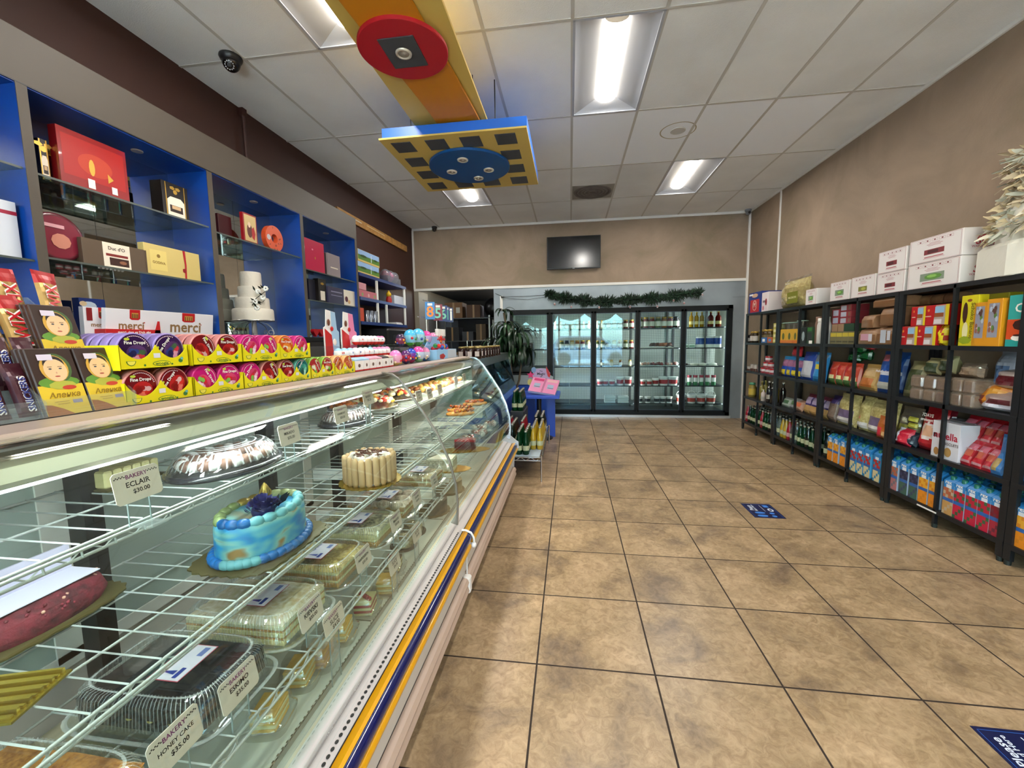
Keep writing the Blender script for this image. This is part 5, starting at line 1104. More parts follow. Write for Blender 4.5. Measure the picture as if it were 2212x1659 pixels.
def clam(name,x,y,z,hx,hy,h,layers,top,label,cat='cake',sticker=True,tint=PLAST,extra=None,rz=0,tiltlab=0):
    t=thing(name,(x,y,z),rz,label,cat); mb=MB(); cake_slab(mb,hx*.80,hy*.76,.008,layers,top)
    if extra: extra(mb)
    mb.build('cake',t)
    # ribbed clear lid and flanged base
    def rr(px_,py_,z,rib,n=120):
        R=[]; r=.03
        for i in range(n):
            a=2*PI*i/n; c,s=math.cos(a),math.sin(a); e=5; k=(abs(c)**e+abs(s)**e)**(-1/e); q=1+ (rib*(1 if i%2 else -1)); R.append((px_*c*k*q,py_*s*k*q,z))
        return R
    mb=MB(); hl=h
    mb.ring([rr(hx*1.0,hy*1.0,.012,0),rr(hx*1.0,hy*1.0,.016,0),rr(hx*.93,hy*.91,.018,.0),rr(hx*.92,hy*.90,.024,.008),rr(hx*.875,hy*.85,hl*.86,.012),rr(hx*.83,hy*.79,hl*.97,.006),rr(hx*.79,hy*.74,hl,0)],tint,True,False,False)
    mb.quad(rr(hx*.79,hy*.74,hl,0),tint); mb.build('clear_lid',t)
    mb=MB(); n=260; A=[rr(hx*a_,hy*b_,z_,0,n) for a_,b_,z_ in ((.925,.905,.024),(.885,.862,hl*.86),(.842,.80,hl*.975),(.76,.70,hl+.0012))]
    for i in range(0,n,2):
        th=2*PI*i/n
        for j in range(3):
            w_=Vector(A[j][(i+1)%n])-Vector(A[j][i]); w2=Vector(A[j+1][(i+1)%n])-Vector(A[j+1][i]); mb.quad([A[j][i],tuple(Vector(A[j][i])+w_*.42),tuple(Vector(A[j+1][i])+w2*.42),A[j+1][i]],RIBM)
    F0=rr(hx*1.03,hy*1.04,.0145,0,80); F1=rr(hx*.985,hy*.98,.0155,0,80); mb.ring([F0,F1],RIBM,True,False); F0=rr(hx*.80,hy*.75,hl+.0008,0,80); F1=rr(hx*.775,hy*.72,hl+.0012,0,80); mb.ring([F0,F1],RIBM,True,False)
    mb.build('lid_ribs',t)
    mb=MB(); mb.ring([rr(hx*.86,hy*.84,0,0),rr(hx*.9,hy*.88,.010,.006),rr(hx*1.02,hy*1.03,.011,0),rr(hx*1.02,hy*1.03,.0135,0)],tint,True,True); mb.build('clear_base',t)
    if sticker:
        mb=MB(); sx,sy=.052,.038; o=(hx*.12,0,hl+.0008); ex=(.35,.94,0) ; ex=Vector((0,1,0)); ey=Vector((-1,0,0)); n=Vector((0,0,1))
        mb.quad([(o[0]-sy,-sx,o[2]),(o[0]+sy,-sx,o[2]),(o[0]+sy,sx,o[2]),(o[0]-sy,sx,o[2])],M('#b04a5a',.5))
        mb.quad([(o[0]-sy+.002,-sx+.002,o[2]+.0004),(o[0]+sy-.002,-sx+.002,o[2]+.0004),(o[0]+sy-.002,sx-.002,o[2]+.0004),(o[0]-sy+.002,sx-.002,o[2]+.0004)],M('#d2cfdc',.4))
        BI=M('#2a3a8a',.5); mb.add([(o[0]+.010,-sx+.016,o[2]+.001),(o[0]+.010,-sx+.028,o[2]+.001),(o[0]-.026,-sx+.022,o[2]+.001)],[(0,1,2)],BI); mb.quad([(o[0]+.014,-sx+.008,o[2]+.001),(o[0]+.024,-sx+.008,o[2]+.001),(o[0]+.024,-sx+.036,o[2]+.001),(o[0]+.014,-sx+.036,o[2]+.001)],BI)
        mb.quad([(o[0]+.012,sx-.034,o[2]+.001),(o[0]+.026,sx-.034,o[2]+.001),(o[0]+.026,sx-.008,o[2]+.001),(o[0]+.012,sx-.008,o[2]+.001)],M('#6a78b0',.5))
        put_text(mb,tiltlab or 'CAKE',(o[0]-.024,.018,o[2]+.0004),(0,1,0),(-1,0,0),BI,w=.05); mb.build('label_sticker',t)
    return t
WCR=crumb('#e6dcc8','#c9b48c',70); DKC=M('#1a1214',.15,coat=.6); YCR=crumb('#c9b168','#8f7436',120); BCR=crumb('#b09a68','#6e5a3a',110); CRM=M('#d9cf9a',.55); SPG=M('#b98a4a',.6,bump=.4,bscale=90); HON=crumb('#c98a3a','#9c6222',140,.4); MER=crumb('#d8c4ae','#a88a74',60)
zc_=.646
clam('boxed_cake',-.875,.46,zc_,.178,.122,.085,[(.012,SPG),(.010,CRM),(.012,SPG),(.010,CRM),(.012,SPG)],HON,'clear-boxed golden honey cake at the bottom left corner of the case',sticker=False)
clam('boxed_cake',-.875,.745,zc_,.178,.122,.085,[(.022,DKC),(.014,DKC),(.018,DKC)],DKC,'clear-boxed glossy black chocolate-glazed cake behind the ESKIMO price card',tiltlab='ESKIMO CAKE',
     extra=lambda mb:[mb.sph((-.02+.05*k-.1,-.090,.03),.010,M('#b9a85a',.5),8,5,(.8,.25,1.1)) for k in range(6)])
clam('boxed_cake',-.875,.995,zc_,.178,.122,.085,[(.018,CRM),(.004,SPG),(.016,CRM),(.004,SPG),(.014,M('#d9d4b0',.55))],WCR,'clear-boxed white sponge cake with shaved topping behind the KIEVSKI price card')
clam('boxed_cake',-.872,1.250,zc_,.172,.120,.080,[(.016,SPG),(.008,CRM),(.016,SPG),(.010,CRM)],YCR,'clear-boxed yellow crumb-covered cake, third from the front in the lower row')
clam('boxed_cake',-.870,1.515,zc_,.172,.122,.082,[(.020,SPG),(.010,CRM),(.018,CRM)],crumb('#c9c09a','#5e523a',70),'clear-boxed pale cake speckled with dark crumbs, fourth in the lower row')
clam('boxed_cake',-.865,1.775,zc_,.168,.118,.082,[(.020,SPG),(.010,CRM),(.018,SPG)],MER,'clear-boxed beige meringue pieces, fifth in the lower row',extra=lambda mb:[mb.sph((-.09+.06*(k%4),-.07+.07*(k//4),.06),.032,MER,9,6,(1,1,.6)) for k in range(12)])
clam('boxed_cake',-.855,2.17,zc_,.150,.115,.080,[(.020,SPG),(.010,CRM),(.016,SPG)],crumb('#c0aa7c','#8a6e44',80),'clear-boxed tan crumb cake just past the glass joint')
tg=[(381,1600,-.680,.642,'HONEY CAKE','$35.00','price card reading HONEY CAKE at the bottom of the picture'),
(517,1478,-.680,.642,'ESKIMO','$35.00','price card reading ESKIMO in front of the black cake'),
(672,1322,-.680,.642,'KIEVSKI','$35.00','price card reading KIEVSKI in front of the white cake'),
(785,1205,-.680,.642,'NAPOLEON','$30.00','price card in front of the yellow crumb cake'),
(855,1125,-.680,.642,'PRAGUE','$30.00','price card in front of the dark-speckled cake'),
(900,1075,-.680,.642,'DREAM','$25.00','price card in front of the beige meringue pieces'),
(938,1038,-.680,.642,'CAKE','$30.00','price card in front of the tan crumb cake past the glass joint'),
(298,1045,-.885,1.066,'ECLAIR','$30.00','price card reading ECLAIR on the upper wire shelf'),
(625,937,-.885,1.066,'MIKADO','$35.00','price card reading MIKADO beside the large domed platter'),
(737,895,-.885,1.066,'HARMONY','$35.00','price card on the upper shelf in front of the second dome'),
(795,858,-.885,1.066,'BAKERY','$4.50','price card leaning at the fruit platter near the glass joint'),
(905,855,-.90,1.066,'TART','$4.00','price card on the far upper shelf, first of the far group'),
(928,850,-.90,1.066,'BASKET','$4.00','price card on the far upper shelf, second of the far group'),
(950,840,-.90,1.066,'ROLL','$3.50','price card on the far upper shelf, third of the far group'),
(985,822,-.90,1.066,'TART','$4.00','price card on the far upper shelf, fourth of the far group'),
(1003,815,-.90,1.066,'CREAM','$4.00','price card on the far upper shelf, last of the far group'),
(722,1340,-.655,.447,'SLICE','$4.00','low price card on the white deck behind the first boxed slices'),
(852,1215,-.655,.447,'SLICE','$4.00','low price card on the deck beside the red-topped slice'),
(900,1150,-.655,.447,'SLICE','$4.00','low price card on the deck beside the round clear boxes')]
for u,v,x,z,n,p,l in tg: price_tag(u,v,x,z,n,p,l)
# small clamshell slices on the deck
def slice_box(u,v,cake,cream,label,fruit=None,sz=.055,h=.075,rz=.2):
    p=pz(u,v,.447); t=thing('boxed_slice',(p.x,p.y,.4465),rz,label,'cake slice'); mb=MB()
    for k in range(5): mb.box(-.032,.032,-.038,.038,.006+.010*k,.015+.010*k,cake if k%2==0 else cream,ch=.002)
    if fruit: 
        for k in range(5): mb.sph((-.02+.01*k,.02-.009*k,.058),.009,fruit,7,5)
    mb.build('cake',t); mb=MB(); s=sz
    mb.ring([[(a*s,b*s,0) for a,b in Q] if z_==0 else [(a*s*f,b*s*f,z_) for a,b in Q] for z_,f,Q in [(z_,f,[(math.cos(2*PI*i/24)*(abs(math.cos(2*PI*i/24))**4+abs(math.sin(2*PI*i/24))**4)**-.25,math.sin(2*PI*i/24)*(abs(math.cos(2*PI*i/24))**4+abs(math.sin(2*PI*i/24))**4)**-.25) for i in range(24)]) for z_,f in ((0,.85),(.02,.95),(.022,1.05),(.024,.92),(h,.75))]],PLAST,True,True); mb.build('clear_box',t)
YSP=M('#d9ad52',.6,bump=.4,bscale=70); 
sl=[(585,1560,YSP,CRM,'single boxed cream-layered slice nearest the front on the deck',None),(650,1468,YSP,CRM,'single boxed yellow slice, second from the front on the deck',None),(690,1430,SPG,M('#b58a6a',.6),'single boxed brown swirled slice on the deck',None),(735,1375,YSP,CRM,'single boxed golden slice on the deck beside the low price card',None),(790,1320,CRM,M('#a8303a',.4),'boxed slice with dark red layers on the deck',M('#a02030',.3)),(835,1275,YSP,CRM,'boxed golden slice on the deck past the red-layered one',None),(850,1232,M('#5a4436',.5),CRM,'boxed dark slice with red topping on the deck',M('#b01828',.3))]
for i,(u,v,a,b,l,f) in enumerate(sl): slice_box(u,v,a,b,l,f)
for i,(u,v) in enumerate(((885,1180),(905,1150))):
    p=pz(u,v,.447); t=thing('round_boxed_cake',(p.x-.03,p.y,.4465),0,'small round cake under a clear dome on the deck, the %s one'%('nearer','farther')[i],'cake'); mb=MB(); mb.lathe([(.045,.006),(.047,.045),(.04,.05)],crumb('#b9b08a','#6a5f44',80),16); mb.build('cake',t)
    mb=MB(); mb.lathe([(.065,0),(.066,.008)],M('#3a3430',.3),24); mb.build('base',t); mb=MB(); mb.lathe([(.062,.008),(.056,.05),(.04,.068),(.001,.07)],PLAST,24); mb.build('clear_dome',t)
# cake on a gold board helper
def board(mb,rx,ry,z=.0,scal=26,mat=None,sq=2.0):
    R=[];n=scal*4
    for zz,f in ((z,1),(z+.004,1)):
        R.append([( (rx*math.cos(2*PI*i/n)*(abs(math.cos(2*PI*i/n))**sq+abs(math.sin(2*PI*i/n))**sq)**(-1/sq))*(1+.02*math.cos(scal*2*PI*i/n)),(ry*math.sin(2*PI*i/n)*(abs(math.cos(2*PI*i/n))**sq+abs(math.sin(2*PI*i/n))**sq)**(-1/sq))*(1+.02*math.cos(scal*2*PI*i/n)),zz) for i in range(n)])
    mb.ring(R,mat or BRD,True,True,False)
# ladyfinger cake
p=pz(787,1047,.856); LF=M('#bd9a70',.6,bump=.15,bscale=60)
t=thing('ladyfinger_cake',(-.835,1.60,.855),0,'round cake ringed with ladyfinger biscuits on the middle wire shelf','cake'); r0=.098
mb=MB(); board(mb,.125,.125); mb.build('cake_board',t)
mb=MB(); mb.lathe([(r0-.012,.004),(r0-.012,.108)],M('#d9d0c4',.6),30); 
rn=random.Random(2)
for k in range(40):
    a=rn.uniform(0,6.28); q=(r0-.025)*math.sqrt(rn.random()); mb.sph((q*math.cos(a),q*math.sin(a),.110),.012,M('#cfc4b8',.55),7,5)
for k in range(46):
    a=rn.uniform(0,6.28); q=(r0-.03)*math.sqrt(rn.random()); mb.box(-.012,.012,-.003,.003,-.002,.002,M('#5a3020',.6),T=Matrix.Translation((q*math.cos(a),q*math.sin(a),.122))@Matrix.Rotation(rn.uniform(0,3.1),4,'Z')@Matrix.Rotation(.3,4,'Y'))
mb.build('cream_filling',t)
for k in range(22):
    a=2*PI*k/22; mb=MB(); hgt=.118+rn.uniform(-.006,.004); pr=[(.001,0),(.008,.002),(.0125,.012),(.0128,hgt-.012),(.009,hgt-.003),(.001,hgt)]
    mb.lathe(pr,LF,10,sx=.85,sy=1.08); o=mb.build('ladyfinger',t); o.location=(r0*math.cos(a),r0*math.sin(a),.004); o.rotation_euler=(0,0,a)
# blue oval cake
t=thing('blue_cake',(-.878,1.035,.855),.0,'oval turquoise and gold marbled cake topped with a navy flower','cake')
m=bpy.data.materials.new('marble_icing'); m.use_nodes=True; N,L,b=m.node_tree.nodes,m.node_tree.links,bsdf(m); tc=N.new('ShaderNodeTexCoord'); mp=N.new('ShaderNodeMapping'); mp.inputs['Scale'].default_value=(6,6,16); nn=N.new('ShaderNodeTexNoise'); nn.inputs['Scale'].default_value=1.3; nn.inputs['Detail'].default_value=2; nn.inputs['Distortion'].default_value=.5
L.new(tc.outputs['Object'],mp.inputs[0]); L.new(mp.outputs[0],nn.inputs[0]); cr=N.new('ShaderNodeValToRGB'); e=cr.color_ramp.elements; e[0].position=.33; e[0].color=srgb('#0c62a8'); e[1].position=.64; e[1].color=srgb('#8a6a3c')
for pz_,cc in ((.43,'#1a80b4'),(.52,'#5c9ea8'),(.57,'#7aa8a4')): k=e.new(pz_); k.color=srgb(cc)
L.new(nn.outputs['Fac'],cr.inputs[0]); L.new(cr.outputs[0],b.inputs['Base Color']); b.inputs['Roughness'].default_value=.4; ICEB=m
mb=MB(); board(mb,.125,.165,0,30,BRDD,4); mb.build('cake_board',t)
mb=MB(); mb.lathe([(.1,.004),(.101,.02),(.1,.092),(.097,.106),(.09,.110),(.001,.110)],ICEB,40,sx=.98,sy=1.32); mb.build('cake_body',t)
TQ=M('#0c5a9c',.35); GLD=M('#a88c40',.35,.5); AQ=M('#5f9ea8',.4)
def shells(mb,rx,ry,z,n,cols,s,ph=0):
    for k in range(n):
        a=2*PI*k/n+ph; c=cols[(k*len(cols)//n)%len(cols)]; ang=math.atan2(ry*math.cos(a),-rx*math.sin(a))
        T=Matrix.Translation((rx*math.cos(a),ry*math.sin(a),z))@Matrix.Rotation(ang,4,'Z')
        for j in range(3): mb.sph((s*(.5-j*.45),0,0),s*(1-.22*j),c,8,6,(1.15,.8,.75),T=T)
mb=MB(); shells(mb,.104,.138,.016,38,[TQ,M('#2a86b4',.4),AQ,GLD,TQ,AQ,TQ],.017); mb.build('lower_piping',t)
mb=MB(); shells(mb,.083,.115,.113,20,[AQ,M('#98a070',.4),GLD,M('#7a8c5a',.4,.2),TQ,AQ],.019); mb.build('upper_piping',t)
mb=MB(); NV=M('#141a5a',.45); rn=random.Random(6)
for k in range(90):
    a=rn.uniform(0,6.28); q=.036*math.sqrt(rn.random()); z=.125+.028*(1-(q/.036)**2); d=Vector((math.cos(a)*q*18,math.sin(a)*q*18,.6)).normalized(); o=Vector((q*math.cos(a)+.035,q*math.sin(a)-.035,z)); s_=d.cross(Vector((0,0,1))).normalized()*.008
    e=o+d*.014; mb.add([tuple(o-s_),tuple(o+s_),tuple(e+s_*.9+Vector((0,0,.003))),tuple(e-s_*.9-Vector((0,0,.002)))],[(0,1,2,3)],NV)
mb.sph((.035,-.035,.122),.030,NV,12,8,(1,1,.8)); mb.build('flower',t)
mb=MB()
for k,(a,l) in enumerate(((.5,.05),(1.4,.055),(2.3,.045),(-.3,.04))):
    d=Vector((math.cos(a)*.5,math.sin(a),.55)).normalized(); o=Vector((.04,.01,.115)); s_=d.cross(Vector((1,0,0))).normalized()*.012; mb.add([tuple(o),tuple(o+d*l*.5+s_),tuple(o+d*l),tuple(o+d*l*.5-s_)],[(0,1,2,3),(3,2,1,0)],M('#0f1430',.4))
mb.build('dark_leaf',t)
mb=MB(); mb.sph((-.01,.03,.15),.016,GLD,10,7,(.8,.7,1.5)); 
for k in range(5): mb.tube([(-.01+.012*math.cos(k*1.26),.03+.012*math.sin(k*1.26),.13),(-.01+.016*math.cos(k*1.26+.6),.03+.014*math.sin(k*1.26+.6),.15),(-.01,.03,.175)],.003,GLD,5)
mb.build('gold_topper',t)
# red velvet long cake with white sheet (left edge)
t=thing('red_crumb_cake',(-1.11,.67,.855),0,'long cake covered in dark red crumbs under a white paper sheet at the left edge','cake')
mb=MB(); board(mb,.075,.15,0,22,BRDD,3); mb.build('cake_board',t)
RV=crumb('#6e1c2a','#3a0c16',60,.9); mb=MB(); mb.lathe([(.05,.004),(.055,.02),(.05,.05),(.035,.062),(.001,.064)],RV,30,sx=1.1,sy=2.3); 
rn=random.Random(9)
for k in range(260):
    a=rn.uniform(0,6.28); mb.sph((.057*math.cos(a)*rn.uniform(.5,1.02),.118*math.sin(a)*rn.uniform(.6,1.0),rn.uniform(.03,.06)),.0035,M(rn.choice(['#c99a84','#8a2a3a','#5e1420','#7a2436']),.6),5,4)
mb.build('crumb_body',t)
mb=MB(); mb.box(-.052,-.048,-.14,.10,.03,.125,M('#c4bfd6',.5)); mb.box(-.05,.03,-.14,.10,.066,.068,M('#d8d5e6',.5)); mb.build('paper_sheet',t)
# domed platters on the upper shelf
def dome(x,y,z,rx,ry,label,inner,h=.075,flutes=44,basec='#2a2a2e'):
    t=thing('domed_platter',(x,y,z),0,label,'cake platter'); mb=MB(); n=flutes*2
    def rg(f,zz,rb): return [(rx*f*(1+rb*(1 if i%2 else -1))*math.cos(2*PI*i/n),ry*f*(1+rb*(1 if i%2 else -1))*math.sin(2*PI*i/n),zz) for i in range(n)]
    mb.ring([rg(.98,0,0),rg(1.04,.006,0),rg(1.02,.016,0),rg(.97,.018,0)],M(basec,.2,coat=.5),True,True); mb.build('tray_base',t)
    mb=MB(); mb.ring([rg(.98,.018,0),rg(.96,.024,.0),rg(.93,.03,.010),rg(.84,h*.72,.012),rg(.74,h*.92,.004),rg(.66,h*.97,0),rg(.64,h*.93,0),rg(.5,h*.97,0),rg(.48,h*.93,0),rg(.3,h*.96,0),rg(.28,h*.93,0),rg(.02,h*.95,0)],PLAST,True,True,False); mb.build('clear_dome',t)
    mb=MB(); a0,a1,a2=rg(.945,.03,0),rg(.855,h*.72,0),rg(.75,h*.925,0)
    for i in range(0,n,2):
        for p,q in ((a0,a1),(a1,a2)):
            w_=Vector(p[(i+1)%n])-Vector(p[i]); w2=Vector(q[(i+1)%n])-Vector(q[i]); mb.quad([p[i],tuple(Vector(p[i])+w_*.5),tuple(Vector(q[i])+w2*.5),q[i]],RIBM)
    for f in (.70,.55,.38): mb.ring([rg(f,h*.975,0),rg(f-.035,h*.98,0)],RIBM,True,False)
    mb.build('dome_ribs',t)
    mb=MB(); rn=random.Random(3)
    for k in range(26):
        a=2*PI*k/26; f=.74; mb.sph((rx*f*math.cos(a),ry*f*math.sin(a),.036),.018,inner[k%2],8,5,(1,1,.9))
    for k in range(30):
        a=rn.uniform(0,6.28); f=.6*math.sqrt(rn.random()); mb.sph((rx*f*math.cos(a),ry*f*math.sin(a),.034),.016,inner[rn.randint(0,1)],8,5)
    mb.build('pastries',t)
dome(-1.02,1.085,1.069,.125,.165,'large clear domed platter of chocolate-dipped pastries on the upper shelf',[M('#e0d8d4',.5),M('#7a5240',.5)])
dome(-1.02,1.76,1.069,.105,.15,'second clear domed platter of dark pastries on the upper shelf',[M('#4a2e26',.4),M('#8a7268',.45)],.07)
# ladyfinger tray behind first dome
mb=MB(); mb.box(-.05,.05,-.075,.075,0,.006,BRDD)
for k in range(6): mb.box(-.04,.04,-.07+.024*k,-.049+.024*k,.006,.05,M('#c9bf8a',.6),ch=.004)
tag(mb.build('biscuit_tray',loc=(-1.20,.93,1.069)),'small tray of upright pale biscuits behind the ECLAIR price card','pastry')
# fruit dessert platters
def fruity(x,y,z,label,seed,rx=.14,ry=.15,pal=None):
    t=thing('fruit_platter',(x,y,z),0,label,'dessert'); mb=MB(); mb.lathe([(.8,0),(1.0,.006),(1.02,.016),(.95,.014)],CHROME,30,sx=rx,sy=ry); mb.build('silver_tray',t)
    rn=random.Random(seed); pal=pal or ['#e0a02c','#c8301e','#e6d8b0','#e0c060','#b0241c','#d88a3a','#e8dcc0']
    mb=MB()
    for k in range(60):
        a=rn.uniform(0,6.28); f=math.sqrt(rn.random())*.85; c=M(rn.choice(pal),.35); z_=.03+.035*(1-f)+rn.uniform(0,.012)
        if k%4==0:
            aa=rn.uniform(0,3.1); mb.tube([(rx*f*math.cos(a)+.018*math.cos(q+aa),ry*f*math.sin(a)+.018*math.sin(q+aa),z_+.01*math.sin(q)) for q in (0,.8,1.6,2.4,3.1)],.006,c,6)
        else: mb.sph((rx*f*math.cos(a),ry*f*math.sin(a),z_),rn.uniform(.012,.02),c,8,5,(1,1,.75))
    mb.build('fruit_pieces',t)
fruity(-1.10,2.16,1.069,'silver tray heaped with orange and red fruit pastries right at the glass joint',3)
fruity(-1.12,2.50,1.069,'second fruit pastry tray past the glass joint on the upper shelf',4)
fruity(-1.15,1.98-.02,1.069,'flat orange-topped tart left of the fruit trays',7,.06,.06,['#c8641c','#e08a2c','#a83a14','#8a4a20'])
mb=MB()
for i in range(3):
    pass
for i,(y,c) in enumerate(((2.85,'#d9a85a'),(3.05,'#e0b868'),(3.25,'#d8a050'),(3.45,'#8aa84a'),(3.6,'#c89a6a'))):
    t=thing('pastry_tray',(-1.06,y,1.069),0,'%s tray of small pastries on the far upper shelf'%['first','second','third','fourth greenish','fifth'][i],'pastry'); mb=MB(); mb.box(-.09,.09,-.075,.075,0,.006,WHITE); mb.build('tray',t); mb=MB(); rn=random.Random(i)
    for k in range(12): mb.sph((-.066+.044*(k%4),-.05+.05*(k//4),.03),.023,M(rn.choice([c,c,'#e6d2a8','#9c5a34']),.5,bump=.3,bscale=60),8,6,(1,1,.9))
    mb.build('pastries',t)
# far section lower items
FRT=['#c8641c','#7a3a14','#e0a03c','#5a2a12','#b0481c']
for i,(x,y,l) in enumerate(((-.86,3.15,'near fruit-topped eclair on the far middle shelf'),(-.90,3.33,'second fruit-topped eclair on the far middle shelf'),(-.86,3.66,'third fruit-topped eclair near the case end'))):
    t=thing('fruit_eclair',(x,y,.856),.5,l,'pastry'); mb=MB(); mb.lathe([(.03,0),(.036,.008),(.036,.02),(.03,.025)],M('#c98a3c',.5),20,sx=3.2,sy=1.6); mb.build('pastry_base',t); mb=MB(); rn=random.Random(i+20)
    for k in range(40): a=rn.uniform(0,6.28); f=math.sqrt(rn.random()); mb.sph((.10*f*math.cos(a),.048*f*math.sin(a),.032+.012*rn.random()),.011,M(rn.choice(FRT),.25),7,5)
    mb.build('fruit_topping',t)
t=thing('white_cake_piece',(-.80,2.42,zc_),.15,'white coconut-sided cake piece on an oval gold board on the far lower shelf','cake'); mb=MB(); board(mb,.19,.085,0,20,M('#c8962c',.2,.8)); mb.build('gold_board',t)
mb=MB(); CO=crumb('#d2cdb8','#a39c84',90,.8); mb.prism([(-.075,-.05),(.09,-.065),(.10,.05),(-.02,.06)],.004,.072,CO,'z'); mb.prism([(-.07,-.045),(.085,-.06),(.095,.045),(-.018,.055)],.072,.080,M('#dcd6c2',.5),'z'); mb.build('cake_body',t)
t=thing('red_cake_piece',(-.76,2.88,zc_),.3,'half red berry cake wrapped in clear film on a gold board','cake'); mb=MB(); board(mb,.18,.08,0,20,M('#b8902c',.25,.7)); mb.build('gold_board',t)
mb=MB(); P=[(.08*math.cos(PI*i/12-.4),.075*math.sin(PI*i/12-.4)) for i in range(13)]; mb.prism(P,.004,.06,M('#5e1420',.3,bump=.4,bscale=60),'z'); mb.prism([(a*1.01,b*1.01) for a,b in P],.06,.075,M('#b8202c',.2,coat=.6),'z'); 
for s in (-.03,.0,.03): mb.tube([(-.03+s,-.03,.0765),(.03+s,.06,.0765)],.003,M('#d98a90',.3),5)
mb.build('cake_body',t)
mb=MB(); mb.prism([(.084*math.cos(PI*i/12-.4),.079*math.sin(PI*i/12-.4)) for i in range(13)],.003,.079,PLAST,'z'); mb.build('clear_film',t)
for i,(x,y,c,l) in enumerate(((-.80,3.12,'#a8a29a','nearest clear-wrapped pastry pack on the far lower shelf'),(-.74,3.30,'#b87a6a','pink-brown clear-wrapped pastry pack on the far lower shelf'),(-.78,3.5,'#c8a89c','third clear-wrapped pastry pack on the far lower shelf'),(-.74,3.70,'#9c6a5e','last clear-wrapped pastry pack near the case end'))):
    t=thing('wrapped_pastry',(x,y,zc_),.4*i,l,'pastry'); mb=MB(); rn=random.Random(i+50)
    for k in range(14): a=rn.uniform(0,6.28); f=.055*math.sqrt(rn.random()); mb.sph((f*math.cos(a),f*math.sin(a),.025+.02*rn.random()),.02,M(rn.choice([c,'#d8d0c8','#8a5a4a']),.4),8,5)
    mb.build('pastries',t); mb=MB(); 
    R=[[(.085*f*(1+.05*math.sin(7*q+i+z*50))*math.cos(q),.085*f*(1+.05*math.cos(5*q+i))*math.sin(q),z) for q in [2*PI*j/28 for j in range(28)]] for f,z in ((.95,0),(1,.01),(.95,.04),(.8,.06),(.3,.072))]; mb.ring(R,PLAST,True,True); mb.build('clear_dome',t)
# things on the deck in the far section
for i,(x,y,l) in enumerate(((-.80,2.26,'dark layered half cake under clear film on the far deck'),(-.80,2.60,'pale cake with dark side on an oval tray on the far deck'))):
    t=thing('deck_cake',(x,y,.4465),0,l,'cake'); mb=MB(); board(mb,.10,.11,0,18,BRDD); mb.build('cake_board',t); mb=MB(); P=[(.085*math.cos(PI*j/12-1.6),.085*math.sin(PI*j/12-1.6)) for j in range(13)]; mb.prism(P,.004,.075,M(['#4a463c','#8a7a5a'][i],.5,bump=.3,bscale=50),'z'); mb.build('cake_body',t)
for i,(x,y) in enumerate(((-1.02,2.75),(-1.02,3.2))):
    mb=MB(); mb.lathe([(.05,0),(.055,.02),(.05,.06)],crumb('#b8a878','#7a6a4a',70),18); mb.lathe([(.06,.0),(.062,.07),(.05,.085),(.001,.087)],PLAST,20,cap=False); tag(mb.build('boxed_tart',loc=(x,y,.4465)),'small tart in a clear cup at the back of the far deck, the %s one'%('nearer','farther')[i],'pastry')
# gold foil tray corner and red napkin
mb=MB(); 
for k in range(10): a=.012*k; mb.box(-.06,.06,-.05+.01*k,-.045+.01*k,0,.006+.004*(k%2),M('#c8b24a',.2,.8))
mb.box(-.065,.065,-.055,.052,-.004,0,M('#8a7a2a',.3,.6)); p=px(55,1615,-.9); tag(mb.build('gold_foil_board',loc=(-.93,.50,.86+.001),rz=.3),'crinkled gold foil board at the bottom left edge of the picture','cake board')
mb=MB(); p=px(40,1205,-1.13)
rn=random.Random(12); nx=8
V=[(-.06+.12*i/nx,-.03+.06*j/4,.012+.018*rn.random()) for i in range(nx+1) for j in range(5)]; mb.add(V,[(i*5+j,(i+1)*5+j,(i+1)*5+j+1,i*5+j+1) for i in range(nx) for j in range(4)],M('#7e1c26',.5),True); mb.box(-.06,.06,-.03,.03,0,.012,M('#6a1820',.5)); tag(mb.build('red_cake_piece',loc=(p.x,p.y,.856),rz=1.2),'dark red topped cake piece at the left edge behind the wire shelf','cake')
# ================================================================ RIGHT WALL SHELVING
SX0,SX1=2.69,3.005
LZ=[1.79,1.352,.925,.525,.135]
SBM=M('#16181b',.4)
UY=[6.91,5.90,4.895,3.885,2.880,1.875]
un=['farthest from the viewer','second from the cooler','middle','second from the viewer','the nearest']
for i in range(5):
    a,b=UY[i+1],UY[i]; t=thing('shelving_unit',(SX1,(a+b)/2,0),0,'black metal five-level shelving unit on the right wall, %s'%un[i],'shelving'); h=(b-a)/2-.004; D=SX1-SX0
    for (x,y) in ((-D+.012,-h+.02),(-D+.012,h-.02),(-.012,-h+.02),(-.012,h-.02),(-D+.010,0)):
        w=.010 if y==0 else .022
        mb=MB(); mb.box(x-.012,x+.012,y-w,y+w,.03,1.785,SBM); mb.lathe([(.016,0),(.018,.03)],M('#1c2420',.6),10,c=(x,y,0)); mb.build('post',t)
    for z in LZ: mb=MB(); mb.box(-D,0,-h,h,z-.022,z,SBM); mb.box(-D-.002,-D,-h,h,z-.03,z+.002,SBM); mb.build('shelf_board',t)
mb=MB(); p0=px(2003,1103,2.684); mb.box(2.683,2.6875,3.36,3.53,.112,.122,WHITE); simple(mb,'label_strip','short white strip stuck on the lowest shelf edge on the right','label')
RM=-PI/2
def ry(u,v=800,x=2.72): return px(u,v,x).y
def rput(o,u0,u1,lev,x=2.72,dz=0,back=0,label=None,cat=None,group=None,rz=RM,rot=None,v=None):
    v=v or [640,720,800,880,1000][lev]; y=(ry(u0,v,x)+ry(u1,v,x))/2; o.location=(x+back,y,LZ[lev]+dz); o.rotation_euler=rot or (0,0,rz)
    return tag(o,label,cat,group)
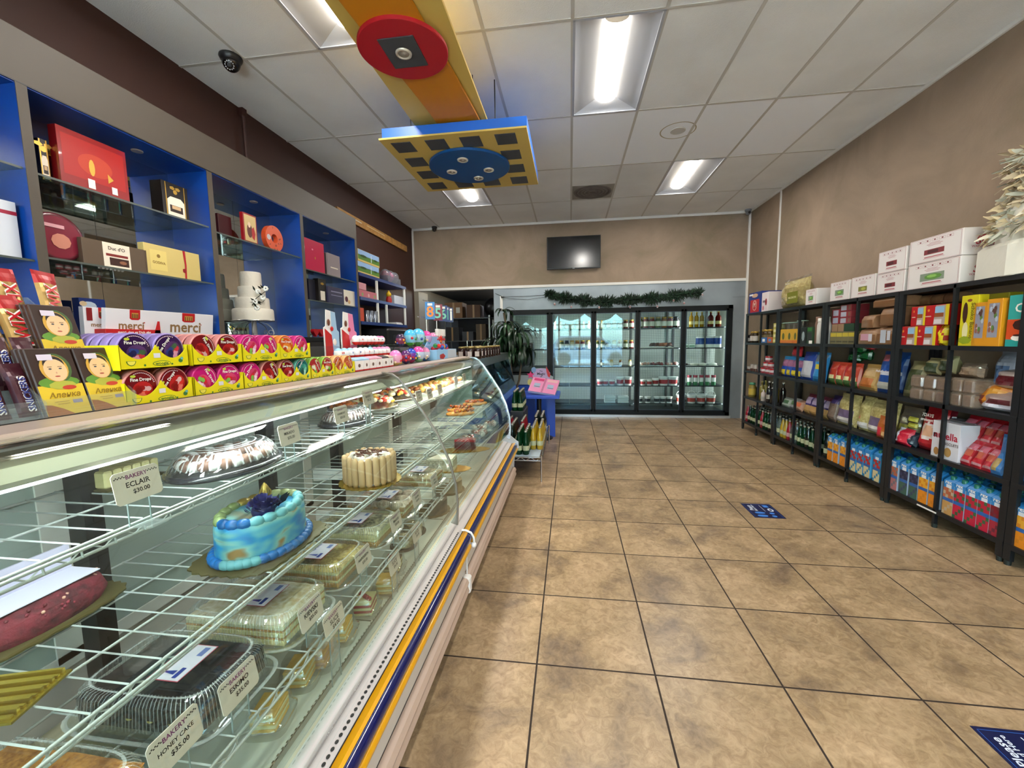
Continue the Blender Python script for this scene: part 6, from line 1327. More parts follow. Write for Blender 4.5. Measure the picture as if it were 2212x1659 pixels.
def wid(u0,u1,lev,x=2.72): v=[640,720,800,880,1000][lev]; return abs(ry(u0,v,x)-ry(u1,v,x))
def carton_box(u0,u1,lev,h,body,label,d=.25,deco=None,x=2.70,dz=0,name='carton_box',cat='box',rz=RM,back=None,w=None):
    w=w or wid(u0,u1,lev,x)*.985; mb=box_mb(w,d,h,body,ch=.002)
    if deco: deco(mb,d,w,h)
    return rput(mb.build(name),u0,u1,lev,x,dz,d/2 if back is None else back,label,cat,rz=rz)
WB=M('#d9d2d0',.55); PK=M('#b0707a',.6); GV=M('#5a8a3a',.5); 
def wdec(photo):
    def f(mb,d,w,h):
        F=lambda m_,x,z,a,b,n=0,e=.0006: FY(mb,d,m_,x,z,a,b,n,None,e)
        for (x,z,a,b) in ((0,h*.97,w*.94,.002),(0,h*.03,w*.94,.002),(-w*.47,h*.5,.002,h*.94),(w*.47,h*.5,.002,h*.94)): F(PK,x,z,a,b)
        for k in range(5): 
            x=-w*.28+w*.14*k; 
            for (dx,dz_,a,b) in ((0,h*.045,w*.11,.0014),(0,-h*.045,w*.11,.0014),(-w*.055,0,.0014,h*.09),(w*.055,0,.0014,h*.09)): F(PK,x+dx,h*.86+dz_,a,b)
            F(M('#7a2a34',.6),x,h*.86,w*.03,h*.05)
        F(PK,0,h*.75,w*.2,.003); F(PK,0,h*.70,w*.3,.003); F(PK,0,h*.65,w*.24,.003)
        if photo=='g': F(M('#7d8a78',.5),0,h*.42,w*.46,h*.3); F(GV,.01,h*.42,w*.34,h*.22,9,.0009); F(M('#8ab85a',.5),.0,h*.44,w*.2,h*.12,7,.0012)
        elif photo=='o': F(M('#7a7a3a',.5),0,h*.40,w*.36,h*.22); F(M('#a8a84a',.5),.01,h*.4,w*.2,h*.14,8,.0009)
        else: F(M('#7a2a30',.5),0,h*.40,w*.38,h*.2); F(M('#4a1a20',.5),-.01,h*.40,w*.2,h*.12,0,.0009)
        F(M('#a83a44',.6),0,h*.2,w*.36,.006); F(PK,0,h*.15,w*.4,.003)
        # branded end towards the viewer
        if w<.4: return
        put_text(mb,'Sipa',(w/2,0,h*.5),(0,1,0),(0,0,1),M('#a83a44',.6),w=d*.42,shear=.2); put_text(mb,'WARENHANDEL',(w/2,0,h*.3),(0,1,0),(0,0,1),PK,w=d*.6); patch(mb,(w/2,0,h*.72),(0,1,0),(0,0,1),d*.35,h*.16,M('#b83040',.6),.0006,0,[(-d*.18,-h*.06),(d*.18,-h*.06),(d*.04,h*.08)])
    return f
wb=[(1733,1795,0,.175,'g','small white box with a green photo, first after the pasta bag',.0),(1797,1842,0,.19,'g','white box with a green photo, second after the pasta bag',0),(1843,1896,0,.195,'o','white box with an olive photo, left of the stacked boxes',0),
(1898,1965,0,.175,'r','lower white box with a red photo, left stack on the shelf top',0),(1967,2085,0,.19,'g','lower white box with a green photo, right stack under the Sipa box',0),(1898,1965,0,.185,'r','upper white box with a red photo, left stack',.178),(1967,2085,0,.185,'r','upper white Sipa box with a red photo, right stack',.193)]
zz=[(5.30,5.09),(4.84,4.54),(4.51,4.19),(4.17,3.86),(3.83,3.37),(4.17,3.86),(3.83,3.37)]
for (u0,u1,l,h,ph,lab,dz),(y1_,y0_) in zip(wb,zz):
    w=(y1_-y0_); mb=box_mb(w,.28,h,WB,ch=.003); wdec(ph)(mb,.28,w,h); o=mb.build('white_box',loc=(2.70+.14,(y0_+y1_)/2,1.791+dz),rz=RM); tag(o,lab,'box')
# blue, pink-white box, pasta bag on top
def dblue(mb,d,w,h):
    FY(mb,d,M('#b01c24',.4),-.0,h*.34,w*.72,h*.62); FY(mb,d,M('#d8b0a0',.4),0,h*.36,w*.34,h*.5,16,eps=.001); FY(mb,d,M('#b01c24',.4),0,h*.36,w*.28,h*.42,16,eps=.0013); FT(mb,d,'M',M('#e0c0b0',.4),0,h*.38,w=w*.16,eps=.0018); FY(mb,d,M('#c9a080',.4),.0,h*.84,w*.5,h*.2,8,eps=.001); FY(mb,d,WHITE,-w*.3,h*.9,w*.3,h*.08,eps=.0012)
mb=box_mb(.42,.28,.30,M('#1a2f78',.4)); dblue(mb,.28,.42,.30); tag(mb.build('pastry_box',loc=(2.84,6.65,1.791),rz=RM),'dark blue box with a red crest panel at the far end of the shelf top','box')
mb=box_mb(.20,.28,.265,M('#d2c6c8',.5)); FY(mb,.28,M('#8c2430',.4),.03,.13,.06,.10,8); FY(mb,.28,M('#c06a78',.4),-.05,.05,.05,.07,8); FY(mb,.28,M('#7a6a70',.5),-.03,.14,.08,.03); tag(mb.build('pastry_box',loc=(2.84,6.32,1.791),rz=RM),'white box with pink and red print next to the blue crest box','box')
NOOD=crumb('#c9b878','#a8925a',40,.9); GRL=M('#6e7018',.45)
mb=pouch_mb(.62,.36,.24,lambda u,v,f:NOOD,14,10,seed=4,crimp=.05); 
FY(mb,.25,GRL,.15,.125,.25,.14); FT(mb,.25,'MACARONI',M('#d8cf9a',.5),.15,.125,w=.18,eps=.002); tag(mb.build('pasta_bag',loc=(2.85,5.80,1.791),rz=RM),'big clear bag of pasta with an olive label on the shelf top','bag')
mb=pouch_mb(.64,.39,.26,lambda u,v,f:PLAST,12,8,seed=4); o=mb.build('clear_film'); o.parent=bpy.data.objects['pasta_bag']
# big white cake with feathers (right edge)
t=thing('feathered_cake',(2.84,3.03,1.791),0,'white tiered display cake decorated with pale feathers on the shelf top, right edge','cake')
ICW=M('#d9d5c9',.55,bump=.15,bscale=30)
mb=MB(); mb.lathe([(.17,0),(.172,.004)],WHITE,8); P=[(.17*math.cos(PI/8+PI*i/4),.17*math.sin(PI/8+PI*i/4)) for i in range(8)]; 
mb.lathe([(.17,.004),(.168,.19),(.15,.215),(.001,.216)],ICW,8,sx=1.0,sy=2.1,smooth=False); mb.build('lower_tier',t)
mb=MB(); mb.lathe([(.125,.216),(.123,.42),(.115,.43),(.001,.431)],ICW,30,sx=1.0,sy=1.9); mb.build('upper_tier',t)
mb=MB(); rn=random.Random(15); F1=[M('#b8a88c',.7),M('#cfc6b0',.7),M('#a8a898',.7),M('#c2b08c',.7)]
for k in range(520):
    z=rn.uniform(.24,.76); r=.15+.05*math.sin(z*9) if z<.58 else .10; a=rn.uniform(1.9,5.9); o=Vector((r*.75*math.cos(a),r*1.35*math.sin(a),z))
    d=Vector((math.cos(a)*.8,math.sin(a)*.7+rn.uniform(-.5,.5),rn.uniform(-.6,.9))).normalized(); L_=rn.uniform(.05,.11); s_=d.cross(Vector((rn.uniform(-1,1),rn.uniform(-1,1),rn.uniform(-1,1)))).normalized(); cu=Vector((rn.uniform(-.03,.03),rn.uniform(-.03,.03),rn.uniform(-.05,.01)))
    n=4; c=F1[k%4]; V=[];Fc=[]
    for i in range(n+1):
        q=i/n; wv=.013*math.sin(PI*min(.97,q*.8+.12))*(1+.9*(rn.random()-.5)); ctr=o+d*L_*q+cu*q*q; ctr.x=min(ctr.x,.14); V+=[tuple(ctr-s_*wv),tuple(ctr+Vector((0,0,.004))),tuple(ctr+s_*wv)]
    for i in range(n): a0=i*3; Fc+=[(a0,a0+1,a0+4,a0+3),(a0+1,a0+2,a0+5,a0+4)]
    mb.add(V,Fc,c,True)
mb.build('feathers',t)
# ---------- level 1 (z 1.352)
def jarR(u,lev,mb,lab,x=2.76,cat='jar',name='glass_jar',dz=0,group=None): return rput(mb.build(name),u,u,lev,x,dz,0,lab,cat,group)
for i,(u,c,lid,h) in enumerate(((1619,'#1a1410','#0c0c0e',.12),(1628,'#3a2a18','#a8883a',.17),(1633,'#2c2216','#a8883a',.17))): jarR(u,1,jar_mb(.045,h,M(c,.2),M(lid,.35,.4),M('#b8b0a8',.5)),'%s dark jar in the farthest bay on the upper inner shelf'%['black-lidded','tall gold-lidded','second gold-lidded'][i])
for i,(u,x,c) in enumerate(((1647,2.74,'#4c3a1c'),(1656,2.74,'#3c2a18'),(1665,2.74,'#4c3a1c'),(1651,2.84,'#3c2a18'),(1661,2.84,'#3c2a18'))): jarR(u,1,jar_mb(.05,.19,M(c,.2),M('#a8883a',.35,.4),M('#6a5a3a',.5)),'gold-lidded brown jar behind the small cartons' if i>2 else 'gold-lidded brown jar, %s of three'%ORD[i],x=x+.04,group='back jars' if i>2 else None)
carton_box(1645,1656,1,.075,M('#3a6aa8',.4),'small blue and white carton in front of the gold-lidded jars',.05,lambda mb,d,w,h:FY(mb,d,WHITE,0,h*.5,w*.5,h*.5))
carton_box(1658,1669,1,.08,M('#b85a2c',.4),'small orange and white carton in front of the gold-lidded jars',.05,lambda mb,d,w,h:FY(mb,d,M('#4a7ab0',.4),0,h*.5,w*.5,h*.4))
for k in range(4): carton_box(1670,1678,1,.065,M('#b0a850',.45),'%s yellow-green carton in the narrow stack'%['bottom','second','third','top'][k],.1,lambda mb,d,w,h:FY(mb,d,M('#d8d0a0',.4),0,h*.5,w*.7,h*.5),dz=.066*k)
def dor(mb,d,w,h): FY(mb,d,GR2,0,h*.5,w*.4,h*.5,10); FY(mb,d,M('#8a2a1c',.4),0,h*.5,w*.1,h*.6,6,eps=.001); FY(mb,d,M('#c86a1c',.4),0,h*.12,w,h*.2)
for i,(a,b) in enumerate(((1686,1699),(1699,1712),(1712,1724))): carton_box(a,b,1,.175,M('#c89a28',.4),'orange and green tea carton, %s of three'%('left','middle','right')[i],.12,dor)
for i,u in enumerate((1690,1702,1714,1733)): jarR(u,1,tub_mb(.05,.058,.085,PLAST,M('#8aa89a',.35)),'clear plastic tub with green-grey lid, %s from the left in the upper inner row'%ORD[i],dz=.177 if i<3 else .19,name='plastic_tub',cat='tub',x=2.77)
carton_box(1729,1742,1,.19,M('#181c1a',.4),'black and white tea carton right of the shelf post',.1,lambda mb,d,w,h:FY(mb,d,M('#8c9a9c',.5),0,h*.45,w*.5,h*.6,7))
carton_box(1743,1755,1,.19,M('#1c3a20',.4),'dark green tea carton with a price label',.1,lambda mb,d,w,h:(FY(mb,d,GR2,0,h*.85,w*.8,h*.2),FY(mb,d,M('#2a2a2a',.5),0,h*.4,w*.8,h*.5)))
carton_box(1748,1755,1,.035,WHITE,'small white price label in front of the dark green tea carton',.004,name='price_label',cat='label',x=2.685)
for i,(u,c,h) in enumerate(((1760,'#6e5246',.16),(1768,'#7c6052',.30),(1773,'#d4d0cc',.28))): jarR(u,1,jar_mb(.038,h,M(c,.45),M('#8a6a58',.5) if i<2 else WHITE),'%s beside the post'%['short brown ceramic bottle','tall brown ceramic bottle','tall white bottle'][i],cat='bottle',name='bottle')
# stacked red framed boxes
for k in range(3):
    carton_box(1812,1836,1,.062,M('#8c3038',.45),'red-framed pale biscuit box, %s of the right stack'%['lowest','middle','top'][k],.16,lambda mb,d,w,h:(FY(mb,d,M('#a8aab8',.4),-w*.18,h*.5,w*.5,h*.75),FY(mb,d,M('#7a5a48',.4),w*.33,h*.5,w*.16,h*.6)),dz=.205+.063*k,x=2.74)
for k in range(2):
    carton_box(1795,1811,1,.075,M('#8c3038',.45),'red-framed pale biscuit box, %s of the left stack'%['lower','upper'][k],.16,lambda mb,d,w,h:(FY(mb,d,M('#a0a4b4',.4),0,h*.5,w*.7,h*.75)),dz=.205+.076*k,x=2.74)
jarR(1788,1,bottle_mb(.035,.29,M('#d8d4d0',.4),None,WHITE,'oil'),'tall white bottle just right of the shelf post',cat='bottle',name='bottle',x=2.74)
for i,(a,b) in enumerate(((1794,1807),(1807,1820),(1820,1833),(1833,1846))): carton_box(a,b,1,.125,M('#6c6444',.5),'flat olive-brown cake pack with yellow band, %s from the left'%ORD[i],.16,lambda mb,d,w,h:(FY(mb,d,M('#b8a430',.4),0,h*.75,w*.96,h*.3),FY(mb,d,M('#3c3a24',.5),0,h*.2,w*.9,h*.12)),name='cake_pack',cat='cake pack')
for i,(a,b,c) in enumerate(((1796,1808,'#8c6e52'),(1809,1821,'#8c6e52'),(1822,1844,'#1c3a24'))): carton_box(a,b,1,.075,M(c,.5),['left brown','right brown','dark green'][i]+' pack lying on the olive-brown cake packs',.14,dz=.127,name='cake_pack',cat='cake pack')
# bread loaves
LO=M('#8a6648',.55,var=.2,vscale=20); LOP=glassy('bread_film','#d8b898',1.5,.05,.35,'#a88462')
def loaf(w,h,d=.2):
    mb=MB(); R=[]
    for x in (-w/2,-w/2+.01,w/2-.01,w/2):
        e=.94 if abs(x)>w/2-.005 else 1; R.append([(x,-d/2*e,0),(x,-d/2*e,h*.6),(x,-d*.4*e,h*.9*e),(x,-d*.15,h*e),(x,d*.15,h*e),(x,d*.4*e,h*.9*e),(x,d/2*e,h*.6),(x,d/2*e,0)])
    mb.ring(R,LO,True,True); return mb
lv=[(1854,1893,.15,0,1),(1893,1938,.16,0,2),(1858,1884,.12,.152,0),(1897,1936,.16,.165,0),(1880,1935,.085,.33,0)]
for i,(a,b,h,dz,lab) in enumerate(lv):
    w=wid(a,b,1)*.97; mb=loaf(w,h); FY(mb,.2,LOP,0,h*.32,w*.9,h*.55)
    if lab==1: FY(mb,.2,M('#b88898',.5),-w*.1,h*.45,w*.5,h*.4,eps=.001); FY(mb,.2,M('#c4c0c8',.4),w*.2,h*.42,w*.2,h*.45,eps=.0014)
    if lab==2: FY(mb,.2,M('#a8acb8',.3),-w*.15,h*.45,w*.28,h*.7,eps=.001); FY(mb,.2,M('#b8b8c0',.3),w*.12,h*.5,w*.16,h*.5,eps=.001)
    rput(mb.build('bread_loaf'),a,b,1,2.70,dz,.1,'plastic-wrapped brown bread loaf, %s'%['bottom left with pink label','bottom right with grey label','upper left','upper right','top of the pile'][i],'bread')
k=0
for r in range(3):
    for i in range(4):
        a,b=1944+29*i,1971+29*i; mb=loaf(wid(a,b,1,2.86)*.95,.075,.12); rput(mb.build('bread_loaf'),a,b,1,2.86,.175+.076*r,.06,'small brown loaf in the pile behind the red packs, row %s, %s from the left'%(['one','two','three'][r],ORD[i]),'bread')
def dred(mb,d,w,h): FY(mb,d,M('#a89890',.4),w*.12,h*.5,w*.5,h*.94,poly=[(-w*.2,-h*.47),(w*.28,-h*.47),(w*.32,h*.47),(-w*.14,h*.47)]); FY(mb,d,M('#8ab0d0',.4),w*.14,h*.75,w*.36,h*.32,eps=.001); FY(mb,d,M('#8c4a24',.4),w*.13,h*.5,w*.36,h*.2,eps=.0012); FY(mb,d,M('#d0c8cc',.4),w*.1,h*.18,w*.3,h*.22,eps=.0012); FY(mb,d,M('#d8802c',.4),-w*.3,h*.75,w*.1,h*.14,8,eps=.001); FY(mb,d,M('#d8b0a0',.4),-w*.3,h*.45,w*.24,h*.05,eps=.001); FY(mb,d,M('#d0b81c',.35),w*.45,h*.5,w*.14,h*.98,eps=.0016)
rp=[(1944,1982,0),(1978,2022,0),(1965,1996,.152),(1992,2046,.152)]
for i,(a,b,dz) in enumerate(rp): carton_box(a,b,1,.15,M('#b0161c',.35),'red biscuit pack with sky-blue picture and yellow end, %s'%['bottom left','bottom middle','top left','top right'][i],.14,dred,dz=dz,name='biscuit_pack',cat='biscuit pack')
for i,(a,b) in enumerate(((2016,2032),(2032,2050))):
    w=wid(a,b,1); mb=pouch_mb(w,.15,.07,lambda u,v,f:M('#d8c41c',.3) if (u+v)%.7<.5 else M('#a8301c',.35),6,8,seed=i); rput(mb.build('biscuit_pack'),a,b,1,2.74,0,0,'crumpled yellow and red wrapper end, %s of two'%('left','right')[i],'biscuit pack')
def dban(mb,d,w,h): FY(mb,d,M('#3c1c10',.35),-w*.22,h*.66,w*.3,h*.42,14,eps=.001); FY(mb,d,M('#d8cf9a',.4),-w*.14,h*.3,w*.34,h*.36,12,eps=.0012); FY(mb,d,M('#8a9a1c',.4),-w*.1,h*.12,w*.8,h*.16,7,eps=.0014); FY(mb,d,M('#8c4a1c',.4),w*.0,h*.9,w*.3,h*.06,8,eps=.001); put_text(mb,'Schoko Banane',(w*.22,-d/2,h*.5),(0,0,-1),(1,0,0),M('#6a5a10',.4),w=h*.7,eps=.0016)
carton_box(2071,2108,1,.345,M('#c9bc18',.35),'tall yellow chocolate banana box with a dark chocolate print',.06,dban,name='candy_box')
carton_box(2108,2172,1,.35,M('#a8a018',.4),'row of yellow boxes standing behind the orange windowed packs',.12,x=2.82,name='candy_box')
def dwin(mb,d,w,h): FY(mb,d,M('#8a7a78',.35),0,h*.5,w*.68,h*.8,8); 
def dwin2(mb,d,w,h):
    FY(mb,d,M('#8a8a98',.3),0,h*.55,w*.66,h*.72); rn=random.Random(2)
    for k in range(14): FY(mb,d,M(rn.choice(['#8c5a48','#5a7a3a','#c9b8b0','#5a3a30','#a8b0c0']),.35),rn.uniform(-.25,.25)*w,h*rn.uniform(.25,.85),w*.2,h*.12,7,eps=.001+.0002*k)
carton_box(2099,2128,1,.29,M('#d08c1c',.35),'orange candy pack with a clear window, left one',.05,dwin2,name='candy_pack',cat='candy pack')
carton_box(2126,2160,1,.305,M('#d08c1c',.35),'orange candy pack with a clear window, right one',.07,dwin2,name='candy_pack',cat='candy pack',x=2.695)
def dchoc(mb,d,w,h):
    FY(mb,d,M('#c8481c',.35),.0,h*.32,w,h*.42); FT(mb,d,'Choco',WHITE,-w*.08,h*.74,w=w*.6,eps=.002); FY(mb,d,M('#3a1c14',.3),-w*.28,h*.42,w*.24,h*.2,8,eps=.0012); FY(mb,d,M('#3a1c14',.3),w*.12,h*.42,w*.24,h*.24,10,eps=.0012); FY(mb,d,M('#d8a060',.3),w*.12,h*.34,w*.2,h*.05,0,eps=.0016); FY(mb,d,M('#2a9a94',.35),0,h*.07,w,h*.14,eps=.001); FY(mb,d,WHITE,-w*.28,h*.17,w*.26,h*.12,10,eps=.0014); FY(mb,d,M('#3a1c14',.3),-w*.28,h*.22,w*.2,h*.04,10,eps=.002)
y_=px(2172,700,2.70).y; mb=box_mb(.34,.08,.315,M('#2f9c96',.35)); dchoc(mb,.08,.34,.315); tag(mb.build('biscuit_box',loc=(2.745,y_-.175,1.353),rz=RM),'teal and orange Choco biscuit box cut by the right edge','box')
# ---------- bags helper
def bag(u0,u1,lev,h,d,colf,label,seed=0,lean=-.12,x=2.74,dz=0,name='snack_bag',cat='bag',w=None,txt=None,rz=RM,film=False):
    w=w or wid(u0,u1,lev,x)*1.02; mb=pouch_mb(w,h,d,colf,10,12,seed=seed)
    if txt: put_text(mb,txt[0],(0,-d*.56,h*txt[2]),(1,0,0),(0,0,1),M(txt[1],.4),w=w*txt[3],eps=.003)
    o=mb.build(name); rput(o,u0,u1,lev,x,dz,d/2,label,cat); o.rotation_euler=(-lean if False else lean*-1,0,rz) if False else (lean,0,rz); return o
def zone(*zs):
    """zs: (u0,u1,v0,v1,mat) first hit wins, last is base"""
    def f(u,v,fr):
        for z in zs[:-1]:
            if z[0]<=u<=z[1] and z[2]<=v<=z[3] and (fr or z[0]<=0): return z[4]
        return zs[-1]
    return f
BLB=M('#22469c',.3); BLL=M('#2f8ac8',.3); WHB=M('#c8c8d4',.3); YLB=M('#c9b42c',.35); REB=M('#a81a24',.3); DRB=M('#5e0f1c',.3); PURB=M('#3a2c5e',.3); TANB=M('#b08c50',.4); BISC=M('#a8824c',.6)
# level 2
for i in range(3):
    jarR((1619,1627,1633)[i],2,can_mb(.038,.10 if i else .06,[(0,.4,M('#4a2a20',.4)),(.4,1,M('#a8a09a',.4))]),'small brown and pale tin, %s in the farthest bay'%ORD[i],cat='tin',name='food_tin')
for i,(u,dz) in enumerate(((1644,0),(1652,0),(1661,0),(1670,0),(1656,.082),(1666,.082),(1660,.164))): jarR(u,2,can_mb(.045,.08,[(0,.3,M('#8c2a34',.4)),(.3,.7,M('#c8bcc0',.4)),(.7,1,REB)]),'red and white tin, %s of the small pile'%ORD[i],cat='tin',name='food_tin',dz=dz)
for i in range(4):
    bag(1682+11*i,1695+11*i,2,.26,.08,zone((.2,.8,.12,.35,YLB),(.15,.85,.5,.8,M('#8c5a78',.35)),(0,1,.8,1,BLL),BLB),'blue snack bag with yellow flower print, %s of four'%ORD[i],seed=i)
bag(1703,1722,2,.12,.08,lambda u,v,f:REB,'small red packet lying on the blue snack bags',seed=9,dz=.265,name='packet')
bag(1722,1748,2,.33,.10,zone((.1,.9,.1,.65,M('#b8b8c0',.3)),(.2,.8,.3,.5,M('#8c5a4a',.4)),BLB),'silver and blue bag with a curled ribbon print',seed=11)
bag(1748,1776,2,.33,.09,zone((.3,.7,.45,.6,YLB),(.1,.9,.65,.9,M('#7a8a9a',.4)),BLL),'light blue bag with a yellow star print',seed=12)
for i in range(4):
    bag(1783+16*i,1801+16*i,2,.24,.08,zone((.15,.85,.0,.25,M('#3a5a2a',.4)),(.25,.75,.22,.42,M('#d8cf9a',.4)),(.2,.5,.45,.8,REB),M('#b03a24',.35)),'red seed bag with daisy print, %s of four'%ORD[i],seed=20+i)
for i,(a,b,dz) in enumerate(((1822,1846,.245),(1846,1868,.27),(1838,1856,.33))): bag(a,b,2,.10,.10,lambda u,v,f:M('#0f5a2c',.2),'glossy green packet %s on the pile of seed bags'%['left','right','on top'][i],seed=30+i,dz=dz,x=2.82,name='packet')
bag(1846,1886,2,.25,.09,zone((.2,.8,.1,.4,M('#b86a30',.4)),(.25,.75,.5,.8,M('#c9a878',.4)),TANB),'tan paper-look bag leaning at the shelf front',seed=33,lean=-.3)
bag(1886,1921,2,.37,.10,zone((.1,.9,.1,.25,M('#b0b0a8',.4)),(.1,.6,.75,.88,M('#a8606a',.4)),(.05,.95,.42,.48,WHB),M('#1f4a94',.3)),'dark blue flour bag with white lettering band',seed=34,txt=('Haferflocken','#d8d8e0',.5,.8))
bag(1914,1940,2,.36,.10,zone((.1,.9,.42,.48,WHB),M('#1f4a94',.3)),'second dark blue flour bag behind the post',seed=35,x=2.84)
bag(1851,1873,2,.085,.10,lambda u,v,f:M('#3a3a40',.3) if u<.6 else REB,'dark and red packet lying high on the pile near the tan bag',seed=36,dz=.37,x=2.84,name='packet')
OLV=M('#5a5a34',.5); OLL=M('#8c8660',.5)
bag(1942,1976,2,.30,.10,zone((.2,.9,.15,.75,M('#3c4420',.5)),(0,1,.85,1,OLL),OLL),'olive paper bread bag with a dark window, upright',seed=40,lean=-.2)
for i,(a,b,dz) in enumerate(((1985,2015,.20),(2015,2046,.22))): bag(a,b,2,.13,.12,zone((.2,.9,.1,.7,M('#2c3a20',.5)),OLL),'olive bread bag lying on the clear packs, %s one'%('left','right')[i],seed=41+i,dz=dz,name='bread_bag')
NUT=M('#7a6450',.5,bump=.5,bscale=60,var=.3,vscale=40); FLM=glassy('shiny_film','#e8dcd0',1.6,.06,.25,'#b8a898')
def clearpack(u0,u1,lev,h,label,dz=0,x=2.72,d=.16):
    w=wid(u0,u1,lev,x)*.96; t=thing('clear_pack',(0,0,0),0,label,'food pack'); mb=MB(); mb.box(-w/2+.004,w/2-.004,-d/2+.004,d/2-.004,.003,h*.85,NUT,ch=.008); mb.build('contents',t); mb=MB(); mb.ring([[(sx*w/2*f,sy*d/2*f,z) for sx,sy in ((-1,-.8),(-.8,-1),(.8,-1),(1,-.8),(1,.8),(.8,1),(-.8,1),(-1,.8))] for f,z in ((.95,0),(1,.01),(1,h*.8),(.9,h))],FLM,True,True,False); mb.build('clear_box',t)
    rput(t,u0,u1,lev,x,dz,d/2,label,'food pack')
for r in range(2):
    for i in range(3): clearpack(1967+28*i,1994+28*i,2,.095,'clear box of brown grain cakes, %s layer, %s in the fourth unit'%(('lower','upper')[r],ORD[i]),dz=.097*r)
    for i in range(2): clearpack(2056+26*i,2080+26*i,2,.10,'clear box of brown grain cakes right of the post, %s layer, %s'%(('lower','upper')[r],('left','right')[i]),dz=.102*r)
bag(2058,2105,2,.10,.12,lambda u,v,f:NUT if v<.7 else FLM,'clear bag of brown cakes lying on the clear boxes',seed=44,dz=.205)
ORB=M('#c87a1c',.3)
bag(2080,2160,2,.21,.14,zone((.1,.5,.05,.3,M('#7a2a18',.35)),(.5,.9,.3,.6,M('#d89a3a',.3)),(.0,.5,.6,.85,M('#c8a890',.35)),ORB),'orange snack bag leaning near the right edge',seed=45,lean=-.5,w=.34)
bag(2130,2178,2,.26,.12,zone((.2,.8,.2,.6,M('#4a6a94',.4)),M('#98a4b8',.35)),'pale blue and white bag standing behind the orange bag',seed=46,x=2.82,dz=.14)
bag(2120,2185,2,.13,.14,zone((.1,.9,.0,.3,WHB),(.3,.8,.3,.6,M('#5a2028',.35)),M('#a08a84',.4)),'dark red and white bag lying right of the orange bag',seed=47,w=.28)
bag(2150,2185,2,.15,.14,zone((.1,.9,.2,.6,DRB),M('#a89a94',.35)),'brown striped bag lying on the dark red bag',seed=48,w=.22,dz=.14,x=2.80)
# level 3
jarR(1623,3,jar_mb(.05,.22,M('#8c7a3c',.2),M('#4a8a6a',.4),M('#b89a3a',.5)),'tall yellow-green jar with teal lid in the farthest bay')
jarR(1627,3,jar_mb(.05,.14,M('#5a5a30',.2),M('#8a7a3a',.4)),'small olive jar behind the teal-lidded jar',x=2.86)
for i,(u,x,h,c) in enumerate(((1644,2.78,.27,'#8a7a30'),(1652,2.84,.28,'#9a8a38'),(1648,2.74,.17,'#b8a8a0'),(1660,2.74,.30,'#120f0e'),(1668,2.74,.30,'#120f0e'),(1676,2.86,.26,'#8a7a30'),(1690,2.80,.31,'#120f0e'))):
    jarR(u,3,bottle_mb(.034,h,M(c,.15,coat=.5),M('#9a948a',.5) if i in (2,3) else None,M('#c0b8b0',.3) if c=='#120f0e' else M('#a89a4a',.4),'wine'),'%s on the fourth level at the far end'%['olive oil bottle left of the dark pair','olive oil bottle behind the short one','short pale-labelled bottle','dark wine bottle with grey label','plain dark wine bottle beside it','olive oil bottle at the post','dark bottle right of the main post'][i],cat='bottle',name='bottle',x=x)
cols3=[(1681,1700,.13,M('#8a948a',.4),M('#3a5a3a',.4),'white and green packet at the far left'),(1698,1714,.15,M('#8a8c8c',.4),M('#4a6a44',.4),'pale green packet, second'),(1706,1726,.14,M('#a8806a',.4),M('#c0603a',.4),'orange-brown packet beside the mid post')]
for i,(a,b,h,m1,m2,l) in enumerate(cols3): bag(a,b,3,h,.08,zone((.2,.8,.3,.7,m2),m1),l+' on the fourth level',seed=60+i,lean=-.4)
for i in range(4):
    a=1728+13*i; bag(a,a+17,3,.24,.09,zone((.2,.9,.0,.4,BISC),(.2,.8,.5,.8,M('#9c8ca8',.35)),(0,1,.85,1,M('#5a2030',.35)),PURB),'purple bag of golden biscuits, %s of four'%ORD[i],seed=64+i,lean=-.25)
bag(1778,1796,3,.28,.11,zone((0,1,.7,1,PURB),M('#6e5a4c',.4,var=.2,vscale=60)),'brown buckwheat bag with a purple top',seed=70,lean=-.2)
PST=crumb('#c9bd84','#a39458',50,.8)
def pastabag(u0,u1,h,label,seed,lab=True,**k):
    w=wid(u0,u1,3)*1.03; o=bag(u0,u1,3,h,.13,zone((.1,.9,.05,.22,M('#c4c0bc',.4)),(.15,.85,.22,.5,M('#6a5a78',.4)) if lab else (2,2,2,2,PST),(.3,.5,.3,.42,M('#b85a30',.4)),PST),label,seed=seed,**k); return o
pastabag(1797,1838,.32,'clear pasta bag with a purple butterfly label, left one',71)
pastabag(1843,1868,.33,'narrow clear pasta bag between the labelled ones',72,False)
pastabag(1862,1920,.32,'clear pasta bag with a purple butterfly label, right one',73)
bag(1888,1921,3,.20,.08,zone((.1,.5,.1,.5,M('#c8283c',.35)),(.6,.9,.0,.35,M('#c9a070',.4)),M('#a85a20',.35)),'orange-brown bag with red print at the shelf front',seed=74,lean=-.1,x=2.70)
bag(1928,1972,3,.30,.12,zone((0,1,.5,1,FLM),(.1,.7,.35,.5,M('#b8b058',.4)),M('#8c8a58',.5)),'translucent pale green bag in the fourth unit',seed=75,x=2.80)
bag(1928,1960,3,.14,.10,zone((0,.4,.2,1,WHB),M('#b81c34',.3)),'crumpled red and white bag at the shelf front',seed=76,lean=-.2,x=2.70)
bag(1950,1972,3,.12,.10,lambda u,v,f:M('#1c2c3c',.3),'dark blue crumpled packet beside the red and white bag',seed=77,lean=-.3,x=2.72,name='packet')
for k in range(2):
    bag(1958+0*k,1978,3,.04,.05,lambda u,v,f:M('#a8a83a',.4),'yellow-green packet corner, %s'%('lower','upper')[k],seed=78+k,dz=.15+.05*k,x=2.76,name='packet')
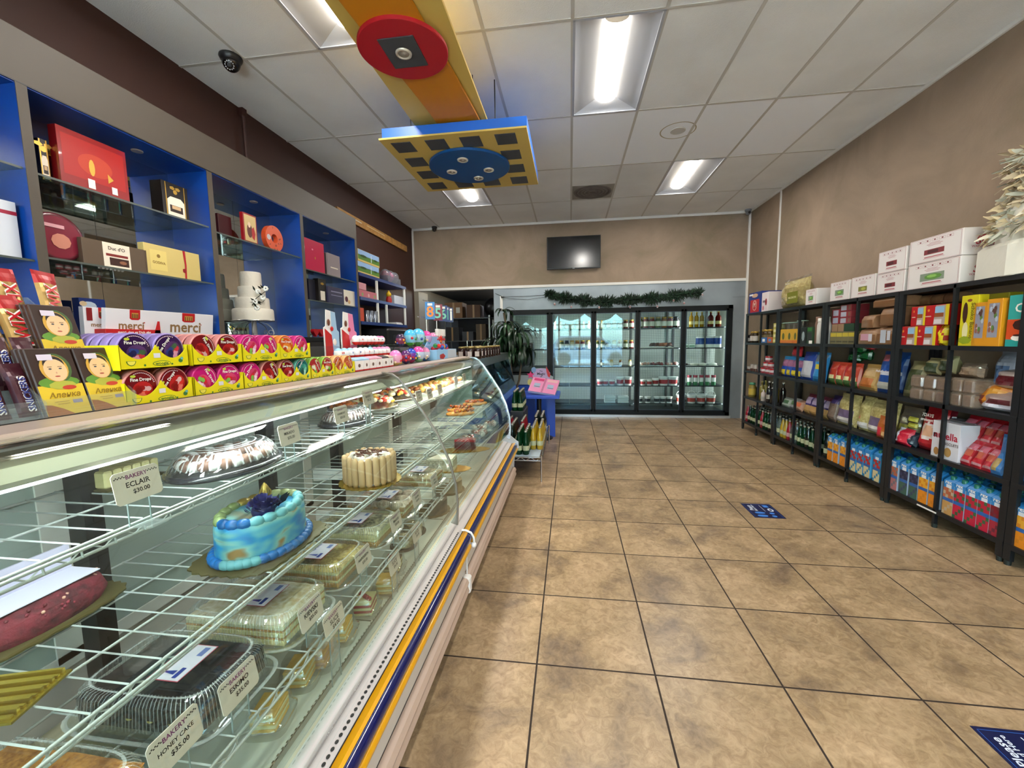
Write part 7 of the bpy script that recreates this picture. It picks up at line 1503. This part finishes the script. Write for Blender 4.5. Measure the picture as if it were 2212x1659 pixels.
def dcro(u,v,f): 
    if f and ((u-.55)/.36)**2+((v-.45)/.2)**2<1: return M('#d8a888',.35) if ((u-.55)/.26)**2+((v-.45)/.13)**2<1 else M('#d8ccc8',.4)
    return REB if v>.1 else M('#7a0f1c',.3)
w_=wid(1975,2020,3); mb=pouch_mb(w_*1.05,.34,.12,dcro,20,24,seed=80); put_text(mb,'7DAYS',(0,-.066,.275),(1,0,0),(0,0,1),WHITE,w=w_*.55,eps=.006); put_text(mb,'croissant',(0,-.066,.24),(1,0,0),(0,0,1),WHITE,w=w_*.6,eps=.006); o=mb.build('snack_bag'); rput(o,1975,2020,3,2.74,0,.06,'dark red bag with a round croissant picture','bag'); o.rotation_euler=(-.15,0,RM)
bag(2000,2040,3,.33,.12,lambda u,v,f:M('#6e1024',.3),'plain dark red bag behind the nutella box',seed=81,x=2.86)
def dnut(mb,d,w,h): FT(mb,d,'nutella',M('#b01830',.4),.0,h*.62,w=w*.86,eps=.001); put_text(mb,'n',(-w*.385,-d/2,h*.62),(1,0,0),(0,0,1),BLACK,size=w*.27,eps=.002); FT(mb,d,'BISCUITS',M('#5a4a4a',.4),.05,h*.42,w=w*.5); FY(mb,d,M('#b08850',.4),w*.12,h*.2,w*.26,h*.26,12); FY(mb,d,M('#a87a44',.4),-w*.3,h*.16,w*.2,h*.22,10)
w=wid(2018,2082,3)*.95; mb=box_mb(w,.12,.27,M('#cfcdd4',.35)); dnut(mb,.12,w,.27); rput(mb.build('biscuit_box'),2018,2082,3,2.72,0,.06,'white nutella biscuit box, the front one','box')
mb=box_mb(w,.10,.27,M('#c9c7ce',.35)); dnut(mb,.10,w,.27); rput(mb.build('biscuit_box'),2052,2100,3,2.85,0,.05,'second white nutella biscuit box behind the red bags','box')
STR=M('#a81c28',.25); 
n=0
for r,(dz,x,us) in enumerate(((0,2.71,[(2050,2075),(2074,2098),(2098,2122),(2122,2150)]),(.15,2.80,[(2062,2088),(2086,2112),(2112,2138),(2136,2160)]))):
    for i,(a,b) in enumerate(us):
        bag(a,b,3,.19,.06,zone((.15,.85,.6,.85,M('#b8586a',.35)),(.2,.8,.35,.55,M('#b04a30',.35)),(.1,.9,.05,.15,M('#b07a80',.35)),STR),'glossy red SNACK stick bag, %s row, %s from the left'%(('front','rear')[r],ORD[i]),seed=90+n,lean=-.45,x=x,dz=dz,txt=('STICKS','#d8c8c8',.6,.5)); n+=1
bag(2136,2165,3,.20,.08,zone((.3,.7,.1,.5,M('#a88c50',.4)),M('#3a78b8',.3)),'blue bag with a golden print near the right edge',seed=99,lean=-.5,x=2.70)
bag(2175,2212,3,.26,.08,zone((.3,.7,.5,.7,WHB),M('#2a6aa8',.3)),'blue bag cut by the right edge',seed=101,w=.25)
# level 4 : bottles and cartons
GGL=glassy('green_bottle','#2c8a52',1.5,.02,.35,'#0f4a28'); CGL=glassy('clear_bottle','#cfe0dc',1.5,.02,.12,'#b8c8c4'); RGL=M('#8c1c28',.12,coat=.5); DGL=M('#0c1612',.1,coat=.6); YGL=M('#a88a20',.15,coat=.5)
LBW=M('#a8ac8a',.5); CAPM=M('#8f8c80',.35,.6)
BT={'green':bottle_mb(.034,.25,GGL,LBW,CAPM),'clear':bottle_mb(.034,.26,CGL,LBW,CAPM),'red':bottle_mb(.034,.25,RGL,M('#b88a90',.5),CAPM),'dark':bottle_mb(.035,.26,DGL,LBW,CAPM),'yellow':bottle_mb(.034,.25,YGL,LBW,CAPM)}
BT={k:v.build('soda_bottle') for k,v in BT.items()}
for k,o in BT.items(): o['category']='bottle'
pat=['red','dark','green','green','clear','green','red','green','green','dark','green','clear','clear','yellow','yellow','red','clear','clear','green','green','dark','green','green']
n=0
for i in range(23):
    y=6.82-i*.083
    if abs((y-5.895))<.05: y-=.0
    k=pat[i]; bay='farthest' if y>5.9 else 'second'
    for q in range(3):
        yy=y+(.01 if q%2 else 0)
        if q==0: lab='%s soda bottle, front row of the lowest shelf, %s in the %s unit'%(k,ORD[i if y>5.9 else i-12],bay); g=None
        else: lab='%s soda bottle in the rear rows of the lowest shelf'%k; g='rear %s soda bottles'%k
        dup(BT[k],(2.745+.082*q,yy,LZ[4]+.001),0,lab,g)
def fruitcol(base,fa,fb,top=M('#2a7ab8',.3),band=M('#2a5a9c',.35),side=M('#a8b4c4',.4)):
    def f(i,j,face):
        if j>=9: return top
        if face!=0: return side if face==3 or face==1 and i<2 else top if j>5 else base
        if j==8: return M('#d0d4dc',.4) if i in (1,2) else top
        if j==4: return band
        if j in (5,6,7): return fa if (i+j)%3 else base
        if j in (0,1,2,3): return fb if (i*3+j)%4 else base
        return base
    return f
CAPG=M('#1c6a58',.35); CAPB=M('#1c4a7a',.35)
CT_={'orange':carton_mb(.082,.082,.285,fruitcol(M('#c8781c',.35),M('#d89a2c',.35),M('#d8801c',.35)),CAPG),'applered':carton_mb(.082,.082,.285,fruitcol(M('#2f7aa0',.35),M('#a82424',.35),M('#c9b88c',.35),side=M('#4a9cc8',.3)),CAPG),'berry':carton_mb(.082,.082,.285,fruitcol(M('#3a3c58',.35),M('#22243c',.35),M('#3c5a4c',.35)),CAPG),'mixed':carton_mb(.082,.082,.285,fruitcol(M('#6a6a70',.35),M('#a85a3c',.35),M('#a86a6a',.35)),CAPG),'red':carton_mb(.082,.082,.285,fruitcol(M('#3a5a3a',.35),M('#b01c34',.35),M('#b81c38',.35)),CAPG),'cream':carton_mb(.082,.082,.285,fruitcol(M('#b09a80',.35),M('#a85a3c',.35),M('#b88a50',.35)),CAPG),'cherry':carton_mb(.082,.082,.285,fruitcol(M('#6a2a38',.35),M('#7a1424',.35),M('#a02838',.35)),CAPG)}
for k in CT_: 
    if k in ('red','orange','berry','mixed','cherry','cream'): put_text(CT_[k],'rex',(-.004,-.041,.237),(1,0,0),(0,0,1),WHITE,w=.05,eps=.001)
CT_={k:v.build('juice_carton') for k,v in CT_.items()}
for o in CT_.values(): o['category']='carton'
nm={'orange':'orange-fruit','applered':'blue apple-and-cherry','berry':'dark berry','mixed':'grey and peach-coloured','red':'red raspberry','cream':'cream peach','cherry':'dark red cherry'}
dup(BT['dark'],(2.745,4.79,LZ[4]+.001),0,'single dark soda bottle left of the first orange juice carton'); dup(BT['dark'],(2.83,4.80,LZ[4]+.001),0,'dark soda bottle behind the single dark one')
seq=[(4.68,'orange'),(4.585,'orange'),(4.475,'orange'),(4.32,'applered'),(4.225,'applered'),(4.13,'applered'),(4.01,'applered'),(3.81,'mixed'),(3.705,'berry'),(3.605,'berry'),(3.515,'orange'),(3.42,'orange'),(3.30,'cream'),(3.215,'red'),(3.125,'red'),(3.04,'red'),(2.955,'cherry'),(2.81,'orange'),(2.72,'orange'),(2.63,'orange')]
cnt={}
for i,(y,k) in enumerate(seq):
    cnt[k]=cnt.get(k,0)+1
    for q in range(3):
        if q==0: lab='%s juice carton in the front row, %s such from the left'%(nm[k],ORD[cnt[k]-1]); g=None
        else: lab='%s juice carton behind the front row on the lowest shelf'%nm[k]; g='rear %s cartons'%nm[k]
        dup(CT_[k],(2.745+.088*q,y,LZ[4]+.001),RM,lab,g)
for o in CT_.values(): kill(o)
# ================================================================ FLOOR RACK, TABLE, PLANT, FREEZER, STICKERS
rack=thing('wire_rack',(-.555,4.85,0),0,'low chrome wire rack of soda bottles beyond the bakery case','rack')
x0,x1,y0,y1,z=-.265,.265,-.75,.80,.25
for x in (x0,x1):
    for y in (y0,y1): mb=MB(); mb.tube([(x,y,0),(x,y,z+.02)],.011,CHROME,10); mb.build('leg',rack)
mb=MB()
for a,b in (((x0,y0),(x1,y0)),((x0,y1),(x1,y1)),((x0,y0),(x0,y1)),((x1,y0),(x1,y1))):
    for dz in (0,-.035): mb.tube([(a[0],a[1],z+dz),(b[0],b[1],z+dz)],.004,CHROME,6)
    n=10 if a[1]==b[1] else 24; P=[]
    for i in range(n+1): q=i/n; P.append((a[0]+(b[0]-a[0])*q,a[1]+(b[1]-a[1])*q,z-(.035 if i%2 else 0)))
    mb.tube(P,.003,CHROME,5)
mb.build('truss_frame',rack)
mb=MB()
for i in range(24): x=x0+(x1-x0)*(i+.5)/24; mb.tube([(x,y0,z),(x,y1,z)],.002,CHROME,4)
mb.box(x0+.02,x1-.02,y0+.02,y1-.02,z+.002,z+.004,M('#9aa8b4',.35)); mb.build('wire_shelf',rack)
def packrow(xa,yk,n,ny,kind,z,lab,dy=.078):
    for i in range(n):
        for j in range(ny):
            dup(BT[kind],(xa+i*.074,yk+j*dy,z),0,('%s soda bottle fronting the %s, %s side'%(kind,lab,('left','right','third')[i]) if j==0 else '%s soda bottle further back in the %s'%(kind,lab)),None if j==0 else kind+' bottles of the '+lab)
packrow(-.53,4.20,2,6,'green',.255,'nearest pack on the wire rack')
packrow(-.40,4.42,2,7,'yellow',.255,'yellow pack on the wire rack')
packrow(-.56,4.76,1,6,'red',.255,'red column on the wire rack')
packrow(-.64,4.50,1,6,'dark',.255,'dark column on the wire rack')
packrow(-.42,5.02,2,6,'dark',.255,'far pack on the wire rack')
packrow(-.72,4.70,1,6,'red',.255,'far left column on the wire rack')
mb=MB(); mb.box(-.09,.09,-.24,.24,0,.30,M('#20242a',.5),ch=.01); simple(mb,'crate','dark crate under the raised green bottles beyond the case','crate',(-.66,5.32,.256))
packrow(-.695,5.12,2,6,'green',.558,'raised pack on the dark crate',.075)
for o in BT.values(): kill(o)
# blue table
tb=thing('blue_table',(-.47,6.1,0),0,'small blue-topped table with a black pole carrying the cake book stand','table')
mb=MB(); mb.box(-.32,.32,-.33,.33,.615,.65,M('#2348b4',.35),ch=.003); mb.build('table_top',tb)
mb=MB(); mb.tube([(.02,-.1,.02),(.02,-.1,.615)],.035,BLACK,14); mb.lathe([(.2,0),(.2,.015),(.05,.03)],BLACK,24,c=(.02,-.1,0)); mb.build('pedestal',tb)
mb=MB(); mb.box(-.30,-.05,.0,.03,0,.615,M('#1f3f9c',.4)); mb.box(.13,.25,.0,.03,0,.615,M('#2a50b8',.4)); mb.build('blue_panel',tb)
bs=thing('book_stand',(-.43,6.12,.651),.0,'lilac sign reading The Magic of Cakes with an open pink book, on the blue table','book display')
LIL=M('#a894b8',.5)
mb=MB(); P=[(-.13,0),(.13,0),(.135,.20),(.09,.255),(.0,.27),(-.09,.255),(-.135,.18)]; mb.prism([(a,b+.10) for a,b in P],.05,.058,LIL)
for t_,z,w in (('The',.325,.045),('Magic',.285,.12),('of',.245,.03),('Cakes',.20,.11)): put_text(mb,t_,(-.0,.05,z),(1,0,0),(0,0,1),M('#1a1420',.5),w=w)
mb.build('sign_board',bs)
mb=MB(); P=[]
for i in range(10): a=PI/2+2*PI*i/10; r=.06 if i%2==0 else .028; P.append((-.155+r*math.cos(a),.27+r*math.sin(a)))
mb.prism(P,.04,.048,M('#c81a64',.45)); mb.build('pink_star',bs)
mb=MB(); P=[(-.16+.045*math.cos(2*PI*i/20),.16+.05*math.sin(2*PI*i/20)) for i in range(20)]; mb.prism(P,.04,.048,M('#c0b060',.45)); mb.build('yellow_disc',bs)
mb=MB(); P=[(-.11+.035*math.cos(2*PI*i/20),.345+.042*math.sin(2*PI*i/20)) for i in range(20)]; mb.prism(P,.045,.053,M('#6a8ab0',.45)); mb.build('blue_disc',bs)
mb=MB(); mb.prism([(.075,.40),(.115,.33),(.14,.27),(.125,.23),(.10,.25),(.08,.32)],.04,.048,M('#b8202c',.45)); mb.build('red_drop',bs)
T=Matrix.Translation((.05,-.07,.098))@Matrix.Rotation(math.radians(38),4,'X')@Matrix.Rotation(math.radians(-12),4,'Z')
PKB=M('#c8789c',.45)
for s in (-1,1):
    mb=MB(); mb.box(min(0,s*.20),max(0,s*.20),-.15,.15,0,.035,M('#c9c4c8',.6),T=T); mb.box(min(0,s*.20),max(0,s*.20),-.15,.15,.035,.037,PKB,T=T)
    mb.box(s*.10-.045,s*.10+.045,-.06,.03,.0372,.038,M('#8c9ab0',.5),T=T).box(s*.10-.035,s*.10+.05,-.045,-.035,.0382,.039,M('#5a3a4a',.5),T=T); mb.box(s*.10-.07,s*.10+.08,.08,.13,.0372,.038,M('#b01c5c',.5) if s<0 else M('#c89a9c',.5),T=T)
    mb.build('book_page',bs)
mb=MB()
for i in range(14):
    y=-.14+.28*i/13; mb.tube([(.012*math.cos(q),y,.037+.012*math.sin(q)) for q in (0,.8,1.6,2.4,3.1)],.002,BLACK,4,T=T)
mb.build('spiral_binding',bs)
# potted dracaena
pb=py(1094,830,6.35); 
pl=thing('potted_plant',(-1.02,6.63,0),0,'tall dark green dracaena with drooping leaves standing before the cooler','plant')
mb=MB(); mb.lathe([(.13,0),(.17,.30),(.18,.31),(.165,.31),(.16,.29)],M('#141414',.5),24); mb.lathe([(.16,.28),(.001,.285)],M('#1c140e',.9),20,cap=False); mb.build('pot',pl)
BRK=M('#5a4e3a',.8); LG=[M('#16301a',.35),M('#1f4022',.35),M('#0e2413',.35)]
stems=[[(0,0,.28),(.03,0,.7),(-.01,.02,1.15),(.02,0,1.55),(-.03,0,1.88)],[(.02,.02,.28),(.10,-.03,.8),(.05,0,1.2),(.12,.02,1.5)],[(-.02,0,.28),(-.08,.05,.8),(-.12,0,1.25),(-.10,.02,1.45)],[(.03,0,.28),(.2,.03,.8),(.24,.05,1.15)]]
mb=MB()
for s_ in stems: mb.tube(s_,.016,BRK,7)
mb.build('stem',pl)
mb=MB(); rn=random.Random(21)
def leafs(c,n,L0,up):
    for k in range(n):
        a=rn.uniform(0,6.28); L_=L0*rn.uniform(.7,1.15); el=rn.uniform(.15,1.2) if up else rn.uniform(-.3,.9); w=.021; V=[];Fc=[]; m_=8
        dh=Vector((math.cos(a),math.sin(a),0)); sd=Vector((-math.sin(a),math.cos(a),0))
        p=Vector(c); el_=el
        for i in range(m_+1):
            q=i/m_; wd=w*math.sin(PI*min(1,q*.85+.12))**.8*(1 if i<m_ else 0); V+=[tuple(p-sd*wd),tuple(p-Vector((0,0,.005))),tuple(p+sd*wd)]
            p=p+(dh*math.cos(el_)+Vector((0,0,1))*math.sin(el_))*(L_/m_); el_-=.34
        for i in range(m_): o=i*3; Fc+=[(o,o+1,o+4,o+3),(o+1,o+2,o+5,o+4)]
        mb.add(V,Fc,LG[k%3],True)
leafs((-.03,0,1.90),14,.26,True); leafs((.0,0,1.68),40,.42,False); leafs((.16,.02,1.55),44,.46,False); leafs((-.14,.02,1.45),40,.44,False); leafs((.26,.05,1.3),34,.44,False); leafs((.05,0,1.25),30,.42,False); leafs((.02,0,1.45),34,.44,False)
mb.build('leaves',pl)
# chest freezer
cf=thing('chest_freezer',(-.72,7.17,0),0,'low chest freezer with a pale curved lid and blue body behind the plant','freezer')
mb=MB(); mb.box(-.5,.42,-.30,.30,.0,.70,M('#2450b8',.35),ch=.02); mb.build('body',cf)
mb=MB(); mb.prism([(-.5,.70),(.42,.70),(.42,.78),(.30,.84),(0,.86),(-.5,.86)],-.31,.31,M('#9aa4a8',.35)); mb.build('curved_lid',cf)
mb=MB(); mb.prism([(-.5,.862),(0,.862),(.3,.842),(.32,.865),(.0,.89),(-.5,.89)],-.31,.31,BLACK); mb.build('dark_rim',cf)
mb=MB(); mb.box(-.22,.22,-.2,.2,0,.50,M('#060607',.35),ch=.01); simple(mb,'dark_reflection_box','plain black box standing on the chest freezer behind the plant leaves','cabinet',(-.85,7.2,.892))  # black box added to imitate the dark reflection in the cooler door
# floor stickers
def sticker(x,y,w,l,label):
    mb=MB(); NB=M('#0b1440',.35,spec=.6); LB=M('#3a78c8',.4); W=M('#c8d0dc',.4)
    mb.box(x,x+w,y-l,y,.0005,.0012,NB)
    def q(a0,a1,b0,b1,m_,e=.0014): mb.quad([(x+w*a0,y-l*b1,e),(x+w*a1,y-l*b1,e),(x+w*a1,y-l*b0,e),(x+w*a0,y-l*b0,e)],m_)
    for a0,a1,b0,b1 in ((.05,.06,.04,.96),(.94,.95,.04,.96),(.05,.95,.04,.048),(.05,.95,.952,.96)): q(a0,a1,b0,b1,M('#2a5aa8',.4))
    def el(a,b,ra,rb,m_,e=.0016): mb.quad([(x+w*a+w*ra*math.cos(2*PI*i/18),y-l*b+l*rb*math.sin(2*PI*i/18),e) for i in range(18)],m_)
    el(.34,.66,.17,.07,LB); el(.33,.86,.17,.07,LB); el(.72,.68,.08,.06,LB); el(.70,.87,.08,.06,LB)
    put_text(mb,'Please',(x+w*.19,y-l*.32,.0014),(0,1,0),(-1,0,0),W,w=l*.36); put_text(mb,'Stand Here',(x+w*.31,y-l*.32,.0014),(0,1,0),(-1,0,0),W,w=l*.44)
    q(.57,.585,.1,.55,W); q(.68,.85,.10,.26,LB,.0016); el(.80,.44,.09,.11,W,.0015); el(.80,.44,.045,.055,NB,.0018)
    simple(mb,'floor_sticker',label,'floor sticker')
sticker(1.463,3.712,.235,.292,'navy floor sticker with footprints in the middle of the aisle'); sticker(1.455,1.603,.235,.292,'navy floor sticker with white lettering cut by the bottom right corner')
# parked car outside the storefront (seen only as a reflection)
car=thing('parked_car',(1.1,-9.5,-.02),0,'white off-road vehicle outside, mirrored in the cooler doors','car'); CW=M('#c8ccd2',.25,coat=.6)
mb=MB(); mb.prism([(-2.2,.35),(2.2,.35),(2.3,.8),(2.1,1.05),(1.2,1.12),(.6,1.65),(-1.7,1.68),(-2.15,1.1),(-2.25,.7)],-.9,.9,CW); mb.build('body',car)
mb=MB(); mb.prism([(1.05,1.14),(.56,1.58),(-1.6,1.60),(-1.95,1.14)],-.91,.91,M('#1a222c',.1)); mb.build('window_band',car)
for x in (-1.45,1.45):
    for y in (-.86,.86): mb=MB(); mb.lathe([(.1,-.11),(.36,-.11),(.37,0),(.36,.11),(.1,.11)],BLACK,22,T=Matrix.Translation((x,y,.37))@Matrix.Rotation(PI/2,4,'X')); mb.build('wheel',car)
mb=MB(); rn=random.Random(2)
for k in range(9):
    x=-12+3*k; mb.tube([(x,-27,0),(x,-27,3)],.15,M('#4a3c2c',.8),6); mb.sph((x,-27,4.4+rn.random()),1.9,M('#2f4a28',.9,bump=1,bscale=3),10,7)
simple(mb,'tree_line','row of street trees across the road outside','trees')
